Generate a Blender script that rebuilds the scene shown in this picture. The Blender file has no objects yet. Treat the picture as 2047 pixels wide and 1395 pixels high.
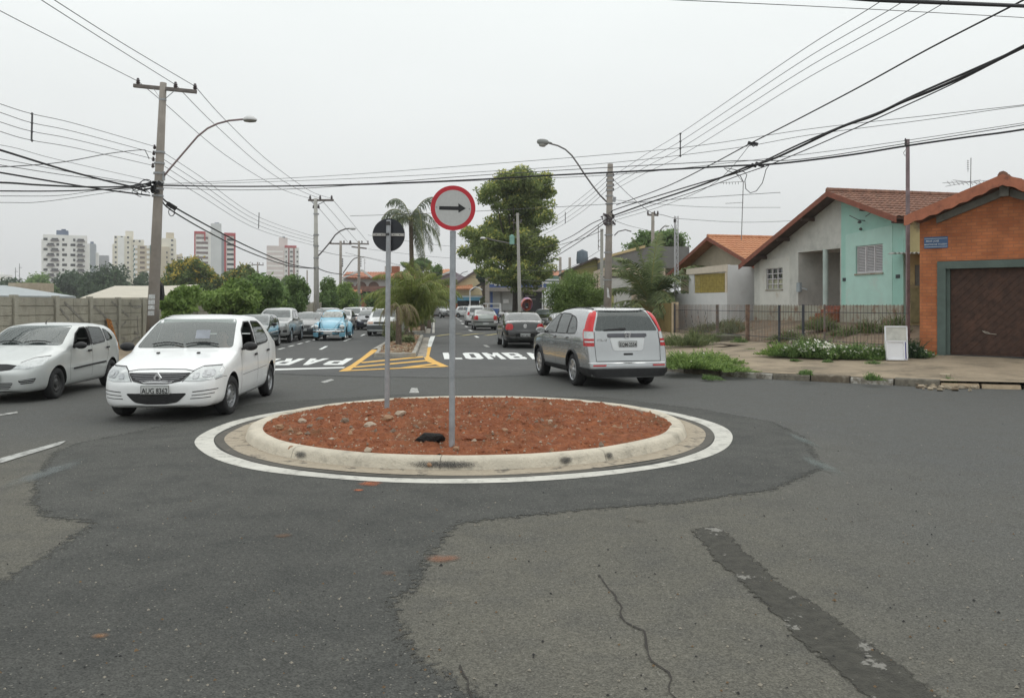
import bpy, bmesh, math, random
import numpy as np
from mathutils import Vector, Matrix, noise
from mathutils.bvhtree import BVHTree
random.seed(7)
SC = bpy.context.scene
COL = SC.collection
R = math.radians
# ---- camera, sky, sun, exposure
EYE = 1.72          # eye height above the road
FL = 1630.0         # focal length in pixels of a 2047 px wide picture
HY = 610.0          # row of the horizon
cam_d = bpy.data.cameras.new("camera")
cam = bpy.data.objects.new("camera", cam_d)
COL.objects.link(cam)
cam.location = (0,0, EYE)
cam.rotation_euler = (R(90),0,0)
cam_d.sensor_width = 36.0
cam_d.lens = 36.0 * FL / 2047.0
cam_d.shift_y = -(1395 / 2 - HY) / 2047.0
cam_d.clip_start = 0.1
cam_d.clip_end = 6000
SC.camera = cam
SUN_EL, SUN_AZ = R(60), R(200)
world = bpy.data.worlds.new("World")
SC.world = world
world.use_nodes = True
nt = world.node_tree
nt.nodes.clear()
wo = nt.nodes.new('ShaderNodeOutputWorld')
bg = nt.nodes.new('ShaderNodeBackground'); bg.inputs[1].default_value = 0.109
sky = nt.nodes.new('ShaderNodeTexSky'); sky.sky_type = 'NISHITA'; sky.sun_disc = False
sky.sun_elevation = SUN_EL; sky.sun_rotation = SUN_AZ; sky.dust_density = 6.0; sky.air_density = 1.5
hs = nt.nodes.new('ShaderNodeHueSaturation'); hs.inputs['Saturation'].default_value = 0.1; hs.inputs['Value'].default_value = 1.0
nt.links.new(sky.outputs[0], hs.inputs['Color'])
tc = nt.nodes.new('ShaderNodeTexCoord'); sx = nt.nodes.new('ShaderNodeSeparateXYZ')
nt.links.new(tc.outputs['Generated'], sx.inputs[0])
cr = nt.nodes.new('ShaderNodeValToRGB')          # the overcast layer: paler overhead, greyer at the horizon
el = cr.color_ramp.elements
el[0].position = 0.0; el[0].color = (7.0,7.1,7.1,1)
el[1].position = 0.42; el[1].color = (10.0,10.5,10.4,1)
e = el.new(0.12); e.color = (8.0,8.2,8.2,1)
nt.links.new(sx.outputs['Z'], cr.inputs[0])
nz = nt.nodes.new('ShaderNodeTexNoise'); nz.inputs['Scale'].default_value = 1.7; nz.inputs['Detail'].default_value = 4
mp = nt.nodes.new('ShaderNodeMapping'); mp.inputs['Scale'].default_value = (1,1,3.5)
nt.links.new(tc.outputs['Generated'], mp.inputs[0]); nt.links.new(mp.outputs[0], nz.inputs['Vector'])
mr = nt.nodes.new('ShaderNodeMapRange'); mr.inputs[1].default_value = .3; mr.inputs[2].default_value = .7
mr.inputs[3].default_value = .97; mr.inputs[4].default_value = 1.03
nt.links.new(nz.outputs[0], mr.inputs[0])
vm = nt.nodes.new('ShaderNodeVectorMath'); vm.operation = 'SCALE'
nt.links.new(cr.outputs[0], vm.inputs[0]); nt.links.new(mr.outputs[0], vm.inputs['Scale'])
mx = nt.nodes.new('ShaderNodeMix'); mx.data_type = 'RGBA'; mx.inputs[0].default_value = 0.88
nt.links.new(hs.outputs[0], mx.inputs[6]); nt.links.new(vm.outputs[0], mx.inputs[7])
nt.links.new(mx.outputs[2], bg.inputs[0]); nt.links.new(bg.outputs[0], wo.inputs[0])
sun_d = bpy.data.lights.new("sun", 'SUN'); sun_d.energy = 0.9; sun_d.angle = R(80); sun_d.color = (1,.97,.92)
sun = bpy.data.objects.new("sun", sun_d); COL.objects.link(sun)
sun.rotation_euler = (R(90) - SUN_EL,0, R(180) - SUN_AZ + R(180))
sun.location = (0,0,60)
SC.view_settings.view_transform = 'Standard'; SC.view_settings.look = 'None'
SC.view_settings.exposure = 0.0; SC.view_settings.gamma = 1.0
SC.view_settings.use_curve_mapping = False
SC.cycles.max_bounces = 6; SC.cycles.transparent_max_bounces = 12
SC.cycles.volume_bounces = 0
# ---- measuring helpers
def P(px, py, Y):
    return Vector(((px - 1023.5) / FL * Y, Y, EYE + (HY - py) / FL * Y))
def G(px, py, z=0.0):
    Y = (EYE - z) * FL / (py - HY)
    return Vector(((px - 1023.5) / FL * Y, Y, z))
# ---- materials
def nn(t, kind,**kw):
    n = t.nodes.new(kind)
    for k, v in kw.items(): setattr(n, k, v)
    return n
MATS = {}
def M(name, col, rough=.8, metal=0., var=.12, scale=4., bump=0., bscale=60., spec=.4, coat=0., col2=None, lo=.35, hi=.65, detail=5, world_co=False, col3=None, scale3=1., lo3=.55, hi3=.7):
    if name in MATS: return MATS[name]
    m = bpy.data.materials.new(name); m.use_nodes = True; t = m.node_tree
    b = t.nodes['Principled BSDF']
    b.inputs['Roughness'].default_value = rough; b.inputs['Metallic'].default_value = metal
    b.inputs['Specular IOR Level'].default_value = spec
    b.inputs['Coat Weight'].default_value = coat; b.inputs['Coat Roughness'].default_value = .04
    if world_co: co = nn(t, 'ShaderNodeNewGeometry').outputs['Position']
    else: co = nn(t, 'ShaderNodeTexCoord').outputs['Object']
    if var or col2:
        n = nn(t, 'ShaderNodeTexNoise'); n.inputs['Scale'].default_value = scale; n.inputs['Detail'].default_value = detail
        n.inputs['Roughness'].default_value = .65
        t.links.new(co, n.inputs['Vector'])
        r = nn(t, 'ShaderNodeMapRange'); r.inputs[1].default_value = lo; r.inputs[2].default_value = hi
        t.links.new(n.outputs[0], r.inputs[0])
        x = nn(t, 'ShaderNodeMix', data_type='RGBA')
        a = [c * (1 - var) for c in col] if col2 is None else col
        c = [min(1, c * (1 + var)) for c in col] if col2 is None else col2
        x.inputs[6].default_value = (*a,1); x.inputs[7].default_value = (*c,1)
        t.links.new(r.outputs[0], x.inputs[0])
        out = x.outputs[2]
        if col3:
            n3 = nn(t, 'ShaderNodeTexNoise'); n3.inputs['Scale'].default_value = scale3; n3.inputs['Detail'].default_value = 6
            n3.inputs['Roughness'].default_value = .7
            t.links.new(co, n3.inputs['Vector'])
            r3 = nn(t, 'ShaderNodeMapRange'); r3.inputs[1].default_value = lo3; r3.inputs[2].default_value = hi3
            t.links.new(n3.outputs[0], r3.inputs[0])
            x3 = nn(t, 'ShaderNodeMix', data_type='RGBA'); x3.inputs[7].default_value = (*col3,1)
            t.links.new(r3.outputs[0], x3.inputs[0]); t.links.new(out, x3.inputs[6]); out = x3.outputs[2]
        t.links.new(out, b.inputs['Base Color'])
    else:
        b.inputs['Base Color'].default_value = (*col,1)
    if bump:
        n2 = nn(t, 'ShaderNodeTexNoise'); n2.inputs['Scale'].default_value = bscale; n2.inputs['Detail'].default_value = 4
        t.links.new(co, n2.inputs['Vector'])
        bp = nn(t, 'ShaderNodeBump'); bp.inputs['Strength'].default_value = min(1, bump * 3); bp.inputs['Distance'].default_value = bump * .05
        t.links.new(n2.outputs[0], bp.inputs['Height']); t.links.new(bp.outputs[0], b.inputs['Normal'])
    MATS[name] = m
    return m
def asphalt(name, base, light, dark, sp=.5, patch=None, fray=False):
    """aggregate speckle on a mottled binder"""
    m = bpy.data.materials.new(name); m.use_nodes = True; t = m.node_tree; b = t.nodes['Principled BSDF']
    b.inputs['Roughness'].default_value = .85; b.inputs['Specular IOR Level'].default_value = .25
    co = nn(t, 'ShaderNodeNewGeometry').outputs['Position']
    def noise_(scale, lo, hi, detail=5, rough=.6):
        n = nn(t, 'ShaderNodeTexNoise'); n.inputs['Scale'].default_value = scale; n.inputs['Detail'].default_value = detail
        n.inputs['Roughness'].default_value = rough
        t.links.new(co, n.inputs['Vector'])
        r = nn(t, 'ShaderNodeMapRange'); r.inputs[1].default_value = lo; r.inputs[2].default_value = hi
        t.links.new(n.outputs[0], r.inputs[0]); return r.outputs[0]
    def mix(f, a, c):
        x = nn(t, 'ShaderNodeMix', data_type='RGBA'); t.links.new(f, x.inputs[0])
        for v, i in ((a,6),(c,7)):
            if isinstance(v,(tuple, list)): x.inputs[i].default_value = (*v,1)
            else: t.links.new(v, x.inputs[i])
        return x.outputs[2]
    if patch:      # an older resurfacing of another tone lies to one side
        sx_ = nn(t, 'ShaderNodeSeparateXYZ'); t.links.new(co, sx_.inputs[0]); ny = nn(t, 'ShaderNodeTexNoise'); ny.inputs['Scale'].default_value = .5; ny.inputs['Detail'].default_value = 3; t.links.new(co, ny.inputs['Vector'])
        m1 = nn(t, 'ShaderNodeMath', operation='MULTIPLY_ADD'); m1.inputs[1].default_value = 3.; t.links.new(ny.outputs[0], m1.inputs[0]); t.links.new(sx_.outputs[0], m1.inputs[2])
        rp = nn(t, 'ShaderNodeMapRange'); rp.inputs[1].default_value = 3.2; rp.inputs[2].default_value = 6.2; t.links.new(m1.outputs[0], rp.inputs[0])
        m2 = nn(t, 'ShaderNodeMath', operation='MULTIPLY_ADD'); m2.inputs[1].default_value = 3.; t.links.new(ny.outputs[0], m2.inputs[0]); t.links.new(sx_.outputs[1], m2.inputs[2])
        rq = nn(t, 'ShaderNodeMapRange'); rq.inputs[1].default_value = 9.5; rq.inputs[2].default_value = 13.; t.links.new(m2.outputs[0], rq.inputs[0])
        mxn = nn(t, 'ShaderNodeMath', operation='MAXIMUM'); t.links.new(rp.outputs[0], mxn.inputs[0]); t.links.new(rq.outputs[0], mxn.inputs[1])
        base = mix(mxn.outputs[0], base, patch); light = mix(mxn.outputs[0], light, patch)
    big = mix(noise_(.35,.35,.68,6), base, light)
    mid = mix(noise_(2.6,.45,.8,6), big, dark)
    v = nn(t, 'ShaderNodeTexVoronoi'); v.inputs['Scale'].default_value = 120
    t.links.new(co, v.inputs['Vector'])
    sepc = nn(t, 'ShaderNodeSeparateColor'); t.links.new(v.outputs['Color'], sepc.inputs[0])
    r = nn(t, 'ShaderNodeMapRange'); r.inputs[1].default_value = .0; r.inputs[2].default_value = 1.; r.inputs[3].default_value = 1 - sp; r.inputs[4].default_value = 1 + sp
    t.links.new(sepc.outputs[0], r.inputs[0])
    n5 = noise_(22,.3,.7,8,.8)
    r2 = nn(t, 'ShaderNodeMapRange'); r2.inputs[3].default_value = 1 - sp * .5; r2.inputs[4].default_value = 1 + sp * .5
    t.links.new(n5, r2.inputs[0])
    mu = nn(t, 'ShaderNodeMath', operation='MULTIPLY'); t.links.new(r.outputs[0], mu.inputs[0]); t.links.new(r2.outputs[0], mu.inputs[1])
    sc = nn(t, 'ShaderNodeVectorMath', operation='SCALE'); t.links.new(mid, sc.inputs[0]); t.links.new(mu.outputs[0], sc.inputs['Scale'])
    # sparse pale grit
    gr = nn(t, 'ShaderNodeMapRange'); gr.inputs[1].default_value = .986; gr.inputs[2].default_value = .999
    t.links.new(sepc.outputs[1], gr.inputs[0])
    fin = mix(gr.outputs[0], sc.outputs[0],(.21,.20,.175))
    t.links.new(fin, b.inputs['Base Color'])
    bp = nn(t, 'ShaderNodeBump'); bp.inputs['Strength'].default_value = .4; bp.inputs['Distance'].default_value = .004
    t.links.new(v.outputs['Distance'], bp.inputs['Height']); t.links.new(bp.outputs[0], b.inputs['Normal'])
    if fray:       # the laid edge crumbles away
        at = nn(t, 'ShaderNodeAttribute', attribute_name='inner'); nf = nn(t, 'ShaderNodeTexNoise'); nf.inputs['Scale'].default_value = 16; nf.inputs['Detail'].default_value = 8; nf.inputs['Roughness'].default_value = .75
        t.links.new(co, nf.inputs['Vector']); ma = nn(t, 'ShaderNodeMath', operation='MULTIPLY_ADD'); ma.inputs[1].default_value = 1.9; ma.inputs[2].default_value = -.95
        t.links.new(nf.outputs[0], ma.inputs[0]); ad = nn(t, 'ShaderNodeMath', operation='ADD'); t.links.new(ma.outputs[0], ad.inputs[0]); t.links.new(at.outputs['Fac'], ad.inputs[1])
        rr = nn(t, 'ShaderNodeMapRange'); rr.inputs[1].default_value = .42; rr.inputs[2].default_value = .58; t.links.new(ad.outputs[0], rr.inputs[0]); t.links.new(rr.outputs[0], b.inputs['Alpha'])
    MATS[name] = m
    return m
def leafmat(name, dark, light, tint=None, tlo=.55, thi=.7, tr=.25):
    """foliage: every leaf carries its own shade; a broad noise makes the clumps differ"""
    if name in MATS: return MATS[name]
    m = bpy.data.materials.new(name); m.use_nodes = True; t = m.node_tree; b = t.nodes['Principled BSDF']
    b.inputs['Roughness'].default_value = .6; b.inputs['Specular IOR Level'].default_value = .3
    at = nn(t, 'ShaderNodeAttribute', attribute_name='shade')
    x = nn(t, 'ShaderNodeMix', data_type='RGBA'); x.inputs[6].default_value = (*dark,1); x.inputs[7].default_value = (*light,1)
    t.links.new(at.outputs['Fac'], x.inputs[0]); out = x.outputs[2]
    if tint:
        at2 = nn(t, 'ShaderNodeAttribute', attribute_name='bloom')
        x2 = nn(t, 'ShaderNodeMix', data_type='RGBA'); x2.inputs[7].default_value = (*tint,1)
        t.links.new(at2.outputs['Fac'], x2.inputs[0]); t.links.new(out, x2.inputs[6]); out = x2.outputs[2]
    t.links.new(out, b.inputs['Base Color'])
    tb = nn(t, 'ShaderNodeBsdfTranslucent'); t.links.new(out, tb.inputs['Color'])
    ms = nn(t, 'ShaderNodeMixShader'); ms.inputs[0].default_value = tr
    t.links.new(b.outputs[0], ms.inputs[1]); t.links.new(tb.outputs[0], ms.inputs[2])
    t.links.new(ms.outputs[0], t.nodes['Material Output'].inputs['Surface'])
    MATS[name] = m
    return m
def glassmat(name, tint=(.5,.55,.53), refl=.12, haze=.0, hazecol=(.5,.55,.55)):
    m = bpy.data.materials.new(name); m.use_nodes = True; t = m.node_tree
    t.nodes.remove(t.nodes['Principled BSDF'])
    tr = nn(t, 'ShaderNodeBsdfTransparent'); tr.inputs[0].default_value = (*tint,1)
    gl = nn(t, 'ShaderNodeBsdfGlossy'); gl.inputs['Roughness'].default_value = .02; gl.inputs[0].default_value = (.95,.98,.97,1)
    fr = nn(t, 'ShaderNodeFresnel'); fr.inputs[0].default_value = 1.55
    ad = nn(t, 'ShaderNodeMath', operation='ADD', use_clamp=True); ad.inputs[1].default_value = refl
    t.links.new(fr.outputs[0], ad.inputs[0])
    ms = nn(t, 'ShaderNodeMixShader'); t.links.new(ad.outputs[0], ms.inputs[0])
    first = tr.outputs[0]
    if haze:  # pale diffuse film paints dust and reflected sky into the glass
        df = nn(t, 'ShaderNodeBsdfDiffuse'); df.inputs[0].default_value = (*hazecol,1)
        m0 = nn(t, 'ShaderNodeMixShader'); m0.inputs[0].default_value = haze
        t.links.new(tr.outputs[0], m0.inputs[1]); t.links.new(df.outputs[0], m0.inputs[2]); first = m0.outputs[0]
    t.links.new(first, ms.inputs[1]); t.links.new(gl.outputs[0], ms.inputs[2])
    t.links.new(ms.outputs[0], t.nodes['Material Output'].inputs['Surface'])
    MATS[name] = m
    return m
# ---- object helpers
def tag(o, label=None, cat=None, group=None, kind=None):
    if label: o['label'] = label
    if cat: o['category'] = cat
    if group: o['group'] = group
    if kind: o['kind'] = kind
    return o
def empty(name, loc=(0,0,0), rz=0., label=None, cat=None, group=None):
    o = bpy.data.objects.new(name, None); COL.objects.link(o)
    o.location = loc; o.rotation_euler = (0,0, rz); o.empty_display_size = .2
    return tag(o, label, cat, group)
def link(name, me, mat=None, parent=None):
    o = bpy.data.objects.new(name, me); COL.objects.link(o)
    for m in (mat if isinstance(mat,(list, tuple)) else [mat]):
        if m: me.materials.append(m)
    if parent: o.parent = parent
    return o
def copy_tree(o, parent=None):
    c = o.copy(); COL.objects.link(c)
    if parent: c.parent = parent; c.matrix_parent_inverse = o.matrix_parent_inverse.copy()
    for ch in [x for x in bpy.data.objects if x.parent == o and x is not c]: copy_tree(ch, c)
    return c
class MB:
    def __init__(s): s.v = []; s.f = []; s.m = []; s.k = 0
    def add(s, vs, fs):
        n = len(s.v); s.v += [tuple(v) for v in vs]; s.f += [[i + n for i in f] for f in fs]; s.m += [s.k] * len(fs); return s
    def box(s, c, size, rz=0., rot=None):
        hx, hy, hz = size[0] / 2, size[1] / 2, size[2] / 2
        m = rot if rot is not None else Matrix.Rotation(rz,3, 'Z')
        vs = [Vector(c) + m @ Vector((x, y, z)) for z in (-hz, hz) for x, y in ((-hx,-hy),(hx,-hy),(hx, hy),(-hx, hy))]
        return s.add(vs,[(3,2,1,0),(4,5,6,7),(0,1,5,4),(1,2,6,5),(2,3,7,6),(3,0,4,7)])
    def prism(s, poly, vec):
        vec = Vector(vec); n = len(poly); vs = [Vector(p) for p in poly] + [Vector(p) + vec for p in poly]
        return s.add(vs,[list(range(n))[::-1], list(range(n,2 * n))] + [(i,(i + 1) % n, n + (i + 1) % n, n + i) for i in range(n)])
    def beam(s, a, b, w, h=None, up=(0,0,1)):
        a, b = Vector(a), Vector(b); d = (b - a).normalized(); h = h or w
        sd = d.cross(Vector(up)); sd = (sd if sd.length > 1e-4 else Vector((1,0,0))).normalized(); u = sd.cross(d).normalized()
        vs = [p + sd * x * w / 2 + u * y * h / 2 for p in (a, b) for x, y in ((-1,-1),(1,-1),(1,1),(-1,1))]
        return s.add(vs,[(3,2,1,0),(4,5,6,7),(0,1,5,4),(1,2,6,5),(2,3,7,6),(3,0,4,7)])
    def tube(s, path, r, n=8, caps=True):
        pts = [Vector(p) for p in path]; rs = r if isinstance(r,(list, tuple)) else [r] * len(pts)
        vs = []; ref = None
        for i, p in enumerate(pts):
            d = (pts[min(i + 1, len(pts) - 1)] - pts[max(i - 1,0)]).normalized()
            if ref is None: ref = d.orthogonal().normalized()
            ref = (ref - d * ref.dot(d)); ref = ref.normalized() if ref.length > 1e-6 else d.orthogonal().normalized()
            b = d.cross(ref)
            vs += [p + (ref * math.cos(2 * math.pi * k / n) + b * math.sin(2 * math.pi * k / n)) * rs[i] for k in range(n)]
        fs = [(i * n + k, i * n + (k + 1) % n,(i + 1) * n + (k + 1) % n,(i + 1) * n + k) for i in range(len(pts) - 1) for k in range(n)]
        if caps: fs += [list(range(n))[::-1], list(range((len(pts) - 1) * n, len(pts) * n))]
        return s.add(vs, fs)
    def lathe(s, prof, c=(0,0,0), axis='z', n=24, a0=0., a1=2 * math.pi):
        c = Vector(c); full = abs(a1 - a0 - 2 * math.pi) < 1e-6; st = n if full else n + 1; vs = []
        for r, h in prof:
            for k in range(st):
                a = a0 + (a1 - a0) * k / n; x, y = r * math.cos(a), r * math.sin(a)
                vs.append(c + Vector({'z': (x, y, h), 'y': (x, h, y), 'x': (h, x, y)}[axis]))
        fs = []
        for i in range(len(prof) - 1):
            for k in range(n):
                k2 = (k + 1) % st if full else k + 1
                fs.append((i * st + k, i * st + k2,(i + 1) * st + k2,(i + 1) * st + k))
        return s.add(vs, fs)
    def grid(s, rows):
        n = len(rows[0]); vs = [p for r in rows for p in r]
        return s.add(vs,[(i * n + k, i * n + k + 1,(i + 1) * n + k + 1,(i + 1) * n + k) for i in range(len(rows) - 1) for k in range(n - 1)])
    def mesh(s, name, smooth=False):
        me = bpy.data.meshes.new(name); me.from_pydata(s.v,[], s.f)
        if any(s.m): me.polygons.foreach_set('material_index', s.m)
        if smooth: me.polygons.foreach_set('use_smooth',[True] * len(s.f))
        me.update(); return me
    def build(s, name, mat, parent=None, smooth=False, bevel=0., label=None, cat=None, group=None, kind=None, fix=True, auto=None):
        me = s.mesh(name, smooth)
        if fix or bevel:
            bm = bmesh.new(); bm.from_mesh(me)
            if fix: bmesh.ops.recalc_face_normals(bm, faces=bm.faces)
            if bevel:
                bmesh.ops.remove_doubles(bm, verts=bm.verts, dist=1e-5)
                es = [e for e in bm.edges if len(e.link_faces) == 2 and e.calc_face_angle(0) > .6]
                bmesh.ops.bevel(bm, geom=es, offset=bevel, segments=1, affect='EDGES', clamp_overlap=True)
            bm.to_mesh(me); bm.free()
        if auto is not None: me.set_sharp_from_angle(angle=auto)
        return tag(link(name, me, mat, parent), label, cat, group, kind)
def sheet(name, pts, z, mat, kind='structure', label=None, cat=None, group=None, parent=None, rough=0., fray=0.):
    """a flat outline laid at height z; rough frays its edge"""
    pts = [Vector((p[0], p[1], z)) for p in pts]
    if rough:
        out = []
        for i, p in enumerate(pts):
            q = pts[(i + 1) % len(pts)]; L = (q - p).length; n = max(1, min(200, int(L / max(.05, rough))))
            for k in range(n):
                v = p.lerp(q, k / n)
                if k or i: v += Vector((noise.noise(v * 2.3) * rough * 1.6 + noise.noise(v * 11) * rough * .5, noise.noise(v * 2.3 + Vector((9,3,1))) * rough * 1.6 + noise.noise(v * 11 + Vector((4,3,1))) * rough * .5,0))
                out.append(v)
        pts = out
    bm = bmesh.new(); vs = [bm.verts.new(p) for p in pts]; f = bm.faces.new(vs); f.normal_update()
    if f.normal.z < 0: f.normal_flip()
    bmesh.ops.triangulate(bm, faces=bm.faces)
    me = bpy.data.meshes.new(name); bm.to_mesh(me); bm.free()
    return tag(link(name, me, mat, parent), label, cat, group, kind)
def frayed_sheet(name, poly, z, mat, cell=.15, fray=.1):
    """a laid patch on a fine grid; 'inner' runs from 0 outside the outline to 1 inside it and the material crumbles it"""
    Q = np.array([(p[0], p[1]) for p in poly]); A, B = Q, np.roll(Q,-1,0); lo, hi = Q.min(0) - cell, Q.max(0) + cell
    xs, ys = np.arange(lo[0], hi[0] + cell, cell), np.arange(lo[1], hi[1] + cell, cell); X, Y = np.meshgrid(xs, ys); pt = np.stack([X.ravel(), Y.ravel()],1); d2 = np.full(len(pt),1e9); ins = np.zeros(len(pt), bool)
    for a, b in zip(A, B):
        ab = b - a; t = np.clip(((pt - a) @ ab) / max(1e-9, ab @ ab),0,1); q = a + t[:, None] * ab; d2 = np.minimum(d2,((pt - q) ** 2).sum(1))
        c = (a[1] > pt[:,1]) != (b[1] > pt[:,1]); ins ^= c & (pt[:,0] < (b[0] - a[0]) * (pt[:,1] - a[1]) / (b[1] - a[1] if b[1] != a[1] else 1e-9) + a[0])
    sd = np.sqrt(d2) * np.where(ins,1,-1); nx, ny = len(xs), len(ys); k = (np.arange(ny - 1)[:, None] * nx + np.arange(nx - 1)).ravel()
    F = np.stack([k, k + 1, k + nx + 1, k + nx],1); F = F[(sd[F] > -fray).any(1)]; use, inv = np.unique(F, return_inverse=True)
    me = bpy.data.meshes.new(name); me.from_pydata([(x, y, z) for x, y in pt[use]],[], inv.reshape(F.shape).tolist()); me.update()
    a = me.attributes.new('inner', 'FLOAT', 'POINT'); a.data.foreach_set('value', np.clip(.5 + sd[use] / (2 * fray),0,1).astype(np.float32))
    return tag(link(name, me, mat), kind='structure')
def text_mesh(txt, size, depth=.002, spacing=1.0, sx=1.0):
    cu = bpy.data.curves.new("t", 'FONT'); cu.body = txt; cu.size = size; cu.extrude = depth; cu.align_x = 'CENTER'; cu.align_y = 'CENTER'
    cu.space_character = spacing; cu.offset = size * .012; cu.resolution_u = 2
    o = bpy.data.objects.new("t", cu); COL.objects.link(o)
    dg = bpy.context.evaluated_depsgraph_get(); me = bpy.data.meshes.new_from_object(o.evaluated_get(dg))
    bpy.data.objects.remove(o); bpy.data.curves.remove(cu)
    me.transform(Matrix.Scale(sx,4,(1,0,0)))
    return me
def lin(r, g, b):
    return tuple(((c / 255 + .055) / 1.055) ** 2.4 if c > 10 else c / 255 / 12.92 for c in (r, g, b))
def interp(kn, x):
    if x <= kn[0][0]: return kn[0][1]
    for (a, u),(b, v) in zip(kn, kn[1:]):
        if x <= b: return u + (v - u) * (x - a) / (b - a) if b > a else v
    return kn[-1][1]
# ---- ground, road, markings
soil_far = M('dry_ground',(.16,.13,.08), var=.3, scale=.4, bump=.3, bscale=8, col3=(.07,.09,.03), scale3=.2)
sheet('ground',[(-1500,-60),(1500,-60),(1500,2500),(-1500,2500)],-.02, soil_far)
A_OLD = asphalt('asphalt_worn',(.098,.094,.079),(.124,.117,.097),(.082,.080,.072),.36, patch=(.088,.089,.085))
A_NEW = asphalt('asphalt_new',(.058,.0585,.054),(.082,.082,.075),(.044,.0455,.043),.38, fray=True)
A_AVE = asphalt('asphalt_avenue',(.088,.089,.088),(.104,.104,.1),(.074,.075,.075),.25, fray=True)
sheet('road',[(-60,-20),(60,-20),(60,6),(24,8.2),(16,13.7),(10.4,16.8),(4.2,21.2),(3.8,28),(3.3,34),(2.5,43),(1.,62),(-1.2,90),(-3.0,112),(20,118),(60,122),(60,134),(-60,128),(-60,112),(-19.5,108),(-14.5,60),(-11.9,34),(-10.3,16),(-11,12),(-60,10)],0, A_OLD)
ring = [(-1100,2400),(-300,1400),(0,1165),(110,1100),(186,1046),(150,1040),(96,1034),(66,1008),(72,958),(110,905),(155,886),(260,866),(380,838),(520,806),(800,789),(1200,794),(1400,818),(1540,843),(1605,872),(1645,935),(1540,980),(1358,1005),(1180,1018),(1000,1036),(912,1046),(880,1085),(848,1122),(836,1165),(785,1205),(798,1250),(826,1308),(878,1345),(940,1384),(1010,1440),(1250,2400)]
frayed_sheet('road_patch',[G(*p) for p in ring],.004, A_NEW,.12,.16)
near_edge = [(-9.9,23.2),(-6.8,21.0),(-5.2,20.1),(-3.6,19.6),(-1.5,19.3),(.2,19.8),(1.4,20.9),(3.9,23.5)]
ave = near_edge + [(3.72,28),(3.25,34),(2.45,43),(.95,62),(-1.25,90),(-3.0,111),(-19.2,107),(-14.4,60),(-11.75,34),(-11.1,26)]
frayed_sheet('avenue', ave,.0045, A_AVE,.45,.4)
# marks of the old surface: trench repair, cracks, stains
A_TR = M('trench_fill',(.062,.059,.048), var=.3, scale=14, bump=.5, bscale=90, col3=(.27,.26,.235), scale3=4.2, lo3=.585, hi3=.61, world_co=True, detail=8)
t_ = A_TR.node_tree; at = nn(t_, 'ShaderNodeAttribute', attribute_name='inner'); nf = nn(t_, 'ShaderNodeTexNoise'); nf.inputs['Scale'].default_value = 18; nf.inputs['Detail'].default_value = 8; t_.links.new(nn(t_, 'ShaderNodeNewGeometry').outputs['Position'], nf.inputs['Vector'])
ad = nn(t_, 'ShaderNodeMath', operation='ADD'); t_.links.new(nf.outputs[0], ad.inputs[0]); t_.links.new(at.outputs['Fac'], ad.inputs[1]); rr = nn(t_, 'ShaderNodeMapRange'); rr.inputs[1].default_value = .92; rr.inputs[2].default_value = 1.06; t_.links.new(ad.outputs[0], rr.inputs[0]); t_.links.new(rr.outputs[0], t_.nodes['Principled BSDF'].inputs['Alpha'])
tr = [(1383,1060),(1420,1052),(1448,1060),(1478,1095),(1520,1130),(1560,1170),(1625,1205),(1690,1255),(1770,1310),(1850,1370),(1960,1470),(1800,1470),(1725,1385),(1660,1330),(1598,1280),(1560,1235),(1520,1200),(1470,1150),(1430,1120),(1410,1090)]
frayed_sheet('road_repair',[G(*p) for p in tr],.0042, A_TR,.04,.07)
A_CR = M('crack_dark',(.028,.024,.02), var=.2)
def strip(name, pts, w, z, mat, jag=.0, kind='structure',**kw):
    mb = MB(); L = []; Rr = []
    dense = []
    for a, b in zip(pts, pts[1:]):
        a, b = Vector((a[0], a[1],0)), Vector((b[0], b[1],0)); n = max(1, int((b - a).length / .06)) if jag else 1
        dense += [a.lerp(b, k / n) for k in range(n)]
    dense.append(Vector((pts[-1][0], pts[-1][1],0)))
    for i, p in enumerate(dense):
        d = (dense[min(i + 1, len(dense) - 1)] - dense[max(i - 1,0)]).normalized(); s = Vector((-d.y, d.x,0))
        q = p + (s * noise.noise(p * 7) * jag * 3 if jag else Vector())
        ww = w * (1 + (noise.noise(p * 13) * 1.4 if jag else 0)) / 2
        L.append(q + s * ww + Vector((0,0, z))); Rr.append(q - s * ww + Vector((0,0, z)))
    mb.grid([L, Rr]); return mb.build(name, mat, kind=kind,**kw)
for k, pl in enumerate([[(1192,1150),(1228,1185),(1245,1232),(1282,1262),(1302,1322),(1335,1345),(1350,1400)],[(925,1330),(938,1362),(946,1400)]]):
    strip('road_crack',[G(*p) for p in pl],(.008 if k else .009),.006, A_CR, jag=.014)
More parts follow.
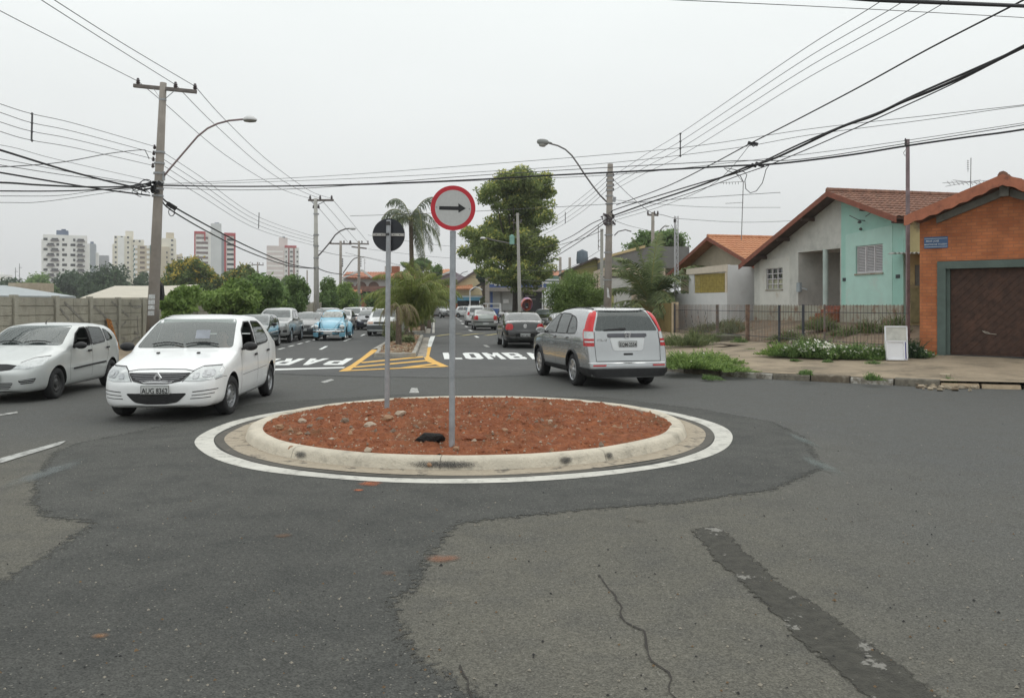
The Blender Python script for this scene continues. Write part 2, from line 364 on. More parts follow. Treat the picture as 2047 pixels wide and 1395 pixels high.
def stain(px, py, w, h, col, name='dirt_stain', alpha=.8, z=.009):
    key = 'stain_%d_%d' % (px, py)
    m = bpy.data.materials.new(key); m.use_nodes = True; t = m.node_tree; b = t.nodes['Principled BSDF']
    b.inputs['Base Color'].default_value = (*col,1); b.inputs['Roughness'].default_value = .9
    g = nn(t, 'ShaderNodeTexGradient', gradient_type='SPHERICAL'); co = nn(t, 'ShaderNodeTexCoord'); mpn = nn(t, 'ShaderNodeMapping')
    mpn.inputs['Location'].default_value = (-1,-1,0); mpn.inputs['Scale'].default_value = (2,2,0)
    t.links.new(co.outputs['Generated'], mpn.inputs[0]); t.links.new(mpn.outputs[0], g.inputs[0])
    n = nn(t, 'ShaderNodeTexNoise'); n.inputs['Scale'].default_value = 9; n.inputs['Detail'].default_value = 6; t.links.new(co.outputs['Object'], n.inputs[0])
    mu = nn(t, 'ShaderNodeMath', operation='MULTIPLY'); t.links.new(g.outputs['Fac'], mu.inputs[0]); t.links.new(n.outputs[0], mu.inputs[1])
    r = nn(t, 'ShaderNodeMapRange'); r.inputs[1].default_value = .12; r.inputs[2].default_value = .42; r.inputs[4].default_value = alpha
    t.links.new(mu.outputs[0], r.inputs[0]); t.links.new(r.outputs[0], b.inputs['Alpha'])
    c = G(px, py); a, bb = G(px - w, py), G(px + w, py); n_, f_ = G(px, py + h), G(px, py - h)
    pts = [(c.x + (bb.x - a.x) / 2 * math.cos(q), c.y + (f_.y - n_.y) / 2 * math.sin(q)) for q in [k * math.pi / 12 for k in range(24)]]
    return sheet(name, pts, z, m)
EARTH = (.42,.12,.045)
for s_ in [(740,968,34,7, EARTH),(716,981,16,3, EARTH),(200,1273,26,8,(.35,.17,.07)),(566,1072,26,7,(.17,.1,.06)),(885,1118,50,12,(.3,.13,.07)),(778,1147,22,8,(.16,.1,.07)),(1275,1040,30,8,(.13,.12,.1)),(95,945,40,40,(.2,.22,.22)),(1640,930,30,28,(.2,.23,.22)),(1605,880,18,22,(.19,.22,.21))]:
    stain(*s_, alpha=.75 if s_[4] is EARTH else .45)
# small stones, leaves and litter strewn over the carriageway
rg = random.Random(3); mb = MB()
for i in range(900):
    px, py = rg.uniform(-100,2150),700 + 700 * rg.random() ** .8
    p = G(px, py); s = rg.uniform(.004,.012) * (1 + .5 * (rg.random() > .97))
    mb.k = rg.choice([0,0,1,2])
    if (p - Vector((-.6,11.4,0))).length < 3.7: continue
    a = rg.random() * 3
    mb.add([p + Vector((math.cos(a + k * 2.1) * s, math.sin(a + k * 2.1) * s * .8,.004)) for k in range(3)] + [p + Vector((0,0,.004 + s * .8))],[(0,1,3),(1,2,3),(2,0,3)])
mb.build('grit',[M('grit_pale',(.3,.27,.22)), M('grit_dark',(.03,.03,.03)), M('grit_brown',(.17,.11,.06))], kind='stuff', label='loose grit and pale chips strewn over the asphalt', cat='grit')
# ---- painted markings
WHT = M('paint_white',(.74,.75,.73), rough=.6, var=.06, scale=3, col3=(.35,.35,.33), scale3=22, lo3=.66, hi3=.8, world_co=True)
WOLD = M('paint_white_worn',(.42,.42,.4), rough=.7, var=.15, scale=6, col3=(.13,.13,.12), scale3=9, lo3=.48, hi3=.62, world_co=True)
YEL = M('paint_yellow',(.72,.40,.06), rough=.6, var=.1, scale=3, col3=(.45,.27,.07), scale3=16, lo3=.62, hi3=.8, world_co=True)
YOLD = M('paint_yellow_worn',(.40,.34,.14), rough=.7, var=.15, col3=(.15,.14,.1), scale3=8, lo3=.5, hi3=.66, world_co=True)
def mark(pts, mat=WHT, z=.0085): return sheet('road_marking',[G(*p) if len(p) == 2 and abs(p[1]) > 150 else p for p in pts], z, mat)
mark([(677,742.8),(700,731),(722,716),(744,698.5),(757,696.2),(752,703),(736,714),(716,728.5),(697,742.2)], YEL)
mark([(845,712),(851,694.6),(862,694),(858,713),(872,722),(897,733),(884,733.6),(853,723)], YEL)
mark([(851,694.2),(861,672.3),(870,671.6),(862,693.6)], WHT)
for q in ([(721,724.5),(845,712.5),(846,715),(724,726.5)],[(706,733.6),(853,720),(856,722.4),(709,735.6)],[(695,742.3),(700,740.3),(823,734.6),(884,732),(890,733.9),(823,736.4)],[(800,735.2),(823,732.2),(866,727.2),(872,729.2),(835,734)]):
    mark(q, YEL,.0125)
mark([(430,744.2),(430,741.2),(545,737.6),(690,733.9),(687,736.2),(545,740.8)])
# block letters, strokes on a 5 x 9 raster (x, y, w, h or polygons)
LET = {'L': [[(0,0),(5,0),(5,1.6),(1.8,1.6),(1.8,9),(0,9)]],
 'P': [[(0,0),(1.8,0),(1.8,9),(0,9)],[(1.8,7.4),(4.2,7.4),(5,6.9),(5,8.3),(4.2,9),(1.8,9)],[(3.4,5),(5,5),(5,7.2),(3.4,7.2)],[(1.8,3.4),(4.2,3.4),(5,4.2),(5,5),(1.8,5)]],
 'A': [[(0,0),(1.7,0),(3.1,9),(1.9,9)],[(5,0),(3.3,0),(2.5,7),(3.1,9)],[(1.3,2.2),(3.7,2.2),(3.5,3.8),(1.6,3.8)]],
 'E': [[(0,0),(1.8,0),(1.8,9),(0,9)],[(1.8,0),(5,0),(5,1.6),(1.8,1.6)],[(1.8,3.8),(4.4,3.8),(4.4,5.3),(1.8,5.3)],[(1.8,7.4),(5,7.4),(5,9),(1.8,9)]],
 'O': [[(0,1),(1,0),(1.8,1.8),(1.8,7.2),(1,9),(0,8)],[(5,1),(4,0),(3.2,1.8),(3.2,7.2),(4,9),(5,8)],[(1,0),(4,0),(3.2,1.8),(1.8,1.8)],[(1,9),(4,9),(3.2,7.2),(1.8,7.2)]],
 'M': [[(0,0),(1.5,0),(1.5,9),(0,9)],[(5,0),(3.5,0),(3.5,9),(5,9)],[(1.5,9),(2.5,5.4),(2.5,2.4),(1.5,5.6)],[(3.5,9),(2.5,5.4),(2.5,2.4),(3.5,5.6)]],
 'D': [[(0,0),(1.8,0),(1.8,9),(0,9)],[(1.8,0),(4,0),(5,1.4),(3.2,1.8),(1.8,1.6)],[(3.2,1.8),(5,1.4),(5,7.6),(3.2,7.2)],[(1.8,9),(4,9),(5,7.6),(3.2,7.2),(1.8,7.4)]]}
LET['R'] = LET['P'] + [[(2.2,3.4),(3.8,3.4),(5,0),(3.3,0)]]
LET['B'] = LET['P'] + [[(3.4,1.4),(5,.9),(5,2.9),(3.4,3.4)],[(1.8,0),(4.4,0),(5,.9),(3.4,1.6),(1.8,1.6)]]
def road_word(word, o, ux, uy, pitch, w, h):
    """o: foot of the first letter; ux along the word, uy up the letters"""
    ux, uy = Vector(ux), Vector(uy)
    for i, ch in enumerate(word):
        bm = bmesh.new()
        for k, poly in enumerate(LET[ch]):
            f = bm.faces.new([bm.verts.new(Vector(o) + ux * (i * pitch + x / 5 * w) + uy * (y / 9 * h) + Vector((0,0,.0085 + .0006 * k))) for x, y in poly])
            f.normal_update()
            if f.normal.z < 0: f.normal_flip()
        me = bpy.data.meshes.new('road_marking'); bm.to_mesh(me); bm.free()
        tag(link('road_marking', me, WHT), kind='structure')
road_word('LOMBADA',(-2.15,25.9,0),(1,.0,0),(-.10,.995,0),.70,.58,3.5)
road_word('PARE',(-5.12,26.3,0),(-1,-.06,0),(.09,-.995,0),.76,.60,2.9)
def dash(px, py, L, w=.12, dirx=-.085, mat=WHT, z=.0085):
    a = G(px, py); u = Vector((dirx,1,0)).normalized(); s = Vector((u.y,-u.x,0)) * w / 2
    sheet('road_marking',[a - s, a + s, a + s + u * L, a - s + u * L], z, mat)
for px, py, L in ((640,699,2.6),(688,682,3.2),(722,671.5,2.5),(745,662,4)): dash(px, py, L,.13,-.13 if px < 650 else -.1)
for k in range(16): dash(0,0,0) if False else sheet('road_marking',[(x0 + dx, y0 + dy) for x0, y0 in [(-8.75 - .085 * (27 + k * 2.1 - 27),27.4 + k * 2.1)] for dx, dy in ((0,0),(.11,0),(.03,1.1),(-.08,1.1))],.0085, WHT)
for k,(px, py) in enumerate(((976,694),(956,675),(943,662),(934.5,654),(927,648),(923,642),(918,639),(914,636))): dash(px, py,1.7 + .45 * k,.16,-.12, WOLD if k < 1 else WHT)
# old worn lane lines in the junction
for q in ([(-40,928),(0,917),(120,884),(132,882),(120,890),(0,927),(-40,940)],[(822,776),(834,776),(838,786),(818,786)],[(640,764),(662,758),(668,760),(650,766)],[(0,829),(34,823),(36,826),(0,832)]): mark(q, WOLD)
# speed hump with faded yellow stripes
mb = MB(); rows = []
for k in range(9):
    t = k / 8; yy = 45.0 + 3.4 * t; zz = .006 + .08 * math.sin(math.pi * t)
    rows.append([(-4.55 - .08 * (yy - 45) + 7.0 * i / 6, yy + .25 * i, zz) for i in range(7)])
mb.grid(rows).build('speed_hump', A_AVE, smooth=True, kind='structure')
for k in range(5):
    x0 = -4.3 + k * 1.35; q = []
    for t in (0,.2,.4,.6,.8,1.): q.append((x0 + 2.1 * t,45.1 + .25 * (x0 + 4.5) + 3.1 * t * (1 if k % 1 == 0 else 1),.016 + .08 * math.sin(math.pi * t)))
    mb = MB(); mb.grid([q,[(x + .28, y, z) for x, y, z in q]]).build('road_marking', YOLD, kind='structure')
# ---- the round island
IC = Vector((-.60,11.42,0))
CONC = M('island_concrete',(.57,.515,.42), rough=.9, var=.1, scale=3, bump=.35, bscale=40, col3=(.22,.2,.165), scale3=2.2, lo3=.55, hi3=.75)
def annulus(name, r0, r1, z0, z1, mat, n=160, wob=0.,**kw):
    mb = MB()
    def rr(r, k, s): a = 2 * math.pi * k / n; return r + wob * noise.noise(Vector((math.cos(a) * 3 + s, math.sin(a) * 3, r)))
    A = [(IC.x + rr(r0, k,0) * math.cos(2 * math.pi * k / n), IC.y + rr(r0, k,0) * math.sin(2 * math.pi * k / n), z0) for k in range(n + 1)]
    B = [(IC.x + rr(r1, k,5) * math.cos(2 * math.pi * k / n), IC.y + rr(r1, k,5) * math.sin(2 * math.pi * k / n), z1) for k in range(n + 1)]
    return mb.grid([A, B]).build(name, mat,**kw)
annulus('road_marking',3.365,3.57,.0085,.0085, M('paint_ring',(.54,.525,.475), rough=.7, var=.12, scale=2, col3=(.22,.21,.19), scale3=6, lo3=.52, hi3=.70, detail=9, world_co=True), wob=.04, kind='structure')
GUT = M('gutter_concrete',(.40,.34,.26), rough=.9, var=.15, scale=5, bump=.3, col3=(.10,.09,.075), scale3=5, lo3=.52, hi3=.66)
annulus('gutter',2.94,3.22,.016,.011, GUT, wob=.05, kind='structure')
annulus('gutter',3.225,3.33,.008,.0085, M('gutter_dirt',(.085,.078,.066), col3=(.3,.24,.17), scale3=4, lo3=.6, hi3=.75), wob=.05, kind='structure')
mb = MB(); prof = [(2.985,.005),(2.955,.09),(2.935,.118),(2.90,.132),(2.80,.135),(2.765,.12),(2.76,.02)]
n = 180
for seg in range(10):     # cast in ten lengths with open joints
    rows = []
    for r, z in prof:
        rows.append([(IC.x + (r + .012 * noise.noise(Vector((math.cos(a) * 4, math.sin(a) * 4,1)))) * math.cos(a), IC.y + (r + .012 * noise.noise(Vector((math.cos(a) * 4, math.sin(a) * 4,1)))) * math.sin(a), z + .006 * noise.noise(Vector((math.cos(a) * 5, math.sin(a) * 5,4)))) for a in [(seg + .0015 + .997 * k / 20) * 2 * math.pi / 10 - 1.62 for k in range(21)]])
    mb.grid(rows)
mb.build('kerb', CONC, smooth=True, kind='structure', auto=.7)
# tyre rubber scuffed onto the kerb
m = bpy.data.materials.new('tyre_scuff'); m.use_nodes = True; t = m.node_tree; b = t.nodes['Principled BSDF']; b.inputs['Base Color'].default_value = (.03,.03,.03,1)
uv = nn(t, 'ShaderNodeTexCoord').outputs['Generated']; mpn = nn(t, 'ShaderNodeMapping'); mpn.inputs['Scale'].default_value = (26,26,2.2); t.links.new(uv, mpn.inputs[0])
n_ = nn(t, 'ShaderNodeTexNoise'); n_.inputs['Scale'].default_value = 3; n_.inputs['Detail'].default_value = 6; t.links.new(mpn.outputs[0], n_.inputs[0])
at = nn(t, 'ShaderNodeAttribute', attribute_name='shade'); mu = nn(t, 'ShaderNodeMath', operation='MULTIPLY'); t.links.new(n_.outputs[0], mu.inputs[0]); t.links.new(at.outputs['Fac'], mu.inputs[1])
r_ = nn(t, 'ShaderNodeMapRange'); r_.inputs[1].default_value = .30; r_.inputs[2].default_value = .50; r_.inputs[4].default_value = .85; t.links.new(mu.outputs[0], r_.inputs[0]); t.links.new(r_.outputs[0], b.inputs['Alpha'])
for a0, a1 in ((-1.78,-1.44),(-2.24,-2.15),(-1.20,-1.13),(-1.0,-.95)):
    mb = MB(); rows = []; sh = []
    for j in range(9):
        z = .02 + .1 * j / 8; row = []
        for i in range(41):
            a = a0 + (a1 - a0) * i / 40; r = interp([(.005,2.985),(.09,2.955),(.118,2.935),(.132,2.9)], z) + .014
            row.append((IC.x + r * math.cos(a), IC.y + r * math.sin(a), z)); sh.append((math.sin(math.pi * i / 40) * math.sin(math.pi * j / 8)) ** .5)
        rows.append(row)
    o = mb.grid(rows).build('kerb_scuff', m, kind='structure'); at_ = o.data.attributes.new('shade', 'FLOAT', 'POINT'); at_.data.foreach_set('value', sh)
# the heap of red earth
SOIL = M('red_earth',(.185,.056,.022), rough=.95, var=.0, scale=7, col2=(.31,.105,.042), bump=1.0, bscale=26, col3=(.16,.075,.035), scale3=1.3, lo3=.52, hi3=.7, detail=9)
mb = MB(); rows = []
def soil_z(x, y):
    d = math.hypot(x, y) / 2.78; v = Vector((x, y,0))
    z = .105 + .11 * (1 - d * d) + .045 * noise.fractal(v * 1.6,1,2,3) * (1 - d ** 4) + .045 * noise.noise(v * 4.2) + .045 * abs(noise.noise(v * 9)) * (.4 + noise.noise(v * 1.3) ** 2 * 4) + .022 * noise.noise(v * 21)
    return z if d < .965 else z * .9 + .004
NR, NA = 130,420
ctr = (IC.x, IC.y, soil_z(0,0))
for i in range(1, NR + 1):
    r = 2.785 * (i / NR)
    rows.append([(IC.x + r * math.cos(2 * math.pi * k / NA), IC.y + r * math.sin(2 * math.pi * k / NA), soil_z(r * math.cos(2 * math.pi * k / NA), r * math.sin(2 * math.pi * k / NA))) for k in range(NA + 1)])
mb.grid(rows).build('soil', SOIL, smooth=True, kind='structure', fix=True)
ST = [M('stone_tan',(.33,.20,.12), bump=.4, bscale=30), M('stone_pale',(.42,.34,.26), bump=.4, bscale=30), M('stone_red',(.24,.078,.034), bump=.4, bscale=30), M('stone_grey',(.20,.15,.11), bump=.3, bscale=30)]
def rock_mesh(r, sd, sq=.7):
    rg = random.Random(sd); bm = bmesh.new(); bmesh.ops.create_icosphere(bm, subdivisions=2, radius=1)
    off = Vector((rg.random() * 50,0,0)); sc_ = Vector((rg.uniform(.8,1.3), rg.uniform(.7,1.), sq))
    for v in bm.verts:
        d = 1 + .45 * noise.noise(v.co * 1.3 + off) + .2 * noise.noise(v.co * 3 + off)
        v.co = Vector((v.co.x * sc_.x, v.co.y * sc_.y, v.co.z * sc_.z)) * d * r
    me = bpy.data.meshes.new('stone'); bm.to_mesh(me); bm.free(); return me
mb = MB(); rg = random.Random(5)       # crumbs and clods: too many to count
for i in range(6500):
    a = rg.random() * 2 * math.pi; r = 2.72 * math.sqrt(rg.random()); x, y = r * math.cos(a), r * math.sin(a)
    if noise.noise(Vector((x, y,3)) * .9) < -.25 and rg.random() < .7: continue
    s = rg.uniform(.006,.020) * (1 + 1.3 * (rg.random() > .92)); z = soil_z(x, y)
    mb.k = rg.choice([2,2,2,2,2,2,2,2,2,0,0,1,3,3])
    vs = []
    for q in range(5): t = q * 1.2566 + rg.random() * .6; vs.append((IC.x + x + math.cos(t) * s * rg.uniform(.7,1.2), IC.y + y + math.sin(t) * s, z - .003))
    vs.append((IC.x + x + rg.uniform(-.3,.3) * s, IC.y + y + rg.uniform(-.3,.3) * s, z + s * rg.uniform(.6,1.1)))
    mb.add(vs,[(q,(q + 1) % 5,5) for q in range(5)])
mb.build('rubble', ST, kind='stuff', label='small clods and gravel scattered over the red earth', cat='gravel')
# larger stones, one by one
stones = [(740,853,13,1, 'pale tan stone nearest the shorter rear sign post'),(560,852,8,0, None),(604,842,8,1, None),(583,886,9,0, None),(735,898,10,1, None),(662,876,6,1, None),(1008,865,8,0, None),(912,893,8,0, None),(952,880,13,2, None),(930,878,8,2, None),(800,838,11,1, None),(705,866,6,0, None),(620,852,6,3, None),(548,876,5,1, None),(1200,868,5,0, None),(1155,862,6,0, None),(1100,848,5,1, None),(830,905,7,2, None),(980,905,6,0, None),(690,845,8,3, None),(640,840,7,3, None),(870,850,6,0, None),(1070,890,6,2, None),(1240,850,5,0, None),(600,866,6,0, None),(775,845,9,0, None),(858,911,6,0, None),(905,862,6,1, None)]
for k,(px, py, r, mi, lb) in enumerate(stones):
    p = G(px, py,.16); r_ = r * p.y / FL * .95; me = rock_mesh(r_, k)
    o = link('stone', me, ST[mi]); o.location = (p.x, p.y, soil_z(p.x - IC.x, p.y - IC.y) + r_ * .25)
    tag(o, lb or 'small stone half sunk in the red earth of the round island', 'stone', 'stones lying on the red earth island')
p = G(862,882,.16); me = rock_mesh(.135,77,.5); me.transform(Matrix.Diagonal((1.25,.7,.85,1)))
o = link('asphalt_lump', me, M('black_lump',(.018,.017,.016), rough=.9, bump=.8, bscale=60)); o.location = (p.x, p.y,.2)
tag(o, 'black lump of broken asphalt left of the taller sign post', 'asphalt lump')
# ---- median strip
def slab_path(name, pts, w, z0, z1, mat, seg=1.0, gap=.012, jit=.01, kind='structure', inset=.02, seed=1, mats=None):
    """kerb stones laid end to end along a path; pts on the road side"""
    rg = random.Random(seed); mb = MB(); pts = [Vector((p[0], p[1],0)) for p in pts]
    for a, b in zip(pts, pts[1:]):
        L = (b - a).length; n = max(1, round(L / seg)); d = (b - a) / L; s = Vector((d.y,-d.x,0))
        for k in range(n):
            p = a + d * (L * k / n + gap / 2); q = a + d * (L * (k + 1) / n - gap / 2); j = rg.uniform(-jit, jit); h = z1 + rg.uniform(-jit, jit)
            if mats: mb.k = rg.choice(range(len(mats)))
            o1 = s * j
            prof = [(0, z0),(inset * .4, h - .03),(inset, h - .006),(inset + .02, h),(w, h),(w, z0)]
            A = [p - s * x + o1 + Vector((0,0, z)) for x, z in prof]; B = [q - s * x + o1 + Vector((0,0, z)) for x, z in prof]
            N = len(prof); mb.add(A + B,[list(range(N))[::-1], list(range(N,2 * N))] + [(i,(i + 1) % N, N + (i + 1) % N, N + i) for i in range(N)])
    return mb.build(name, mats or mat, kind=kind)
def medR(y): return -3.15 - .095 * (y - 26.6)
def medL(y): return interp([(26.9,-4.5),(31.9,-5.2),(44.7,-6.15),(75,-9.3),(105,-12.0)], y)
KC = M('kerb_concrete',(.36,.34,.3), rough=.9, var=.15, scale=4, bump=.3, col3=(.18,.16,.14), scale3=3)
MS = M('median_soil',(.22,.15,.085), var=.25, scale=3, bump=.6, bscale=20, col3=(.24,.08,.04), scale3=.7, lo3=.5, hi3=.6, detail=8)
for y0, y1 in ((26.7,43.5),(49.5,104)):
    ys = [y0 + (y1 - y0) * k / 12 for k in range(13)]
    slab_path('kerb',[(medR(y) + .02, y) for y in ys],.14,0,.15, KC)
    slab_path('kerb',[(medL(y) - .02, y) for y in reversed(ys)],.14,0,.15, KC)
    slab_path('kerb',[(medL(y0) + .0, y0 - .02),(medR(y0) - .0, y0 - .0)],.14,0,.152, KC)
    mb = MB(); rows = []
    for k in range(60):
        y = y0 + .1 + (y1 - y0 - .1) * k / 59; a, b = medL(y) + .12, medR(y) - .12
        rows.append([(a + (b - a) * i / 8, y,.11 + .05 * math.sin(math.pi * i / 8) + .03 * noise.noise(Vector((i * .6, y * 2,0)))) for i in range(9)])
    mb.grid(rows).build('median', MS, smooth=True, kind='structure')
    # cobbled gutter beside the median
    slab_path('gutter',[(medR(y) + .36, y) for y in ys],.32,0,.012, M('gutter_stone',(.3,.27,.23), var=.25, scale=3), seg=.4, gap=.03, jit=.004, inset=.005, seed=4)
strip('road_marking',[(medL(y) - .17, y) for y in (31.5,36,40,43.5)],.22,.0085, M('gutter_plain',(.42,.4,.36)))
strip('road_marking',[(medR(y) + .55, y) for y in (50,60,75,104)],.16,.0085, M('gutter_plain2',(.42,.4,.36)))
mb = MB(); rg = random.Random(9)     # leaf litter
for i in range(900):
    y = rg.uniform(26.9,60) if rg.random() > .3 else rg.uniform(26.9,33); x = medL(y) + .15 + (medR(y) - medL(y) - .3) * rg.random(); s = rg.uniform(.03,.08); a = rg.random() * 6
    if 43.5 < y < 49.6: continue
    z = .15 + .03 * rg.random(); mb.k = rg.choice([0,1,2])
    mb.add([(x + s * math.cos(a), y + s * math.sin(a), z),(x + s * .5 * math.cos(a + 1.6), y + s * .5 * math.sin(a + 1.6), z + s * .4),(x - s * math.cos(a), y - s * math.sin(a), z + .01),(x - s * .5 * math.cos(a + 1.6), y - s * .5 * math.sin(a + 1.6), z + s * .2)],[(0,1,2,3)])
mb.build('leaf_litter',[M('litter_tan',(.33,.24,.13)), M('litter_red',(.2,.07,.03)), M('litter_pale',(.42,.38,.3))], kind='stuff', label='dry fallen leaves on the planted median', cat='leaf litter', fix=False)
# ---- pavements
KR = [(26,6.8),(16,13.3),(10.4,16.6),(8.93,17.0),(7.46,18.0),(6.04,18.9),(5.05,19.75),(4.35,20.6),(3.95,21.7),(3.78,23.4),(3.62,27),(3.2,33),(2.4,42),(.9,60),(-1.3,90),(-2.6,108)]
FR = [(27.5,11),(18.5,16),(13.4,19.8),(11.8,20.7),(10.65,21.7),(10.0,23.6),(9.45,25.5),(8.95,27.3),(8.7,28.5),(8.5,30),(8.2,33),(7.6,38.5),(6.9,45),(5.6,60),(3,90),(1.2,108)]
FC = [(36,20),(27,24),(20,27),(17.5,27.2),(14.5,27.4),(13.4,27.6),(12.9,28.5),(12.4,30),(12.0,31.5),(11.5,33.5),(11.0,36),(10.0,40),(9.4,46),(9,60),(7,90),(5,108)]
PAV = M('pavement_dirt',(.30,.24,.17), rough=.95, var=.18, scale=.9, bump=.5, bscale=14, col3=(.165,.135,.095), scale3=1.1, lo3=.47, hi3=.66, world_co=True, detail=10)
YARD = M('yard_dirt',(.20,.15,.105), rough=.95, var=.25, scale=.7, bump=.6, bscale=10, col3=(.10,.085,.06), scale3=1.1, lo3=.5, hi3=.66, world_co=True, detail=9)
def resample(pts, t):
    f = t * (len(pts) - 1); i = min(int(f), len(pts) - 2); a, b = pts[i], pts[i + 1]; f -= i
    return Vector((a[0] + (b[0] - a[0]) * f, a[1] + (b[1] - a[1]) * f,0))
def pav_z(q, s):      # q: 0 kerb .. 1 fence
    return .145 + .275 * q
rows = []; rows2 = []; NP = 260
for i in range(NP + 1):
    t = i / NP; a, b, c = resample(KR, t), resample(FR, t), resample(FC, t)
    d = (b - a).normalized(); a = a + d * .05
    rows.append([(p.x, p.y, pav_z(k / 10, t) + .02 * noise.noise(p * 1.3) * min(1, k / 2)) for k, p in ((k, a.lerp(b, k / 10)) for k in range(11))])
    rows2.append([(p.x, p.y,.42 + .71 * (k / 12) ** .8 * (interp([(0,.1),(.24,.15),(.28,1),(.66,1),(.75,.3),(1,.1)], t)) + .06 * noise.noise(p * .9) * math.sin(math.pi * k / 12) + .02 * noise.noise(p * 3)*math.sin(math.pi * k / 12)) for k, p in ((k, b.lerp(c, k / 12)) for k in range(13))])
MB().grid(rows).build('sidewalk', PAV, smooth=True, kind='structure')
MB().grid(rows2).build('yard', YARD, smooth=True, kind='structure')
KOLD = [M('kerb_old_grey',(.19,.17,.135), var=.3, scale=6, bump=.5, col3=(.06,.06,.04), scale3=5), M('kerb_old_brown',(.16,.13,.095), var=.3, scale=6, bump=.5, col3=(.3,.27,.22), scale3=6), M('kerb_limed',(.24,.21,.17), var=.3, scale=6, bump=.5, col3=(.50,.48,.43), scale3=4.5, lo3=.46, hi3=.58, detail=9), M('kerb_old_grey2',(.21,.185,.15), var=.3, scale=6, bump=.5)]
slab_path('kerb', list(reversed(KR[3:])),.15,-.01,.15, None, seg=.95, gap=.03, jit=.018, seed=6, mats=KOLD, inset=.03)
slab_path('kerb', list(reversed(KR[:4])),.16,-.01,.085, M('kerb_tan',(.40,.31,.21), var=.2, scale=5, bump=.3), seg=.95, gap=.05, jit=.012, seed=8, inset=.05)
def kL(y): return -8.8 - .085 * y
def wallx(y): return -10.8 - .09 * y
ys = [14 + 2 * k for k in range(50)]
slab_path('kerb',[(kL(y), y) for y in ys],.14,0,.15, KC, seed=3)
mb = MB(); mb.grid([[(kL(y) - .12 + (wallx(y) - kL(y) + .12) * i / 6, y,.15 + .03 * i + .02 * noise.noise(Vector((i * .4, y,0)))) for i in range(7)] for y in [14 + .5 * k for k in range(190)]])
mb.build('sidewalk', PAV, smooth=True, kind='structure')
sheet('sidewalk',[(-60,12.2),(-11.2,12.2),(-10.1,14),(-12,14.1),(-60,14.1)],.15, PAV)
# ---- vehicles
BLK = M('trim_black',(.018,.018,.019), rough=.55, var=.15, scale=8)
UND = M('underbody',(.01,.01,.01), rough=.9, var=0)
TYR = M('tyre_rubber',(.022,.022,.023), rough=.85, var=.2, scale=20, bump=.2)
CHR = M('chrome',(.75,.75,.75), rough=.18, metal=1, var=0)
STL = M('wheel_steel',(.33,.34,.35), rough=.4, metal=.7, var=.1)
STD = M('wheel_dark',(.07,.07,.07), rough=.5, metal=.5, var=.1)
ALU = M('wheel_alloy',(.62,.63,.65), rough=.28, metal=.85, var=.05)
REDL = M('lamp_red',(.42,.008,.010), rough=.2, var=.15, scale=30, coat=.3)
REDH = M('lamp_red_bright',(.56,.010,.014), rough=.2, var=.12, scale=30, coat=.25)
CLRL = M('lamp_clear',(.46,.48,.48), rough=.12, metal=.45, var=.14, scale=16, coat=1)
REFL = M('lamp_reflector',(.34,.35,.36), rough=.2, metal=.7, var=.25, scale=18, coat=1)
REFD = M('lamp_bulb',(.40,.41,.42), rough=.2, metal=.5, var=.1, coat=1)
AMBL = M('lamp_amber',(.55,.36,.28), rough=.15, metal=.3, var=.2, scale=25, coat=1)
PLT = M('plate_grey',(.50,.51,.50), rough=.5, var=.04)
PLTX = M('plate_ink',(.03,.03,.03), rough=.6, var=0)
INT = M('cabin_dark',(.022,.022,.024), rough=.9, var=.2)
SEATM = M('seat_grey',(.085,.085,.085), rough=.95, var=.2, scale=20)
def paint(name, col, metal=0., rough=.32, coat=.8): return M('paint_car_' + name, col, rough=rough, metal=metal, var=.035, scale=2.5, coat=coat, spec=.5)
GL_W = glassmat('glass_windscreen',(.42,.47,.45), refl=.035, haze=.10, hazecol=(.40,.47,.46))
GL_S = glassmat('glass_side',(.20,.23,.22), refl=.03, haze=.03, hazecol=(.25,.28,.28))
GL_D = M('glass_dark',(.035,.04,.042), rough=.04, var=.3, scale=3, spec=1., coat=1)
GL_F = M('glass_far',(.085,.10,.10), rough=.1, var=.3, scale=3, spec=.6, coat=.3)
def _tmp(me, name='tmp'):
    o = bpy.data.objects.new(name, me); COL.objects.link(o); return o
def evaluated(o):
    dg = bpy.context.evaluated_depsgraph_get(); return bpy.data.meshes.new_from_object(o.evaluated_get(dg))
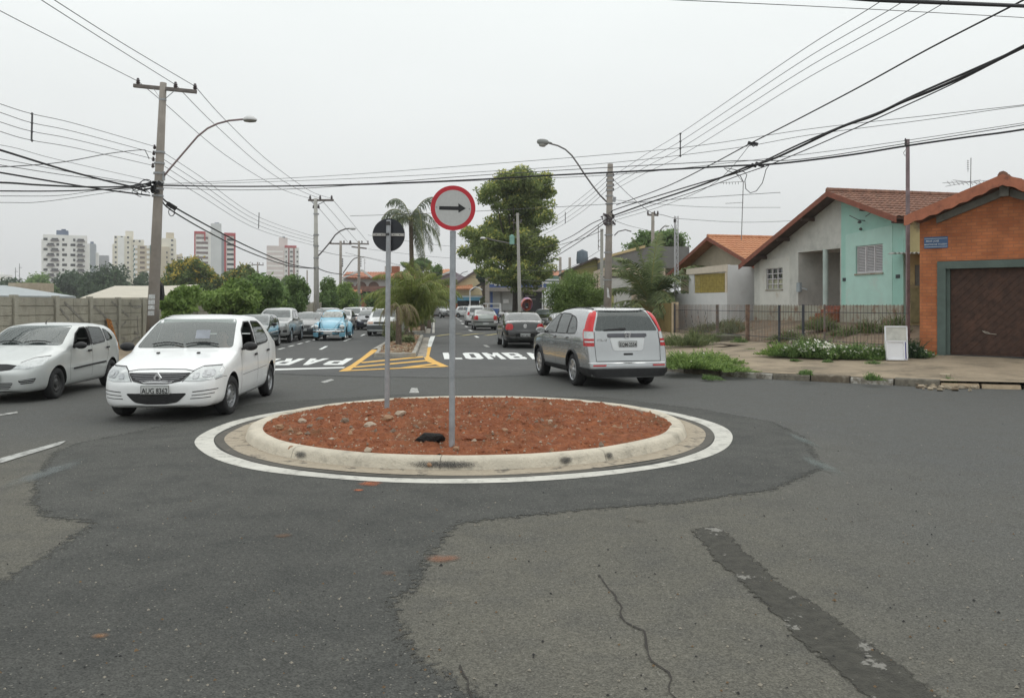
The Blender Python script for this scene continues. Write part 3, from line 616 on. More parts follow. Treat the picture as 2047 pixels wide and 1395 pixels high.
def loft(sp, inset=0., s0=None, s1=None, z0=None, step=.1):
    """body shell; s runs from the nose backwards"""
    L = sp['L']; s0 = 0 if s0 is None else s0; s1 = L if s1 is None else s1
    ss = {s0, s1}
    for k in ('top', 'ws'):
        ss |= {round(x if x >= 0 else L + x,3) for x, _ in sp[k] if s0 < (x if x >= 0 else L + x) < s1}
    x = s0
    while x < s1: ss.add(round(x,3)); x += step
    ss = sorted(ss); out = [ss[0]]
    for v in ss[1:]:
        if v - out[-1] > .022: out.append(v)
    if out[-1] < s1 - .001: out.append(s1)
    X0 = sp['fo'] + sp['wb'] / 2
    def K(key): return [(x if x >= 0 else L + x, v) for x, v in sp[key]]
    top, ws, belt, zb = K('top'), K('ws'), K('belt'), K('zb')
    tum = sp.get('tumble',.33); rings = []
    for s in out:
        zt = interp(top, s) - inset; w = interp(ws, s) * sp['W'] / 2 - inset; b = interp(zb, s) + inset
        if z0 is not None: b = z0
        crown = sp.get('crown',.05) * (1 if zt > interp(belt, s) + .15 else .9)
        zr = zt - crown; zbelt = min(interp(belt, s), zr - .035)
        wb_ = w * sp.get('beltw',.975); wr = wb_ - tum * max(0, zr - zbelt)
        if zr - zbelt < .1: wr = wb_ - .055 - .2 * max(0, zr - zbelt)
        h = zbelt - b
        pr = [(0, b),(.6 * w, b),(w * .90, b + .0),(w * .975, b + min(.09, h * .2)),(w * .995, b + h * .38),(w, b + h * .62),(w * .995, b + h * .82),(wb_, zbelt),
              (wb_ + (wr - wb_) * .5 + .012 * min(1,(zr - zbelt) * 3), zbelt + (zr - zbelt) * .5),(wr, zr),(wr * .86, zt - crown * .55),(wr * .5, zt - crown * .18),(0, zt)]
        rings.append([(X0 - s, y, z) for y, z in pr] + [(X0 - s,-y, z) for y, z in pr[-2:0:-1]])
    n = len(rings[0]); nh = 13
    vs = [p for r in rings for p in r]; fs = []
    for i in range(len(rings) - 1):
        for k in range(n): fs.append((i * n + k,(i + 1) * n + k,(i + 1) * n + (k + 1) % n, i * n + (k + 1) % n))
    bulge = sp.get('bulge',(.09,.05))
    for end, ri in ((0,0),(1, len(rings) - 1)):
        base = ri * n; r = rings[ri]; cidx = {}
        for k in range(1, nh - 1):       # three extra columns across the end, bowed outwards
            y, z = r[k][1], r[k][2]
            for c, fy in enumerate((.62,0,-.62)):
                x = r[k][0] + (bulge[0] if end == 0 else -bulge[1]) * (1 - fy * fy * 1.2) * (1 if not inset else 0) * (math.sin(math.pi * (k / (nh - 1))) ** .4)
                cidx[(k, c)] = len(vs); vs.append((x, y * fy, z))
        bot, topi = base, base + nh - 1
        for k in range(0, nh - 1):
            def L_(k): return base + k if 0 < k < nh - 1 else (bot if k == 0 else topi)
            def R_(k): return base + n - k if 0 < k < nh - 1 else (bot if k == 0 else topi)
            def C_(k, c): return cidx[(k, c)] if 0 < k < nh - 1 else (bot if k == 0 else topi)
            cols = [[L_(q), C_(q,0), C_(q,1), C_(q,2), R_(q)] for q in (k, k + 1)]
            for c in range(4):
                f = [cols[0][c], cols[0][c + 1], cols[1][c + 1], cols[1][c]]
                g = []
                for v in f:
                    if v not in g: g.append(v)
                if len(g) >= 3: fs.append(tuple(g if end == 1 else g[::-1]))
    me = bpy.data.meshes.new('body'); me.from_pydata(vs,[], fs)
    bm = bmesh.new(); bm.from_mesh(me); bmesh.ops.recalc_face_normals(bm, faces=bm.faces); bm.to_mesh(me); bm.free()
    return me
def patch(bvh, poly, axis, off=.004, cell=.06, thick=0.):
    """a 2D outline laid on the body seen along an axis: L R sides (x,z), F B ends (y,z), T top (x,y)"""
    bm = bmesh.new(); f = bm.faces.new([bm.verts.new((a, b,0)) for a, b in poly])
    for ax in (0,1):
        lo, hi = min(p[ax] for p in poly), max(p[ax] for p in poly); c = math.ceil(lo / cell) * cell
        while c < hi:
            if c > lo:
                nrm = (1,0,0) if ax == 0 else (0,1,0); co = (c,0,0) if ax == 0 else (0, c,0)
                bmesh.ops.bisect_plane(bm, geom=bm.verts[:] + bm.edges[:] + bm.faces[:], plane_co=co, plane_no=nrm)
            c += cell
    for v in bm.verts:
        a, b = v.co.x, v.co.y
        o, d = {'L': (Vector((a,2, b)), Vector((0,-1,0))), 'R': (Vector((a,-2, b)), Vector((0,1,0))), 'F': (Vector((4, a, b)), Vector((-1,0,0))),
                'B': (Vector((-4, a, b)), Vector((1,0,0))), 'T': (Vector((a, b,3)), Vector((0,0,-1)))}[axis]
        h, nrm, _, _ = bvh.ray_cast(o, d)
        if h is not None and axis in 'LR' and abs(h.y) < .45: h = None
        if h is None:
            mid = {'L': Vector((a,.8, b)), 'R': Vector((a,-.8, b)), 'F': Vector((2, a, b)), 'B': Vector((-2, a, b)), 'T': Vector((a, b,1.5))}[axis]
            h, nrm, _, _ = bvh.find_nearest(mid)
        if nrm.dot(d) > 0: nrm = -nrm
        v.co = h + nrm * off
    if thick:
        r = bmesh.ops.extrude_face_region(bm, geom=bm.faces[:])
        vec = {'L': (0,1,0), 'R': (0,-1,0), 'F': (1,0,0), 'B': (-1,0,0), 'T': (0,0,1)}[axis]
        for v in r['geom']:
            if isinstance(v, bmesh.types.BMVert): v.co += Vector(vec) * thick
    bmesh.ops.recalc_face_normals(bm, faces=bm.faces)
    me = bpy.data.meshes.new('p'); bm.to_mesh(me); bm.free()
    me.polygons.foreach_set('use_smooth',[not thick] * len(me.polygons))
    if not thick:    # outward facing
        vec = Vector({'L': (0,1,0), 'R': (0,-1,0), 'F': (1,0,0), 'B': (-1,0,0), 'T': (0,0,1)}[axis])
        if sum((p.normal.dot(vec)) for p in me.polygons) < 0: me.flip_normals()
    return me
def corner_patch(bvh, rows, XR, sg, end=-1, off=.008, inset=(.35,.38), n=7, hw=.9):
    """a lamp wrapped round a corner; rows of (z, y on the end face, distance from the end on the side)"""
    mb = MB(); g = []
    for z, yb, sb in rows:
        p = Vector((XR - end * inset[0], sg * (hw - inset[1]), z)); ax = XR - end * sb
        # angle 0 looks out of the end, pi/2 out of the side
        hA, _, _, _ = bvh.ray_cast(Vector((end * 4, sg * yb, z)), Vector((-end,0,0)))
        hB, _, _, _ = bvh.ray_cast(Vector((ax, sg * 2, z)), Vector((0,-sg,0)))
        if hA is None: hA = Vector((XR, sg * yb, z))
        if hB is None or abs(hB.y) < .4: hB = Vector((ax, sg * hw * .95, z))
        def ang(h): return math.atan2((h.y - p.y) * sg,(h.x - p.x) * end)
        a, b = ang(hA), ang(hB); row = []
        for k in range(n + 1):
            t = a + (b - a) * k / n; d = Vector((end * math.cos(t), sg * math.sin(t),0)); h, nr, _, _ = bvh.ray_cast(p, d)
            if h is None: h = hA.lerp(hB, k / n)
            row.append(h + d * off)
        g.append(row)
    mb.grid(g); me = mb.mesh('p', True)
    bm = bmesh.new(); bm.from_mesh(me); bmesh.ops.recalc_face_normals(bm, faces=bm.faces); bm.to_mesh(me); bm.free()
    if sum(p.normal.y * p.center.y + p.normal.x * p.center.x for p in me.polygons) < 0: me.flip_normals()
    return me
def rounded(poly, r=.03, n=3):
    out = []; N = len(poly)
    for i, p in enumerate(poly):
        p = Vector(p); a, b = Vector(poly[i - 1]), Vector(poly[(i + 1) % N]); da, db = (a - p),(b - p)
        ra = min(r, da.length * .45); rb = min(r, db.length * .45); A, B = p + da.normalized() * ra, p + db.normalized() * rb
        for k in range(n + 1):
            t = k / n; out.append(tuple((A * (1 - t) ** 2 + p * 2 * t * (1 - t) + B * t * t)))
    return out
def line_poly(pts, w):
    L, Rr = [],[]
    for i, p in enumerate(pts):
        d = (Vector(pts[min(i + 1, len(pts) - 1)]) - Vector(pts[max(0, i - 1)])).normalized(); s = Vector((-d.y, d.x)) * w / 2
        L.append(tuple(Vector(p) + s)); Rr.append(tuple(Vector(p) - s))
    return L + Rr[::-1]
def wheel(parent, x, y, r, w, style, steer=0., rimmat=None):
    sg = 1 if y > 0 else -1; mb = MB()
    hw = w / 2; pr = [(r * .62, hw * .82),(r * .70, hw * .98),(r * .86, hw),(r * .955, hw * .86),(r, hw * .62),(r,0),(r,-hw * .62),(r * .955,-hw * .86),(r * .86,-hw),(r * .62,-hw * .8)]
    mb.lathe(pr, axis='y', n=32)
    o = mb.build('wheel', TYR, parent, smooth=True, auto=.9); o.location = (x, y, r); o.rotation_euler = (0,0, steer)
    ri = r * .66; q = sg * hw; mb = MB()
    mb.lathe([(ri, q * .86),(ri * .95, q * .80),(ri * .9, q * .35),(ri * .3, q * .25),(0, q * .25)], axis='y', n=32); mb.k = 1
    if style == 'steel':
        mb.k = 0
        mb.lathe([(ri * .86, q * .5),(ri * .72, q * .66),(ri * .5, q * .5),(ri * .34, q * .62),(ri * .28, q * .78),(0, q * .8)], axis='y', n=24)
        mb.k = 1
        for k in range(12):
            a = k * math.pi / 6; mb.lathe([(.0, q * .64),(ri * .075, q * .64)], c=(ri * .66 * math.cos(a),0.003 * sg, ri * .66 * math.sin(a)), axis='y', n=6)
    else:
        ns = {'five': 5, 'seven': 7, 'six': 6}.get(style,5); mb.k = 0
        for k in range(ns):
            a = 2 * math.pi * k / ns + .3; c, s_ = math.cos(a), math.sin(a); t = Vector((-s_,0, c)); u = Vector((c,0, s_))
            w0, w1 = ri * .17, ri * (.26 if ns == 5 else .17); y1 = Vector((0, q * .93,0)); y0 = Vector((0, q * .5,0))
            A = [u * ri * .12 - t * w0, u * ri * .12 + t * w0, u * ri * .93 + t * w1, u * ri * .93 - t * w1]
            mb.prism([p + y0 for p in A], y1 - y0)
        mb.lathe([(ri, q * .97),(ri * .94, q * 1.0),(ri * .9, q * .94),(ri * .9, q * .6)], axis='y', n=32)
        mb.lathe([(ri * .22, q * .94),(ri * .2, q * 1.02),(0, q * 1.03)], axis='y', n=16)
    rim = mb.build('rim',[rimmat or (STL if style == 'steel' else ALU), STD], o, auto=.6, smooth=True)
    return o
def cut(body, cutters, mat_transfer=True):
    for me in cutters:
        c = _tmp(me); md = body.modifiers.new('b', 'BOOLEAN'); md.operation = 'DIFFERENCE'; md.object = c; md.solver = 'EXACT'
        try: md.material_mode = 'TRANSFER'
        except Exception: pass
    me = evaluated(body)
    for md in list(body.modifiers):
        c = md.object
        if c: bpy.data.objects.remove(c)
    body.modifiers.clear(); return me
PLATE_W, PLATE_H = .40,.13
def number_plate(parent, x, y, z, face, txt, tilt=0.):
    """face +1 front, -1 rear"""
    mb = MB(); mb.box((0,0,0),(.012, PLATE_W, PLATE_H)); o = mb.build('number_plate', PLT, parent, bevel=.004)
    o.location = (x, y, z); o.rotation_euler = (0,-tilt * face,0 if face > 0 else math.pi)
    if txt:
        me = text_mesh(txt,.105,.001,.98,.80); t = link('plate_text', me, PLTX, o)
        t.rotation_euler = (R(90),0, R(90)); t.location = (.009,0,-.018)
        fr = MB()
        for yy, zz, a, b in ((0, PLATE_H / 2 - .008, PLATE_W - .01,.005),(0,-PLATE_H / 2 + .008, PLATE_W - .01,.005),(PLATE_W / 2 - .008,0,.005, PLATE_H - .01),(-PLATE_W / 2 + .008,0,.005, PLATE_H - .01)): fr.box((.0065, yy, zz),(.003, a, b))
        fr.build('plate_edge', PLTX, o)
        for yy in (-.1,.1): pass
    return o
def build_car(name, sp, pmat, label, loc, heading, scale=1., group=None, cat='car', cutaway=False, steer=0., zoff=0.):
    root = empty(name,(loc[0], loc[1], zoff), heading, label, cat, group); root.scale = (scale,) * 3
    X0 = sp['fo'] + sp['wb'] / 2; XR = X0 - sp['L']; W = sp['W']
    me = loft(sp); b = _tmp(me, 'body'); md = b.modifiers.new('s', 'SUBSURF'); md.levels = 1
    sm = evaluated(b); b.modifiers.clear(); bvh = BVHTree.FromPolygons([v.co.copy() for v in sm.vertices],[tuple(p.vertices) for p in sm.polygons])
    b.data = sm; sm.materials.clear(); sm.materials.append(pmat)
    cutters = []; r = sp['r']
    for ax in (sp['wb'] / 2,-sp['wb'] / 2):
        for sg in (1,-1):
            c = MB(); ar = r + sp.get('gap',.055); c.lathe([(0, W / 2 + .1),(ar, W / 2 + .1),(ar, W / 2 - .30),(0, W / 2 - .30)] if sg > 0 else [(0,-W / 2 - .1),(ar,-W / 2 - .1),(ar,-W / 2 + .30),(0,-W / 2 + .30)], c=(ax,0, r + .01), axis='y', n=36)
            m_ = c.mesh('c'); bm = bmesh.new(); bm.from_mesh(m_); bmesh.ops.remove_doubles(bm, verts=bm.verts, dist=1e-4); bmesh.ops.recalc_face_normals(bm, faces=bm.faces); bm.to_mesh(m_); bm.free()
            m_.materials.append(UND); cutters.append(m_)
    if cutaway:
        cv = loft(sp, inset=.045, s0=sp['cab'][0], s1=sp['cab'][1], z0=.34, step=.2); cv.materials.append(INT); cutters.append(cv)
        for poly, ax in sp['holes'] if 'holes' in sp else []: pass
    wins = sp['win']     # (axis, polygon in (s,z) or (y,z), name, open)
    if cutaway:
        for w_ in wins:
            ax, poly = w_[0], w_[1]
            if ax == 'L': c = MB(); c.prism([(X0 - s,-1.2, z) for s, z in poly],(0,2.4,0))
            elif ax == 'F': c = MB(); c.prism([(sp['cutx'][0], y, z) for y, z in poly],(2.5,0,0))
            elif ax == 'B': c = MB(); c.prism([(sp['cutx'][1], y, z) for y, z in poly],(-2.5,0,0))
            m_ = c.mesh('c'); bm = bmesh.new(); bm.from_mesh(m_); bmesh.ops.recalc_face_normals(bm, faces=bm.faces); bm.to_mesh(m_); bm.free(); m_.materials.append(BLK); cutters.append(m_)
    body = cut(b, cutters); body.name = 'body'; bpy.data.objects.remove(b)
    try: body.set_sharp_from_angle(angle=.62)
    except Exception: pass
    body.polygons.foreach_set('use_smooth',[True] * len(body.polygons))
    bo = link('body', body, None, root)
    # glass
    for w_ in wins:
        ax, poly = w_[0], w_[1]; nm = w_[2] if len(w_) > 2 else 'window'; opt = w_[3] if len(w_) > 3 else ''
        g = (GL_W if ax == 'F' else GL_S) if cutaway else (GL_F if ax in 'F' else sp.get('glass', GL_D))
        if cutaway and 'glassB' in sp and ax == 'B': g = sp['glassB']
        if ax == 'L':
            for side in 'LR':
                if not (side == 'L' and 'openL' in opt):
                    link(nm, patch(bvh,[(X0 - s, z) for s, z in poly], side,.002 if cutaway else .004), g, root)
                if 'trim' in opt or cutaway:   # rubber surround
                    pl = [(X0 - s, z) for s, z in poly]; cxm = sum(p[0] for p in pl) / len(pl); czm = sum(p[1] for p in pl) / len(pl)
                    mb = None
                    ring_ = pl + [pl[0]]
                    for a_, b_ in zip(ring_, ring_[1:]):
                        if (Vector(a_) - Vector(b_)).length < .02: continue
                        pm = patch(bvh, line_poly([a_, b_],.022), side,.0045,.1)
                        if mb is None: mb = MB()
                        mb.add([v.co for v in pm.vertices],[tuple(p.vertices) for p in pm.polygons]); bpy.data.meshes.remove(pm)
                    mb.build('window_seal', BLK, root, fix=True)
        else: link(nm, patch(bvh, poly, ax,.002 if cutaway else .005), g, root)
    for d in sp['parts']:
        nm, ax, poly, mat = d[:4]; off = d[4] if len(d) > 4 else .006; th = d[5] if len(d) > 5 else 0.
        mat = pmat if mat == 'paint' else mat
        sides = ['L', 'R'] if ax == 'S' else [ax]
        if ax in ('FF', 'BB', 'TT'):
            for mir in (1,-1):
                link(nm, patch(bvh,[(a if ax == 'TT' else a * mir, z * mir if ax == 'TT' else z) for a, z in ([(X0 - s, y) for s, y in poly] if ax == 'TT' else poly)], ax[0], off, thick=th), mat, root)
            continue
        for sd in sides:
            pl = [(X0 - s, z) for s, z in poly] if sd in 'LRT' else poly
            link(nm, patch(bvh, pl, sd, off, thick=th), mat, root)
    for pts, w_ in sp.get('seams',[]):     # shut lines, as one mesh a side
        mb = MB()
        for sd in 'LR':
            pm = patch(bvh, line_poly([(X0 - s, z) for s, z in pts], w_), sd,.0025,.12)
            mb.add([v.co for v in pm.vertices],[tuple(p.vertices) for p in pm.polygons]); bpy.data.meshes.remove(pm)
        mb.build('shut_line', BLK, root)
    for sx_ in (1,-1):
        for sg in (1,-1):
            wheel(root, sx_ * sp['wb'] / 2, sg * (W / 2 - sp.get('tw',.2) / 2 - .02), r, sp.get('tw',.2), sp.get('rim', 'steel'), steer if sx_ > 0 else 0, sp.get('rimmat'))
    mb = MB(); mb.box((0,0,.30 if r < .33 else .36),(sp['L'] - .75, W - .42,.20)); mb.build('underbody', UND, root)
    # mirrors
    if sp.get('mirror'):
        s, z, mmat = sp['mirror']
        for sg in (1,-1):
            bm = bmesh.new(); bmesh.ops.create_icosphere(bm, subdivisions=3, radius=1)
            for v in bm.verts:
                c = v.co; c.x = max(c.x,-.45) if True else c.x; v.co = Vector((c.x * .085, c.y * .115, c.z * .072))
            m_ = bpy.data.meshes.new('mirror'); bm.to_mesh(m_); bm.free(); m_.polygons.foreach_set('use_smooth',[True] * len(m_.polygons))
            hit, _, _, _ = bvh.ray_cast(Vector((X0 - s,2 * sg, z - .06)), Vector((0,-sg,0)))
            yy = (abs(hit.y) if hit else W / 2) + .13
            o = link('mirror', m_, pmat if mmat == 'paint' else mmat, root); o.location = (X0 - s, sg * yy, z)
            mb = MB(); mb.beam((X0 - s + .01, sg * (yy - .17), z - .06),(X0 - s, sg * (yy - .07), z - .02),.05,.035); mb.build('mirror_arm', BLK, o).matrix_parent_inverse = Matrix.Translation(Vector(o.location) * -1)
            mb = MB(); mb.prism([(-.042, y_, z_) for y_, z_ in rounded([(-.09,-.05),(.09,-.05),(.09,.05),(-.09,.05)],.03)],(.003,0,0)); mb.build('mirror_glass', CHR, o)
    if sp.get('wipers'):
        zz = sp['wipers']
        mb = MB()
        for y0, y1 in ((.52,.02),(-.02,-.50)):
            pts = []
            for k in range(7):
                y = y0 + (y1 - y0) * k / 6; h, nrm, _, _ = bvh.ray_cast(Vector((4, y, zz + .02 + .035 * math.sin(k / 6 * 3))), Vector((-1,0,0)))
                if h: pts.append(h + nrm * .025)
            if len(pts) > 2: mb.tube(pts,.010,5)
        if mb.v: mb.build('wiper', BLK, root)
    if sp.get('antenna'):
        s, ln, tilt = sp['antenna']; h, _, _, _ = bvh.ray_cast(Vector((X0 - s,0,3)), Vector((0,0,-1)))
        mb = MB(); mb.tube([h, h + Vector((-tilt * .1,0,.05)), h + Vector((-tilt,0, ln))],[.014,.006,.003],6); mb.build('antenna', BLK, root)
    if cutaway:
        sx = X0 - sp['seat']; zs = sp.get('seatz',.50)
        for sg in (1,-1):
            mb = MB(); mb.box((sx, sg * .36, zs - .07),(.50,.48,.14)); mb.box((sx - .30, sg * .36, zs + .23),(.13,.46,.60), rot=Matrix.Rotation(-.30,3, 'Y')); mb.box((sx - .40, sg * .36, zs + .64),(.09,.26,.17), rot=Matrix.Rotation(-.2,3, 'Y'))
            mb.build('seat', SEATM, root, bevel=.03, smooth=True)
        mb = MB(); mb.box((sx - .95,0, zs - .05),(.48,1.2,.14)); mb.box((sx - 1.22,0, zs + .2),(.13,1.2,.52), rot=Matrix.Rotation(-.3,3, 'Y')); mb.build('seat', SEATM, root, bevel=.03, smooth=True)
        mb = MB(); mb.box((sp['dash'],0, sp.get('dashz',.80)),(.34,1.28,.2)); mb.build('dashboard', INT, root, bevel=.04)
        mb = MB(); c = Vector((sx + .43,.36, zs + .28)); tl = Matrix.Rotation(R(-65),3, 'Y')
        mb.tube([c + tl @ Vector((.18 * math.cos(q),.18 * math.sin(q),0)) for q in [k * math.pi / 10 for k in range(21)]],.014,6, caps=False)
        for q in (0,2.3,4): mb.beam(c, c + tl @ Vector((.17 * math.cos(q),.17 * math.sin(q),0)),.03,.012)
        mb.beam(c, c + tl @ Vector((0,0,-.3)),.04); mb.build('steering_wheel', INT, root)
    root['_sx'] = X0
    return root, bvh, X0
def badge(parent, me, mat, loc, rot, nm='badge'):
    o = link(nm, me, mat, parent); o.location = loc; o.rotation_euler = rot; return o
ws_std = [(0,.66),(.04,.74),(.14,.86),(.35,.95),(.7,.995),(1.2,1),(-.8,1),(-.35,.965),(-.12,.90),(-.03,.82),(-.001,.76)]
# --- white saloon (nearest, oncoming)
LOG = dict(L=4.25, W=1.74, wb=2.63, fo=.80, r=.30, tumble=.30, tw=.185, rim='steel', rimmat=STL,
  top=[(0,.60),(.05,.67),(.22,.765),(.6,.875),(1.0,.965),(1.14,1.0),(1.35,1.14),(1.78,1.40),(1.95,1.475),(2.2,1.515),(2.6,1.53),(3.0,1.51),(3.2,1.455),(3.62,1.20),(3.78,1.11),(3.95,1.09),(4.17,1.06),(4.22,.98),(4.25,.82)],
  ws=[(0,.70),(.04,.80),(.14,.90),(.35,.965),(.7,.995),(1.2,1),(-.8,1),(-.35,.965),(-.12,.90),(-.03,.82),(-.001,.76)], belt=[(0,.54),(.4,.76),(1.0,.90),(1.5,.93),(3.4,.985),(3.9,1.0),(4.25,.8)], zb=[(0,.24),(.08,.20),(.6,.20),(3.7,.22),(4.1,.27),(4.25,.34)],
  win=[('F', rounded([(-.75,1.01),(.75,1.01),(.62,1.455),(-.62,1.455)],.06), 'windscreen'),
       ('L', rounded([(1.44,.965),(2.30,.985),(2.34,1.40),(2.02,1.40),(1.72,1.27)],.04), 'side_window', 'openL'),
       ('L', rounded([(2.40,.99),(3.10,1.02),(3.28,1.06),(3.06,1.30),(2.92,1.39),(2.42,1.405)],.05), 'side_window', ''),
       ('B', rounded([(-.58,1.14),(.58,1.14),(.5,1.42),(-.5,1.42)],.06), 'rear_window')],
  cab=(1.15,3.55), cutx=(.3,-.2), seat=1.95, dash=.62, dashz=.86, mirror=(1.42,1.02, BLK), wipers=1.02, antenna=None,
  parts=[('headlight', 'FF', rounded([(.36,.585),(.47,.715),(.56,.765),(.80,.775),(.83,.73),(.82,.62),(.62,.585)],.025), CLRL,.008),
         ('headlight_bowl', 'FF', rounded([(.60,.63),(.60,.73),(.75,.74),(.77,.64)],.05,5), REFL,.0105),('headlight_bulb', 'FF', rounded([(.65,.66),(.65,.71),(.71,.71),(.71,.66)],.024,5), REFD,.013),('headlight_bowl', 'FF', rounded([(.47,.61),(.50,.69),(.57,.70),(.57,.62)],.04,5), REFL,.0105),
         ('headlight_rim', 'FF', line_poly([(.355,.578),(.47,.725),(.56,.777),(.79,.787)],.010), BLK,.01),
         ('grille', 'F', rounded([(-.44,.70),(.44,.70),(.34,.585),(.15,.55),(-.15,.55),(-.34,.585)],.02), BLK,.006),
         ('air_intake', 'F', rounded([(-.43,.42),(.43,.42),(.30,.29),(.14,.265),(-.14,.265),(-.30,.29)],.04), BLK,.006),
         ('number_mount', 'F',[(-.001,.5),(.001,.5),(.001,.51),(-.001,.51)], BLK,.0),
         ('bumper_groove', 'FF', line_poly([(.50,.435),(.66,.45),(.80,.465)],.012), BLK,.005),('bumper_groove', 'FF', line_poly([(.49,.385),(.64,.395),(.77,.41)],.010), BLK,.005),('bumper_groove', 'FF', line_poly([(.47,.34),(.62,.345),(.73,.355)],.010), BLK,.005),
         ('bonnet_edge', 'F', line_poly([(-.50,.715),(-.34,.742),(0,.75),(.34,.742),(.50,.715)],.008), BLK,.004),
         ('washer_jet', 'TT', rounded([(.88,.28),(.93,.28),(.93,.33),(.88,.33)],.01), BLK,.006,.012),
         ('door_handle', 'S', rounded([(2.12,.83),(2.25,.835),(2.25,.87),(2.12,.865)],.015), BLK,.012,.02),('door_handle', 'S', rounded([(3.02,.855),(3.15,.86),(3.15,.895),(3.02,.89)],.015), BLK,.012,.02),
         ('tail_light', 'BB', rounded([(.56,.72),(.80,.72),(.80,1.0),(.6,1.0)],.04), REDL,.008),('sill', 'S',[(1.2,.23),(3.05,.23),(3.05,.265),(1.2,.265)], 'paint',.018)],
  seams=[([(2.35,.27),(2.36,.6),(2.345,.95),(2.345,1.42)],.010),([(1.33,.3),(1.28,.6),(1.32,.92)],.010),([(3.02,.3),(3.12,.6),(3.2,.82),(3.28,1.0)],.010),([(1.35,.57),(2.3,.585),(3.0,.60)],.007),([(.16,.60),(.36,.63),(.50,.62)],.006)])
WHITE = paint('white',(.80,.81,.81), coat=.5)
logan, bv, X0 = build_car('white_sedan', LOG, WHITE, 'white four door saloon with black door mirrors driving towards the round island',(-5.37,14.15), R(-86),1.02, cutaway=True, steer=-.12, zoff=0)
for i, z in enumerate((.685,.658,.63,.603,.578)):      # chrome-edged grille bars
    w_ = (.40,.385,.355,.31,.24)[i]
    link('grille_bar', patch(bv, line_poly([(-w_, z + .008),(-w_ * .6, z - .004),(0, z - .010),(w_ * .6, z - .004),(w_, z + .008)],.010), 'F',.012,.08), M('grille_grey',(.16,.16,.17), rough=.4, metal=.5), logan)
h, nr, _, _ = bv.ray_cast(Vector((4,0,.635)), Vector((-1,0,0)))
mb = MB()
for sc_, k in ((1,0),):
    o_ = [(.0,.095),(.062,0),(0,-.095),(-.062,0)]; i_ = [(0,.042),(.028,0),(0,-.042),(-.028,0)]
    vs = [(0, y, z) for y, z in o_] + [(0, y, z) for y, z in i_] + [(.02, y * .9, z * .9) for y, z in o_] + [(.02, y, z) for y, z in i_]
    mb.add(vs,[(8,9,13,12),(9,10,14,13),(10,11,15,14),(11,8,12,15),(0,1,9,8),(1,2,10,9),(2,3,11,10),(3,0,8,11),(12,13,5,4),(13,14,6,5),(14,15,7,6),(15,12,4,7)])
mb.build('badge', M('badge_silver',(.72,.73,.75), rough=.2, metal=.7, var=0), logan).location = (h.x + .012,0,.635)
h, nr, _, _ = bv.ray_cast(Vector((4,0,.48)), Vector((-1,0,0))); number_plate(logan, h.x + .022,.0,.475,1, 'AUG 8362')
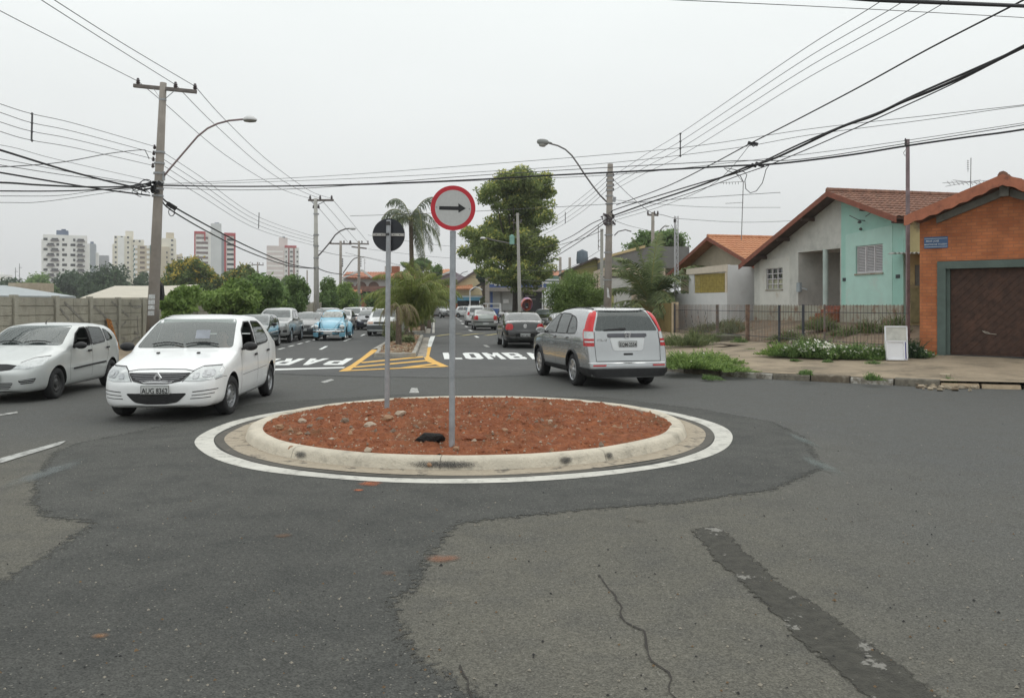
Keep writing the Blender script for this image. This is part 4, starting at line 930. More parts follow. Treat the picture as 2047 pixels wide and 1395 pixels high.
# --- silver SUV seen from behind
CRV = dict(L=4.57, W=1.82, wb=2.62, fo=.93, r=.345, tumble=.37, tw=.225, rim='seven', gap=.06, crown=.045, beltw=.985,
  top=[(0,.80),(.05,.90),(.25,.98),(.7,1.06),(1.05,1.12),(1.2,1.16),(1.5,1.36),(1.75,1.50),(1.95,1.585),(2.3,1.65),(2.8,1.68),(3.4,1.675),(3.85,1.655),(4.10,1.625),(4.20,1.56),(4.32,1.36),(4.41,1.20),(4.46,1.0),(4.49,.80),(4.53,.62),(4.57,.54)],
  ws=[(0,.66),(.04,.74),(.14,.86),(.35,.95),(.7,.99),(1.2,1),(-.9,1),(-.45,.985),(-.2,.96),(-.08,.94),(-.03,.92),(-.001,.88)],
  belt=[(0,.72),(.3,.90),(1.1,1.04),(3.3,1.075),(4.2,1.07),(4.45,.90),(4.57,.48)], zb=[(0,.34),(.1,.28),(.6,.26),(3.8,.26),(4.3,.22),(4.57,.24)], bulge=(.09,.06),
  win=[('F', rounded([(-.66,1.18),(.66,1.18),(.55,1.56),(-.55,1.56)],.07), 'windscreen'),
       ('L', rounded([(1.40,1.07),(2.30,1.09),(2.28,1.52),(2.15,1.53),(1.98,1.475),(1.72,1.34)],.05), 'side_window'),
       ('L', rounded([(2.36,1.09),(3.10,1.10),(3.10,1.505),(2.9,1.53),(2.34,1.54)],.05), 'side_window'),
       ('L', rounded([(3.15,1.10),(3.70,1.12),(3.74,1.18),(3.60,1.36),(3.40,1.46),(3.15,1.50)],.07,5), 'side_window'),
       ('B', rounded([(-.69,1.19),(.69,1.19),(.53,1.595),(-.53,1.595)],.045), 'rear_window')],
  cab=(1.2,4.0), cutx=(.4,-.75), seat=2.1, seatz=.66, dash=.70, dashz=.98, mirror=(1.50,1.13, 'paint'), antenna=(3.75,.20,.12),
  parts=[('tailgate_bar', 'B', rounded([(-.42,1.135),(.42,1.135),(.43,1.085),(.40,1.06),(-.40,1.06),(-.43,1.085)],.015), M('trim_grey',(.10,.10,.115), rough=.4),.012,.012),
         ('plate_recess', 'B', rounded([(-.38,1.05),(.38,1.05),(.33,.81),(.28,.785),(-.28,.785),(-.33,.81)],.03), paint('silver_light',(.56,.57,.57), metal=.45),.008),
         ('tailgate_seam', 'B', line_poly([(-.70,1.17),(-.715,.9),(-.70,.575)],.008), BLK,.006),('tailgate_seam', 'B', line_poly([(.70,1.17),(.715,.9),(.70,.575)],.008), BLK,.006),('tailgate_seam', 'B', line_poly([(-.70,.575),(.70,.575)],.010), BLK,.008),
         ('tailgate_handle', 'B', rounded([(-.10,.735),(.10,.735),(.10,.695),(-.10,.695)],.012), BLK,.008),
         ('reflector', 'BB', rounded([(.50,.505),(.78,.505),(.78,.475),(.52,.475)],.01), REDL,.016),
         ('wiper', 'B', rounded([(.02,1.235),(.06,1.25),(.50,1.215),(.50,1.20),(.10,1.205),(.02,1.21)],.01), BLK,.012,.02),
         ('pillar_trim', 'S',[(2.285,1.085),(2.37,1.085),(2.35,1.545),(2.27,1.53)], BLK,.003),('pillar_trim', 'S',[(3.09,1.095),(3.16,1.095),(3.16,1.505),(3.09,1.51)], BLK,.003),
         ('roof_spoiler', 'B', line_poly([(-.55,1.615),(.55,1.615)],.02), 'paint',.03,.03),
         ('sill_cladding', 'S',[(1.25,.27),(3.20,.28),(3.20,.40),(1.25,.38)], BLK,.012),('waist_line', 'S', line_poly([(.9,.945),(2.3,.955),(4.12,.965)],.010), BLK,.005),
         ('fuel_flap', 'S', line_poly([(3.62,.86),(3.60,.80),(3.66,.76),(3.74,.80)],.006), BLK,.004),
         ('door_handle', 'S', rounded([(2.13,.985),(2.31,.995),(2.31,1.03),(2.13,1.02)],.015), 'paint',.014,.025),('door_handle', 'S', rounded([(3.03,.995),(3.21,1.005),(3.21,1.04),(3.03,1.03)],.015), 'paint',.014,.025),
         ('roof_rail', 'TT',[(2.2,.56),(3.9,.53),(3.9,.555),(2.2,.585)], BLK,.006,.015),('headlight', 'FF',[(.45,.78),(.8,.80),(.85,.92),(.6,.9)], CLRL,.008)],
  seams=[([(2.33,.38),(2.34,.7),(2.32,1.06)],.008),([(1.33,.45),(1.30,.8),(1.36,1.05)],.008),([(3.20,.48),(3.30,.75),(3.42,.9)],.008),([(3.42,.9),(3.5,1.05)],.008)], glassB=glassmat('glass_rear',(.28,.32,.31), refl=.03, haze=.10, hazecol=(.34,.40,.39)))
SILV = paint('silver',(.38,.39,.395), metal=.7, rough=.24)
crv, bv, X0 = build_car('silver_suv', CRV, SILV, 'silver sport utility with tall red tail lights pulling away beside the kerb',(1.84,18.95), R(104),1.0, cutaway=True)
XRc = X0 - 4.57
for sg in (1,-1):
    link('tail_light', corner_patch(bv,[(1.60,.55,.54),(1.55,.57,.51),(1.47,.61,.48),(1.36,.66,.45),(1.27,.695,.42),(1.185,.72,.40)], XRc, sg, off=.018, inset=(1.0,.62)), REDH, crv)
    link('reversing_light', corner_patch(bv,[(1.185,.72,.40),(1.10,.715,.36),(1.035,.715,.33)], XRc, sg, off=.010, inset=(.3,.42)), CLRL, crv)
    link('tail_light', corner_patch(bv,[(1.035,.715,.33),(.96,.715,.32),(.88,.72,.31)], XRc, sg, off=.011, inset=(.3,.42)), REDL, crv)
    link('light_band', corner_patch(bv,[(.985,.72,.28),(.955,.72,.27)], XRc, sg, off=.014, inset=(.3,.42)), CLRL, crv)
    link('tail_light_edge', corner_patch(bv,[(1.22,.715,.46),(1.12,.715,.42),(1.03,.715,.36)], XRc, sg, off=.006, inset=(.3,.42)), REDH, crv)
    link('bumper_lower', corner_patch(bv,[(.43,.0,.60),(.38,.0,.60),(.32,.0,.60),(.26,.0,.60)], XRc, sg, off=.026, inset=(.45,.55), n=18), BLK, crv)
    link('bumper_trim', corner_patch(bv,[(.55,.0,.30),(.535,.0,.30)], XRc, sg, off=.014, inset=(.45,.5), n=18), CHR, crv)
# arch lips
for sx_ in (1,-1):
    for sg in (1,-1):
        mb = MB(); pts = []
        for k in range(17):
            a = R(-12) + R(204) * k / 16; x, z = sx_ * 1.31 + .415 * math.cos(a),.355 + .415 * math.sin(a)
            h, _, _, _ = bv.ray_cast(Vector((x,2 * sg, max(z,.33))), Vector((0,-sg,0)))
            pts.append((x, sg * ((abs(h.y) if h else .9) + .004), z))
        mb.tube(pts,.026,6); mb.build('wheel_arch', BLK, crv, smooth=True)
h, nr, _, _ = bv.ray_cast(Vector((-4,0,.92)), Vector((1,0,0))); number_plate(crv, h.x - .024,-.0,.925,-1, 'EQM-2554')
h, nr, _, _ = bv.ray_cast(Vector((-4,0,1.1)), Vector((1,0,0)))
mb = MB()      # H emblem in a rounded frame
for y, z, a, c in ((.032,0,.014,.085),(-.032,0,.014,.085),(0,0,.06,.014)): mb.box((0, y, z),(.016, a, c))
fr = rounded([(-.062,.058),(.062,.058),(.048,-.058),(-.048,-.058)],.02); fr.append(fr[0]); mb.tube([(0, y, z) for y, z in fr],.007,6)
mb.build('badge', CHR, crv).location = (h.x - .035,0,1.10)
me = text_mesh('CR-V',.075,.002,1.0,1.35); o = link('badge_text', me, CHR, crv); o.rotation_euler = (R(90),0, R(-90)); h, _, _, _ = bv.ray_cast(Vector((-4,.56,1.0)), Vector((1,0,0))); o.location = (h.x - .008,.55,1.0); o.rotation_euler.z = R(-93)
# --- silver hatchback at the left edge
FIE = dict(L=3.93, W=1.68, wb=2.49, fo=.78, r=.30, tumble=.30, tw=.185, rim='steel', rimmat=STD, gap=.045, beltw=.98,
  top=[(0,.62),(.06,.70),(.2,.78),(.6,.90),(.95,.99),(1.05,1.02),(1.3,1.16),(1.7,1.36),(1.9,1.42),(2.3,1.45),(2.8,1.44),(3.2,1.40),(3.42,1.34),(3.6,1.22),(3.78,1.02),(3.86,.92),(3.93,.74)],
  ws=ws_std, belt=[(0,.55),(.4,.76),(.95,.90),(2.0,.94),(3.3,1.02),(3.7,1.0),(3.93,.7)], zb=[(0,.23),(.1,.19),(.6,.19),(3.4,.2),(3.8,.26),(3.93,.34)],
  win=[('F', rounded([(-.73,1.02),(.73,1.02),(.60,1.39),(-.60,1.39)],.06), 'windscreen'),
       ('L', rounded([(1.38,.95),(2.20,.975),(2.20,1.35),(1.95,1.34),(1.66,1.22)],.04), 'side_window', 'openL'),
       ('L', rounded([(2.29,.98),(2.92,1.02),(2.86,1.32),(2.30,1.355)],.04), 'side_window'),
       ('L', rounded([(2.98,1.03),(3.36,1.07),(3.14,1.24),(2.93,1.30)],.03), 'side_window'),
       ('B', rounded([(-.55,1.05),(.55,1.05),(.48,1.32),(-.48,1.32)],.05), 'rear_window')],
  cab=(1.1,3.45), cutx=(.25,-.3), seat=1.9, seatz=.47, dash=.60, dashz=.86, mirror=(1.46,1.0, BLK), wipers=1.03, antenna=(2.0,.12,.2),
  parts=[('headlight', 'FF', rounded([(.36,.63),(.44,.72),(.58,.80),(.76,.83),(.79,.79),(.76,.68),(.6,.625)],.025), CLRL,.008),('headlight_rim', 'FF', line_poly([(.44,.735),(.58,.812),(.77,.842)],.010), BLK,.008),
         ('grille', 'F', rounded([(-.42,.69),(-.22,.715),(.22,.715),(.42,.69),(.34,.62),(.2,.60),(-.2,.60),(-.34,.62)],.02), BLK,.007),
         ('air_intake', 'F', rounded([(-.40,.385),(.40,.385),(.34,.27),(-.34,.27)],.03), BLK,.006),('air_intake', 'FF', rounded([(.47,.42),(.72,.46),(.69,.37),(.52,.35)],.02), BLK,.006),
         ('door_handle', 'S', rounded([(2.02,.84),(2.17,.845),(2.17,.885),(2.02,.88)],.015), BLK,.012,.022),('door_handle', 'S', rounded([(2.92,.87),(3.05,.875),(3.05,.91),(2.92,.905)],.015), BLK,.012,.022),
         ('side_strip', 'S',[(1.38,.525),(2.88,.565),(2.88,.60),(1.38,.56)], BLK,.01,.012),('tail_light', 'BB', rounded([(.56,.8),(.74,.8),(.66,1.1),(.55,1.1)],.03), REDL,.008),
         ('b_pillar', 'S',[(2.215,.975),(2.275,.98),(2.285,1.355),(2.215,1.355)], BLK,.005)],
  seams=[([(2.24,.25),(2.25,.6),(2.24,.97)],.008),([(1.28,.3),(1.24,.6),(1.3,.92)],.008),([(2.86,.3),(2.95,.6),(3.05,.8),(3.0,1.0)],.008)])
SILW = paint('pale_silver',(.56,.58,.57), metal=.25)
fie, bv, X0 = build_car('silver_hatchback', FIE, SILW, 'pale silver hatchback at the left edge of the road with its driver window open',(-9.22,16.15), R(-86),.95, cutaway=True)
for z in (.36,.325,.29): link('grille_bar', patch(bv, line_poly([(-.38, z),(.38, z)],.010), 'F',.012), SILW, fie)
for mir in (1,-1):
    for z in (.425,.39): link('grille_bar', patch(bv, line_poly([(mir * .50, z - .01),(mir * .70, z + .005)],.008), 'F',.012), SILW, fie)
h, nr, _, _ = bv.ray_cast(Vector((4,0,.47)), Vector((-1,0,0))); number_plate(fie, h.x + .02,0,.475,1, 'DKS 9305')
mb = MB(); mb.lathe([(0,.02),(.075,.012),(.08,0)], axis='x', n=20); me = mb.mesh('badge', True); me.transform(Matrix.Diagonal((1,1.0,.5,1)))
h, nr, _, _ = bv.ray_cast(Vector((4,0,.665)), Vector((-1,0,0))); o = link('badge', me, CHR, fie); o.location = (h.x + .012,0,.66)
# wheel arch flares
for ob, r_, mt, ax_ in ((fie,.355, SILW,1.245),(logan,.362, WHITE,1.315)):
    pass
# --- black saloon from behind
VOY = dict(L=4.23, W=1.66, wb=2.47, fo=.84, r=.30, tumble=.30, tw=.195, rim='five',
  top=[(0,.62),(.06,.72),(.3,.82),(.9,.95),(1.1,1.0),(1.3,1.14),(1.8,1.38),(2.2,1.45),(2.7,1.46),(3.1,1.42),(3.3,1.36),(3.75,1.12),(3.95,1.085),(4.12,1.075),(4.17,1.03),(4.20,.9),(4.23,.7)],
  ws=ws_std, belt=[(0,.55),(.4,.76),(1.,.88),(3.3,.96),(3.9,.985),(4.23,.7)], zb=[(0,.24),(.1,.2),(.6,.2),(3.6,.24),(4.1,.28),(4.23,.34)],
  win=[('F', rounded([(-.70,1.03),(.70,1.03),(.58,1.39),(-.58,1.39)],.07), 'windscreen'),('L', rounded([(1.36,.94),(2.2,.96),(2.2,1.35),(1.95,1.34),(1.62,1.2)],.04), 'side_window', 'trim'),
       ('L', rounded([(2.27,.965),(3.0,.985),(3.28,1.03),(3.02,1.28),(2.28,1.36)],.04), 'side_window', 'trim'),('B', rounded([(-.64,1.125),(.64,1.125),(.53,1.385),(-.53,1.385)],.06), 'rear_window')],
  glass=M('glass_tinted',(.085,.092,.092), rough=.1, var=.2, scale=3, spec=.6, coat=.3), mirror=(1.42,1.0, BLK), antenna=(3.0,.22,.1),
  parts=[         ('boot_seam', 'B', line_poly([(-.46,.97),(-.45,.72),(-.36,.66),(.36,.66),(.45,.72),(.46,.97)],.010), UND,.004),('plate_recess', 'B', rounded([(-.36,.60),(.36,.60),(.40,.47),(-.40,.47)],.02), UND,.004),('bumper_seam', 'B', line_poly([(-.8,.66),(-.36,.64),(.36,.64),(.8,.66)],.008), UND,.006),
         ('door_handle', 'S', rounded([(2.02,.83),(2.17,.835),(2.17,.87),(2.02,.865)],.015), 'paint',.012,.022),('door_handle', 'S', rounded([(2.95,.85),(3.1,.855),(3.1,.89),(2.95,.885)],.015), 'paint',.012,.022),('headlight', 'FF',[(.4,.62),(.75,.65),(.75,.8),(.5,.78)], CLRL,.008)],
  seams=[([(2.23,.27),(2.24,.6),(2.235,.95)],.010),([(1.3,.3),(1.25,.6),(1.3,.9)],.010)])
BLAK = paint('black',(.012,.013,.013), coat=1., rough=.2)
voy, bv, X0 = build_car('black_sedan', VOY, BLAK, 'black saloon with tinted rear window and round red tail lights on the right carriageway',(.30,34.4), R(96),1.0)
for sg in (1,-1): link('tail_light', corner_patch(bv,[(.985,.56,.16),(.95,.50,.20),(.86,.47,.22),(.78,.49,.20),(.745,.56,.16)], X0 - 4.23, sg, off=.012, hw=.83, n=9), REDL, voy)
h, _, _, _ = bv.ray_cast(Vector((-4,0,.53)), Vector((1,0,0))); number_plate(voy, h.x - .018,0,.535,-1, 'EMW 8019')
h, _, _, _ = bv.ray_cast(Vector((-4,0,.88)), Vector((1,0,0)))
mb = MB(); ci = [(0,.066 * math.cos(k * math.pi / 12),.066 * math.sin(k * math.pi / 12)) for k in range(25)]; mb.tube(ci,.009,6, caps=False)
for a_ in ([(-.035,.05),(-.012,-.0),(0,.025),(.012,0),(.035,.05)],[(-.058,.02),(-.025,-.05),(0,.0),(.025,-.05),(.058,.02)]): mb.tube([(0, y, z) for y, z in a_],.008,5)
mb.lathe([(0,.004),(.06,.004)], axis='x', n=16); mb.build('badge', CHR, voy).location = (h.x - .02,0,.885)
# --- generic smaller (farther) cars
def far_spec(kind):
    base = dict(rim='five', tw=.19, mirror=None, seams=[], tumble=.30)
    if kind == 'sedan':
        base.update(L=4.2, W=1.66, wb=2.45, fo=.83, r=.29, top=VOY['top'], ws=ws_std, belt=VOY['belt'], zb=VOY['zb'], win=VOY['win'], mirror=(1.42,1.0, BLK),
          parts=[('headlight', 'FF', rounded([(.42,.60),(.48,.72),(.78,.78),(.79,.66)],.02), CLRL,.01),('grille', 'F', rounded([(-.38,.72),(.38,.72),(.3,.60),(-.3,.60)],.02), BLK,.008),('air_intake', 'F', rounded([(-.5,.42),(.5,.42),(.42,.28),(-.42,.28)],.03), BLK,.008),
                 ('tail_light', 'BB', rounded([(.52,.72),(.52,.98),(.62,1.02),(.78,.95),(.80,.72)],.03), REDL,.012),('bumper_band', 'B',[(-.8,.60),(.8,.60),(.8,.53),(-.8,.53)], BLK,.008)])
    elif kind == 'hatch':
        base.update(L=3.85, W=1.65, wb=2.45, fo=.76, r=.29, top=FIE['top'], ws=ws_std, belt=FIE['belt'], zb=FIE['zb'], win=FIE['win'], mirror=(1.46,1.0, BLK),
          parts=[('headlight', 'FF', rounded([(.40,.58),(.44,.70),(.74,.80),(.78,.70)],.02), CLRL,.01),('grille', 'F', rounded([(-.36,.70),(.36,.70),(.3,.60),(-.3,.60)],.02), BLK,.008),('air_intake', 'F', rounded([(-.55,.40),(.55,.40),(.45,.27),(-.45,.27)],.03), BLK,.008),
                 ('door_handle', 'S', rounded([(2.02,.84),(2.17,.845),(2.17,.885),(2.02,.88)],.015), BLK,.012,.022),('tail_light', 'BB', rounded([(.56,.8),(.74,.8),(.66,1.1),(.55,1.1)],.03), REDL,.008)])
        base['top'] = [(s * 3.85 / 3.93, z) for s, z in FIE['top']]
    elif kind == 'suv':
        base.update(L=4.6, W=1.84, wb=2.7, fo=.95, r=.37, crown=.045, top=[(0,.95),(.06,1.05),(.3,1.10),(1.0,1.18),(1.2,1.22),(1.75,1.64),(2.1,1.76),(3.,1.82),(4.1,1.78),(4.4,1.66),(4.52,1.2),(4.6,.8)], ws=ws_std, belt=[(0,.9),(1.1,1.08),(4.2,1.14),(4.6,.8)], zb=[(0,.42),(.1,.36),(4.3,.38),(4.6,.45)],
          win=[('F', rounded([(-.76,1.25),(.76,1.25),(.65,1.67),(-.65,1.67)],.06), 'windscreen'),('L', rounded([(1.5,1.13),(2.35,1.15),(2.35,1.63),(2.05,1.62),(1.8,1.48)],.04), 'side_window', 'trim'),('L', rounded([(2.42,1.15),(3.2,1.17),(3.2,1.62),(2.43,1.64)],.04), 'side_window', 'trim'),('L', rounded([(3.28,1.18),(4.0,1.2),(3.9,1.56),(3.28,1.62)],.04), 'side_window', 'trim'),('B', rounded([(-.62,1.2),(.62,1.2),(.55,1.6),(-.55,1.6)],.05), 'rear_window')], mirror=(1.6,1.2, 'paint'),
          parts=[('headlight', 'FF', rounded([(.44,.84),(.5,.98),(.85,1.02),(.85,.86)],.02), CLRL,.01),('grille', 'F', rounded([(-.38,1.0),(.38,1.0),(.36,.82),(-.36,.82)],.02), BLK,.01),('air_intake', 'F', rounded([(-.55,.66),(.55,.66),(.5,.5),(-.5,.5)],.03), BLK,.01),('fog_light', 'FF', rounded([(.62,.66),(.80,.68),(.80,.56),(.62,.56)],.02), BLK,.01),
                 ('wheel_flare', 'S', line_poly([(.45,.55),(.5,.75),(.7,.87),(.95,.9),(1.2,.87),(1.4,.75),(1.47,.5)],.07), 'paint',.03),('tail_light', 'BB', rounded([(.6,.95),(.82,.95),(.78,1.25),(.62,1.25)],.03), REDL,.01),('side_step', 'S',[(1.6,.38),(3.3,.38),(3.3,.44),(1.6,.44)], STD,.03,.06)])
    elif kind == 'pickup':
        base.update(far_spec('suv')); base.update(L=5.1, wb=3.05, tumble=.28)
        base['top'] = [(0,.95),(.06,1.05),(.3,1.12),(1.05,1.2),(1.25,1.24),(1.8,1.62),(2.1,1.74),(2.6,1.79),(3.2,1.76),(3.38,1.6),(3.5,1.24),(3.56,1.2),(5.0,1.18),(5.06,1.0),(5.1,.7)]
        base['win'] = [('F', rounded([(-.76,1.28),(.76,1.28),(.65,1.66),(-.65,1.66)],.06), 'windscreen'),('L', rounded([(1.55,1.16),(2.4,1.18),(2.4,1.6),(2.1,1.6),(1.85,1.48)],.04), 'side_window', 'trim'),('L', rounded([(2.48,1.18),(3.2,1.2),(3.12,1.58),(2.48,1.61)],.04), 'side_window', 'trim')]
        base['parts'] = base['parts'] + [('wheel_flare', 'S', line_poly([(3.42,.55),(3.5,.8),(3.72,.9),(4.0,.92),(4.25,.9),(4.45,.8),(4.5,.55)],.08), 'paint',.03)]
    elif kind == 'boxy':
        base.update(L=3.7, W=1.58, wb=2.36, fo=.68, r=.27, tumble=.26, rim='steel', top=[(0,.70),(.04,.80),(.3,.84),(.9,.90),(1.05,.93),(1.5,1.28),(1.75,1.40),(2.6,1.42),(3.25,1.38),(3.5,1.1),(3.6,.95),(3.66,.85),(3.7,.7)], ws=[(0,.86),(.04,.92),(.14,.96),(.4,.99),(.9,1),(-.6,1),(-.2,.97),(-.03,.92),(-.001,.88)], belt=[(0,.65),(.4,.80),(1,.86),(3.3,.9),(3.7,.7)], zb=[(0,.26),(.1,.22),(3.4,.24),(3.7,.34)],
          win=[('F', rounded([(-.6,.96),(.6,.96),(.54,1.36),(-.54,1.36)],.05), 'windscreen'),('L', rounded([(1.32,.92),(2.2,.93),(2.2,1.32),(1.75,1.31)],.03), 'side_window', 'trim'),('L', rounded([(2.27,.93),(3.1,.95),(2.95,1.3),(2.28,1.33)],.03), 'side_window', 'trim'),('B', rounded([(-.55,.98),(.55,.98),(.48,1.3),(-.48,1.3)],.04), 'rear_window')], mirror=(1.36,.97, BLK),
          parts=[('headlight', 'FF', rounded([(.42,.62),(.42,.74),(.76,.74),(.76,.62)],.02), AMBL,.01),('grille', 'F', rounded([(-.39,.73),(.39,.73),(.39,.63),(-.39,.63)],.02), BLK,.01),('bumper', 'F', rounded([(-.77,.56),(.77,.56),(.75,.36),(-.75,.36)],.03), M('bumper_grey',(.10,.105,.11), rough=.6),.02,.03),('tail_light', 'BB', rounded([(.5,.68),(.74,.68),(.74,.86),(.5,.86)],.02), REDL,.01)])
    elif kind == 'compact':
        base.update(far_spec('hatch')); base.update(L=3.7)
    return base
CARS = {}
def place_car(kind, name, pm, label, x, y, deg, scale=1., group='cars parked along the left kerb', zoff=0.,**over):
    key = (kind, pm.name, tuple(sorted(over)))
    if key in CARS:
        o = copy_tree(CARS[key]); o.name = name; o.location = (x, y, zoff); o.rotation_euler = (0,0, R(deg)); o.scale = (scale,) * 3; tag(o, label, 'car', group); return o
    sp = far_spec(kind); sp.update(over)
    o, bv, X0 = build_car(name, sp, pm, label,(x, y), R(deg), scale, group); CARS[key] = o
    o.location.z = zoff
    h, _, _, _ = bv.ray_cast(Vector((4,0,.47)), Vector((-1,0,0)))
    if h: number_plate(o, h.x + .03,0,.49 if kind not in ('suv', 'pickup') else .60,1, '')
    h, _, _, _ = bv.ray_cast(Vector((-4,0,.47)), Vector((1,0,0)))
    if h: number_plate(o, h.x - .02,0,.47 if kind not in ('suv', 'pickup') else .62,-1, '')
    return o
TEAL = paint('dark_teal',(.016,.04,.045), metal=.2, rough=.2, coat=1); GREY = paint('grey',(.34,.35,.35), metal=.5); DGRY = paint('dark_grey',(.035,.038,.04), metal=.3, coat=1)
CLIO = paint('sage_silver',(.33,.35,.335), metal=.45); NAVY = paint('navy',(.025,.03,.05), metal=.2, coat=1)
PKL = 'cars parked along the left kerb'
place_car('hatch', 'white_hatchback', WHITE, 'white hatchback parked at the left kerb, only its roof showing over the white saloon',-10.55,26.5,-84,.98, PKL)
place_car('compact', 'teal_hatchback', TEAL, 'dark teal hatchback parked in front of the silver pickup',-10.48,33.2,-85,.95, PKL)
place_car('pickup', 'silver_pickup', GREY, 'silver grey double cab pickup parked by the left kerb',-11.0,38.6,-85,.90, PKL)
place_car('hatch', 'grey_hatchback', DGRY, 'dark grey hatchback parked behind the silver pickup',-10.85,43.6,-85,.95, PKL)
place_car('suv', 'dark_suv', DGRY, 'dark grey estate parked beside the light blue beetle shaped car',-11.6,51.2,-85,.86, PKL)
place_car('sedan', 'silver_sedan', GREY, 'grey saloon parked just beyond the light blue car',-11.9,57.0,-85,.98, PKL)
place_car('boxy', 'white_compact', WHITE, 'white compact parked between a grey saloon and a dark saloon',-12.3,63.0,-85,1.1, PKL)
place_car('sedan', 'navy_sedan', NAVY, 'dark navy saloon driving behind the boxy white hatchback',-10.1,58.0,-86,.98, None)
place_car('hatch', 'white_hatchback', WHITE, 'white hatchback farthest back in the left hand row',-14.0,80.0,-85,1.05, PKL)
place_car('hatch', 'silver_hatchback', SILW, 'pale hatchback parked beyond the dark navy saloon',-13.6,72.0,-85,1.08, PKL)
place_car('boxy', 'white_boxy_hatchback', WHITE, 'boxy white hatchback with grey bumper driving beside the median palms',-7.35,47.2,-87,1.08, None)
place_car('suv', 'silver_offroader', GREY, 'silver off roader turning at the far end of the median',-9.6,112.0,-62,1.0, None)
place_car('boxy', 'white_boxy_saloon', WHITE, 'small white car crossing at the far junction beside the silver off roader',-5.9,113.0,-38,1.12, None)
clio, bvc, _ = build_car('sage_sedan', dict(far_spec('sedan'), W=1.64, top=[(s, z * .985) for s, z in VOY['top']]), CLIO, 'sage grey saloon with red corner tail lights ahead of the black saloon',(-2.0,57.5), R(96),1.0)
h, _, _, _ = bvc.ray_cast(Vector((-4,0,.46)), Vector((1,0,0))); number_plate(clio, h.x - .02,0,.46,-1, '')
w2 = place_car('suv', 'white_van', WHITE, 'white estate with a roof rack queuing ahead of the sage grey saloon',-3.2,70.5,96,.93, None)
mb = MB()
for yy in (.55,-.55): mb.tube([(.3, yy,1.80),(.25, yy,1.90),(-1.9, yy,1.90),(-2.0, yy,1.80)],.022,6)
for xx in (.1,-.5,-1.1,-1.7): mb.tube([(xx,-.55,1.90),(xx,.55,1.90)],.016,6)
mb.build('roof_rack', CHR, w2)
place_car('hatch', 'black_hatchback', BLAK, 'black hatchback parked by the payphone hood',2.55,62.5,-100,.98, None)
place_car('hatch', 'grey_parked_hatchback', GREY, 'grey hatchback parked at the right kerb, mostly behind the silver sport utility',2.28,31.8,-87,1.0, None)
# --- the light blue beetle shaped car
BLUE = paint('sky_blue',(.20,.47,.62), coat=.7, rough=.35)
BT = dict(L=3.90, W=1.16, wb=2.40, fo=.72, r=.315, tumble=.33, tw=.15, crown=.10, beltw=.95, gap=.0, bulge=(.02,.02),
  top=[(0,.50),(.05,.62),(.2,.78),(.5,.92),(.85,1.01),(1.12,1.05),(1.22,1.12),(1.45,1.36),(1.62,1.45),(1.9,1.50),(2.2,1.48),(2.6,1.38),(3.0,1.20),(3.4,.95),(3.7,.70),(3.9,.45)],
  ws=[(0,.45),(.1,.58),(.3,.74),(.6,.90),(.95,1.06),(1.2,1.13),(2.2,1.14),(2.7,1.08),(3.2,.92),(3.6,.7),(3.9,.45)], belt=[(0,.45),(.5,.80),(1.1,.90),(2.2,.96),(2.8,.92),(3.9,.4)], zb=[(0,.34),(.2,.28),(3.5,.28),(3.9,.36)],
  win=[('F', rounded([(-.53,1.11),(.53,1.11),(.47,1.40),(-.47,1.40)],.09,5), 'windscreen'),('L', rounded([(1.42,.99),(2.1,1.0),(2.1,1.34),(1.75,1.36),(1.55,1.3)],.05), 'side_window', 'trim'),('L', rounded([(2.18,1.0),(2.75,1.0),(2.6,1.2),(2.18,1.32)],.06), 'side_window', 'trim')],
  parts=[('bonnet_seam', 'F', line_poly([(-.50,1.02),(-.42,.86),(-.26,.60),(0,.52),(.26,.60),(.42,.86),(.50,1.02)],.012), BLK,.004)], mirror=None, rim='steel', rimmat=CHR, seams=[([(1.38,.4),(1.36,.9)],.01),([(2.14,.4),(2.14,.98)],.01)])
sp = dict(BT); sp['tw'] = .15
beet = empty('beetle_car',(-8.95,41.0,0), R(-86), 'light blue beetle shaped car with round headlights and chrome bumper', 'car')
me = loft(BT); b = _tmp(me); md = b.modifiers.new('s', 'SUBSURF'); md.levels = 1; sm = evaluated(b); bpy.data.objects.remove(b)
sm.polygons.foreach_set('use_smooth',[True] * len(sm.polygons)); sm.materials.clear(); link('body', sm, BLUE, beet)
bvh = BVHTree.FromPolygons([v.co.copy() for v in sm.vertices],[tuple(p.vertices) for p in sm.polygons]); X0 = BT['fo'] + BT['wb'] / 2
for w_ in BT['win']:
    if w_[0] == 'F':
        link('windscreen', patch(bvh, w_[1], 'F',.006), M('glass_pale',(.26,.27,.25), rough=.1, var=.45, scale=5, spec=1, coat=.6), beet)
        rr_ = w_[1] + [w_[1][0]]; mb = MB(); pts = []
        for y, z in rr_:
            h, n_, _, _ = bvh.ray_cast(Vector((4, y, z)), Vector((-1,0,0))); pts.append(h + n_ * .005)
        mb.tube(pts,.012,6, caps=False); mb.build('window_seal', BLK, beet)
    else:
        for sd in 'LR': link(w_[2], patch(bvh,[(X0 - s, z) for s, z in w_[1]], sd,.005), GL_D, beet)
link('bonnet_seam', patch(bvh, BT['parts'][0][2], 'F',.004), BLK, beet)
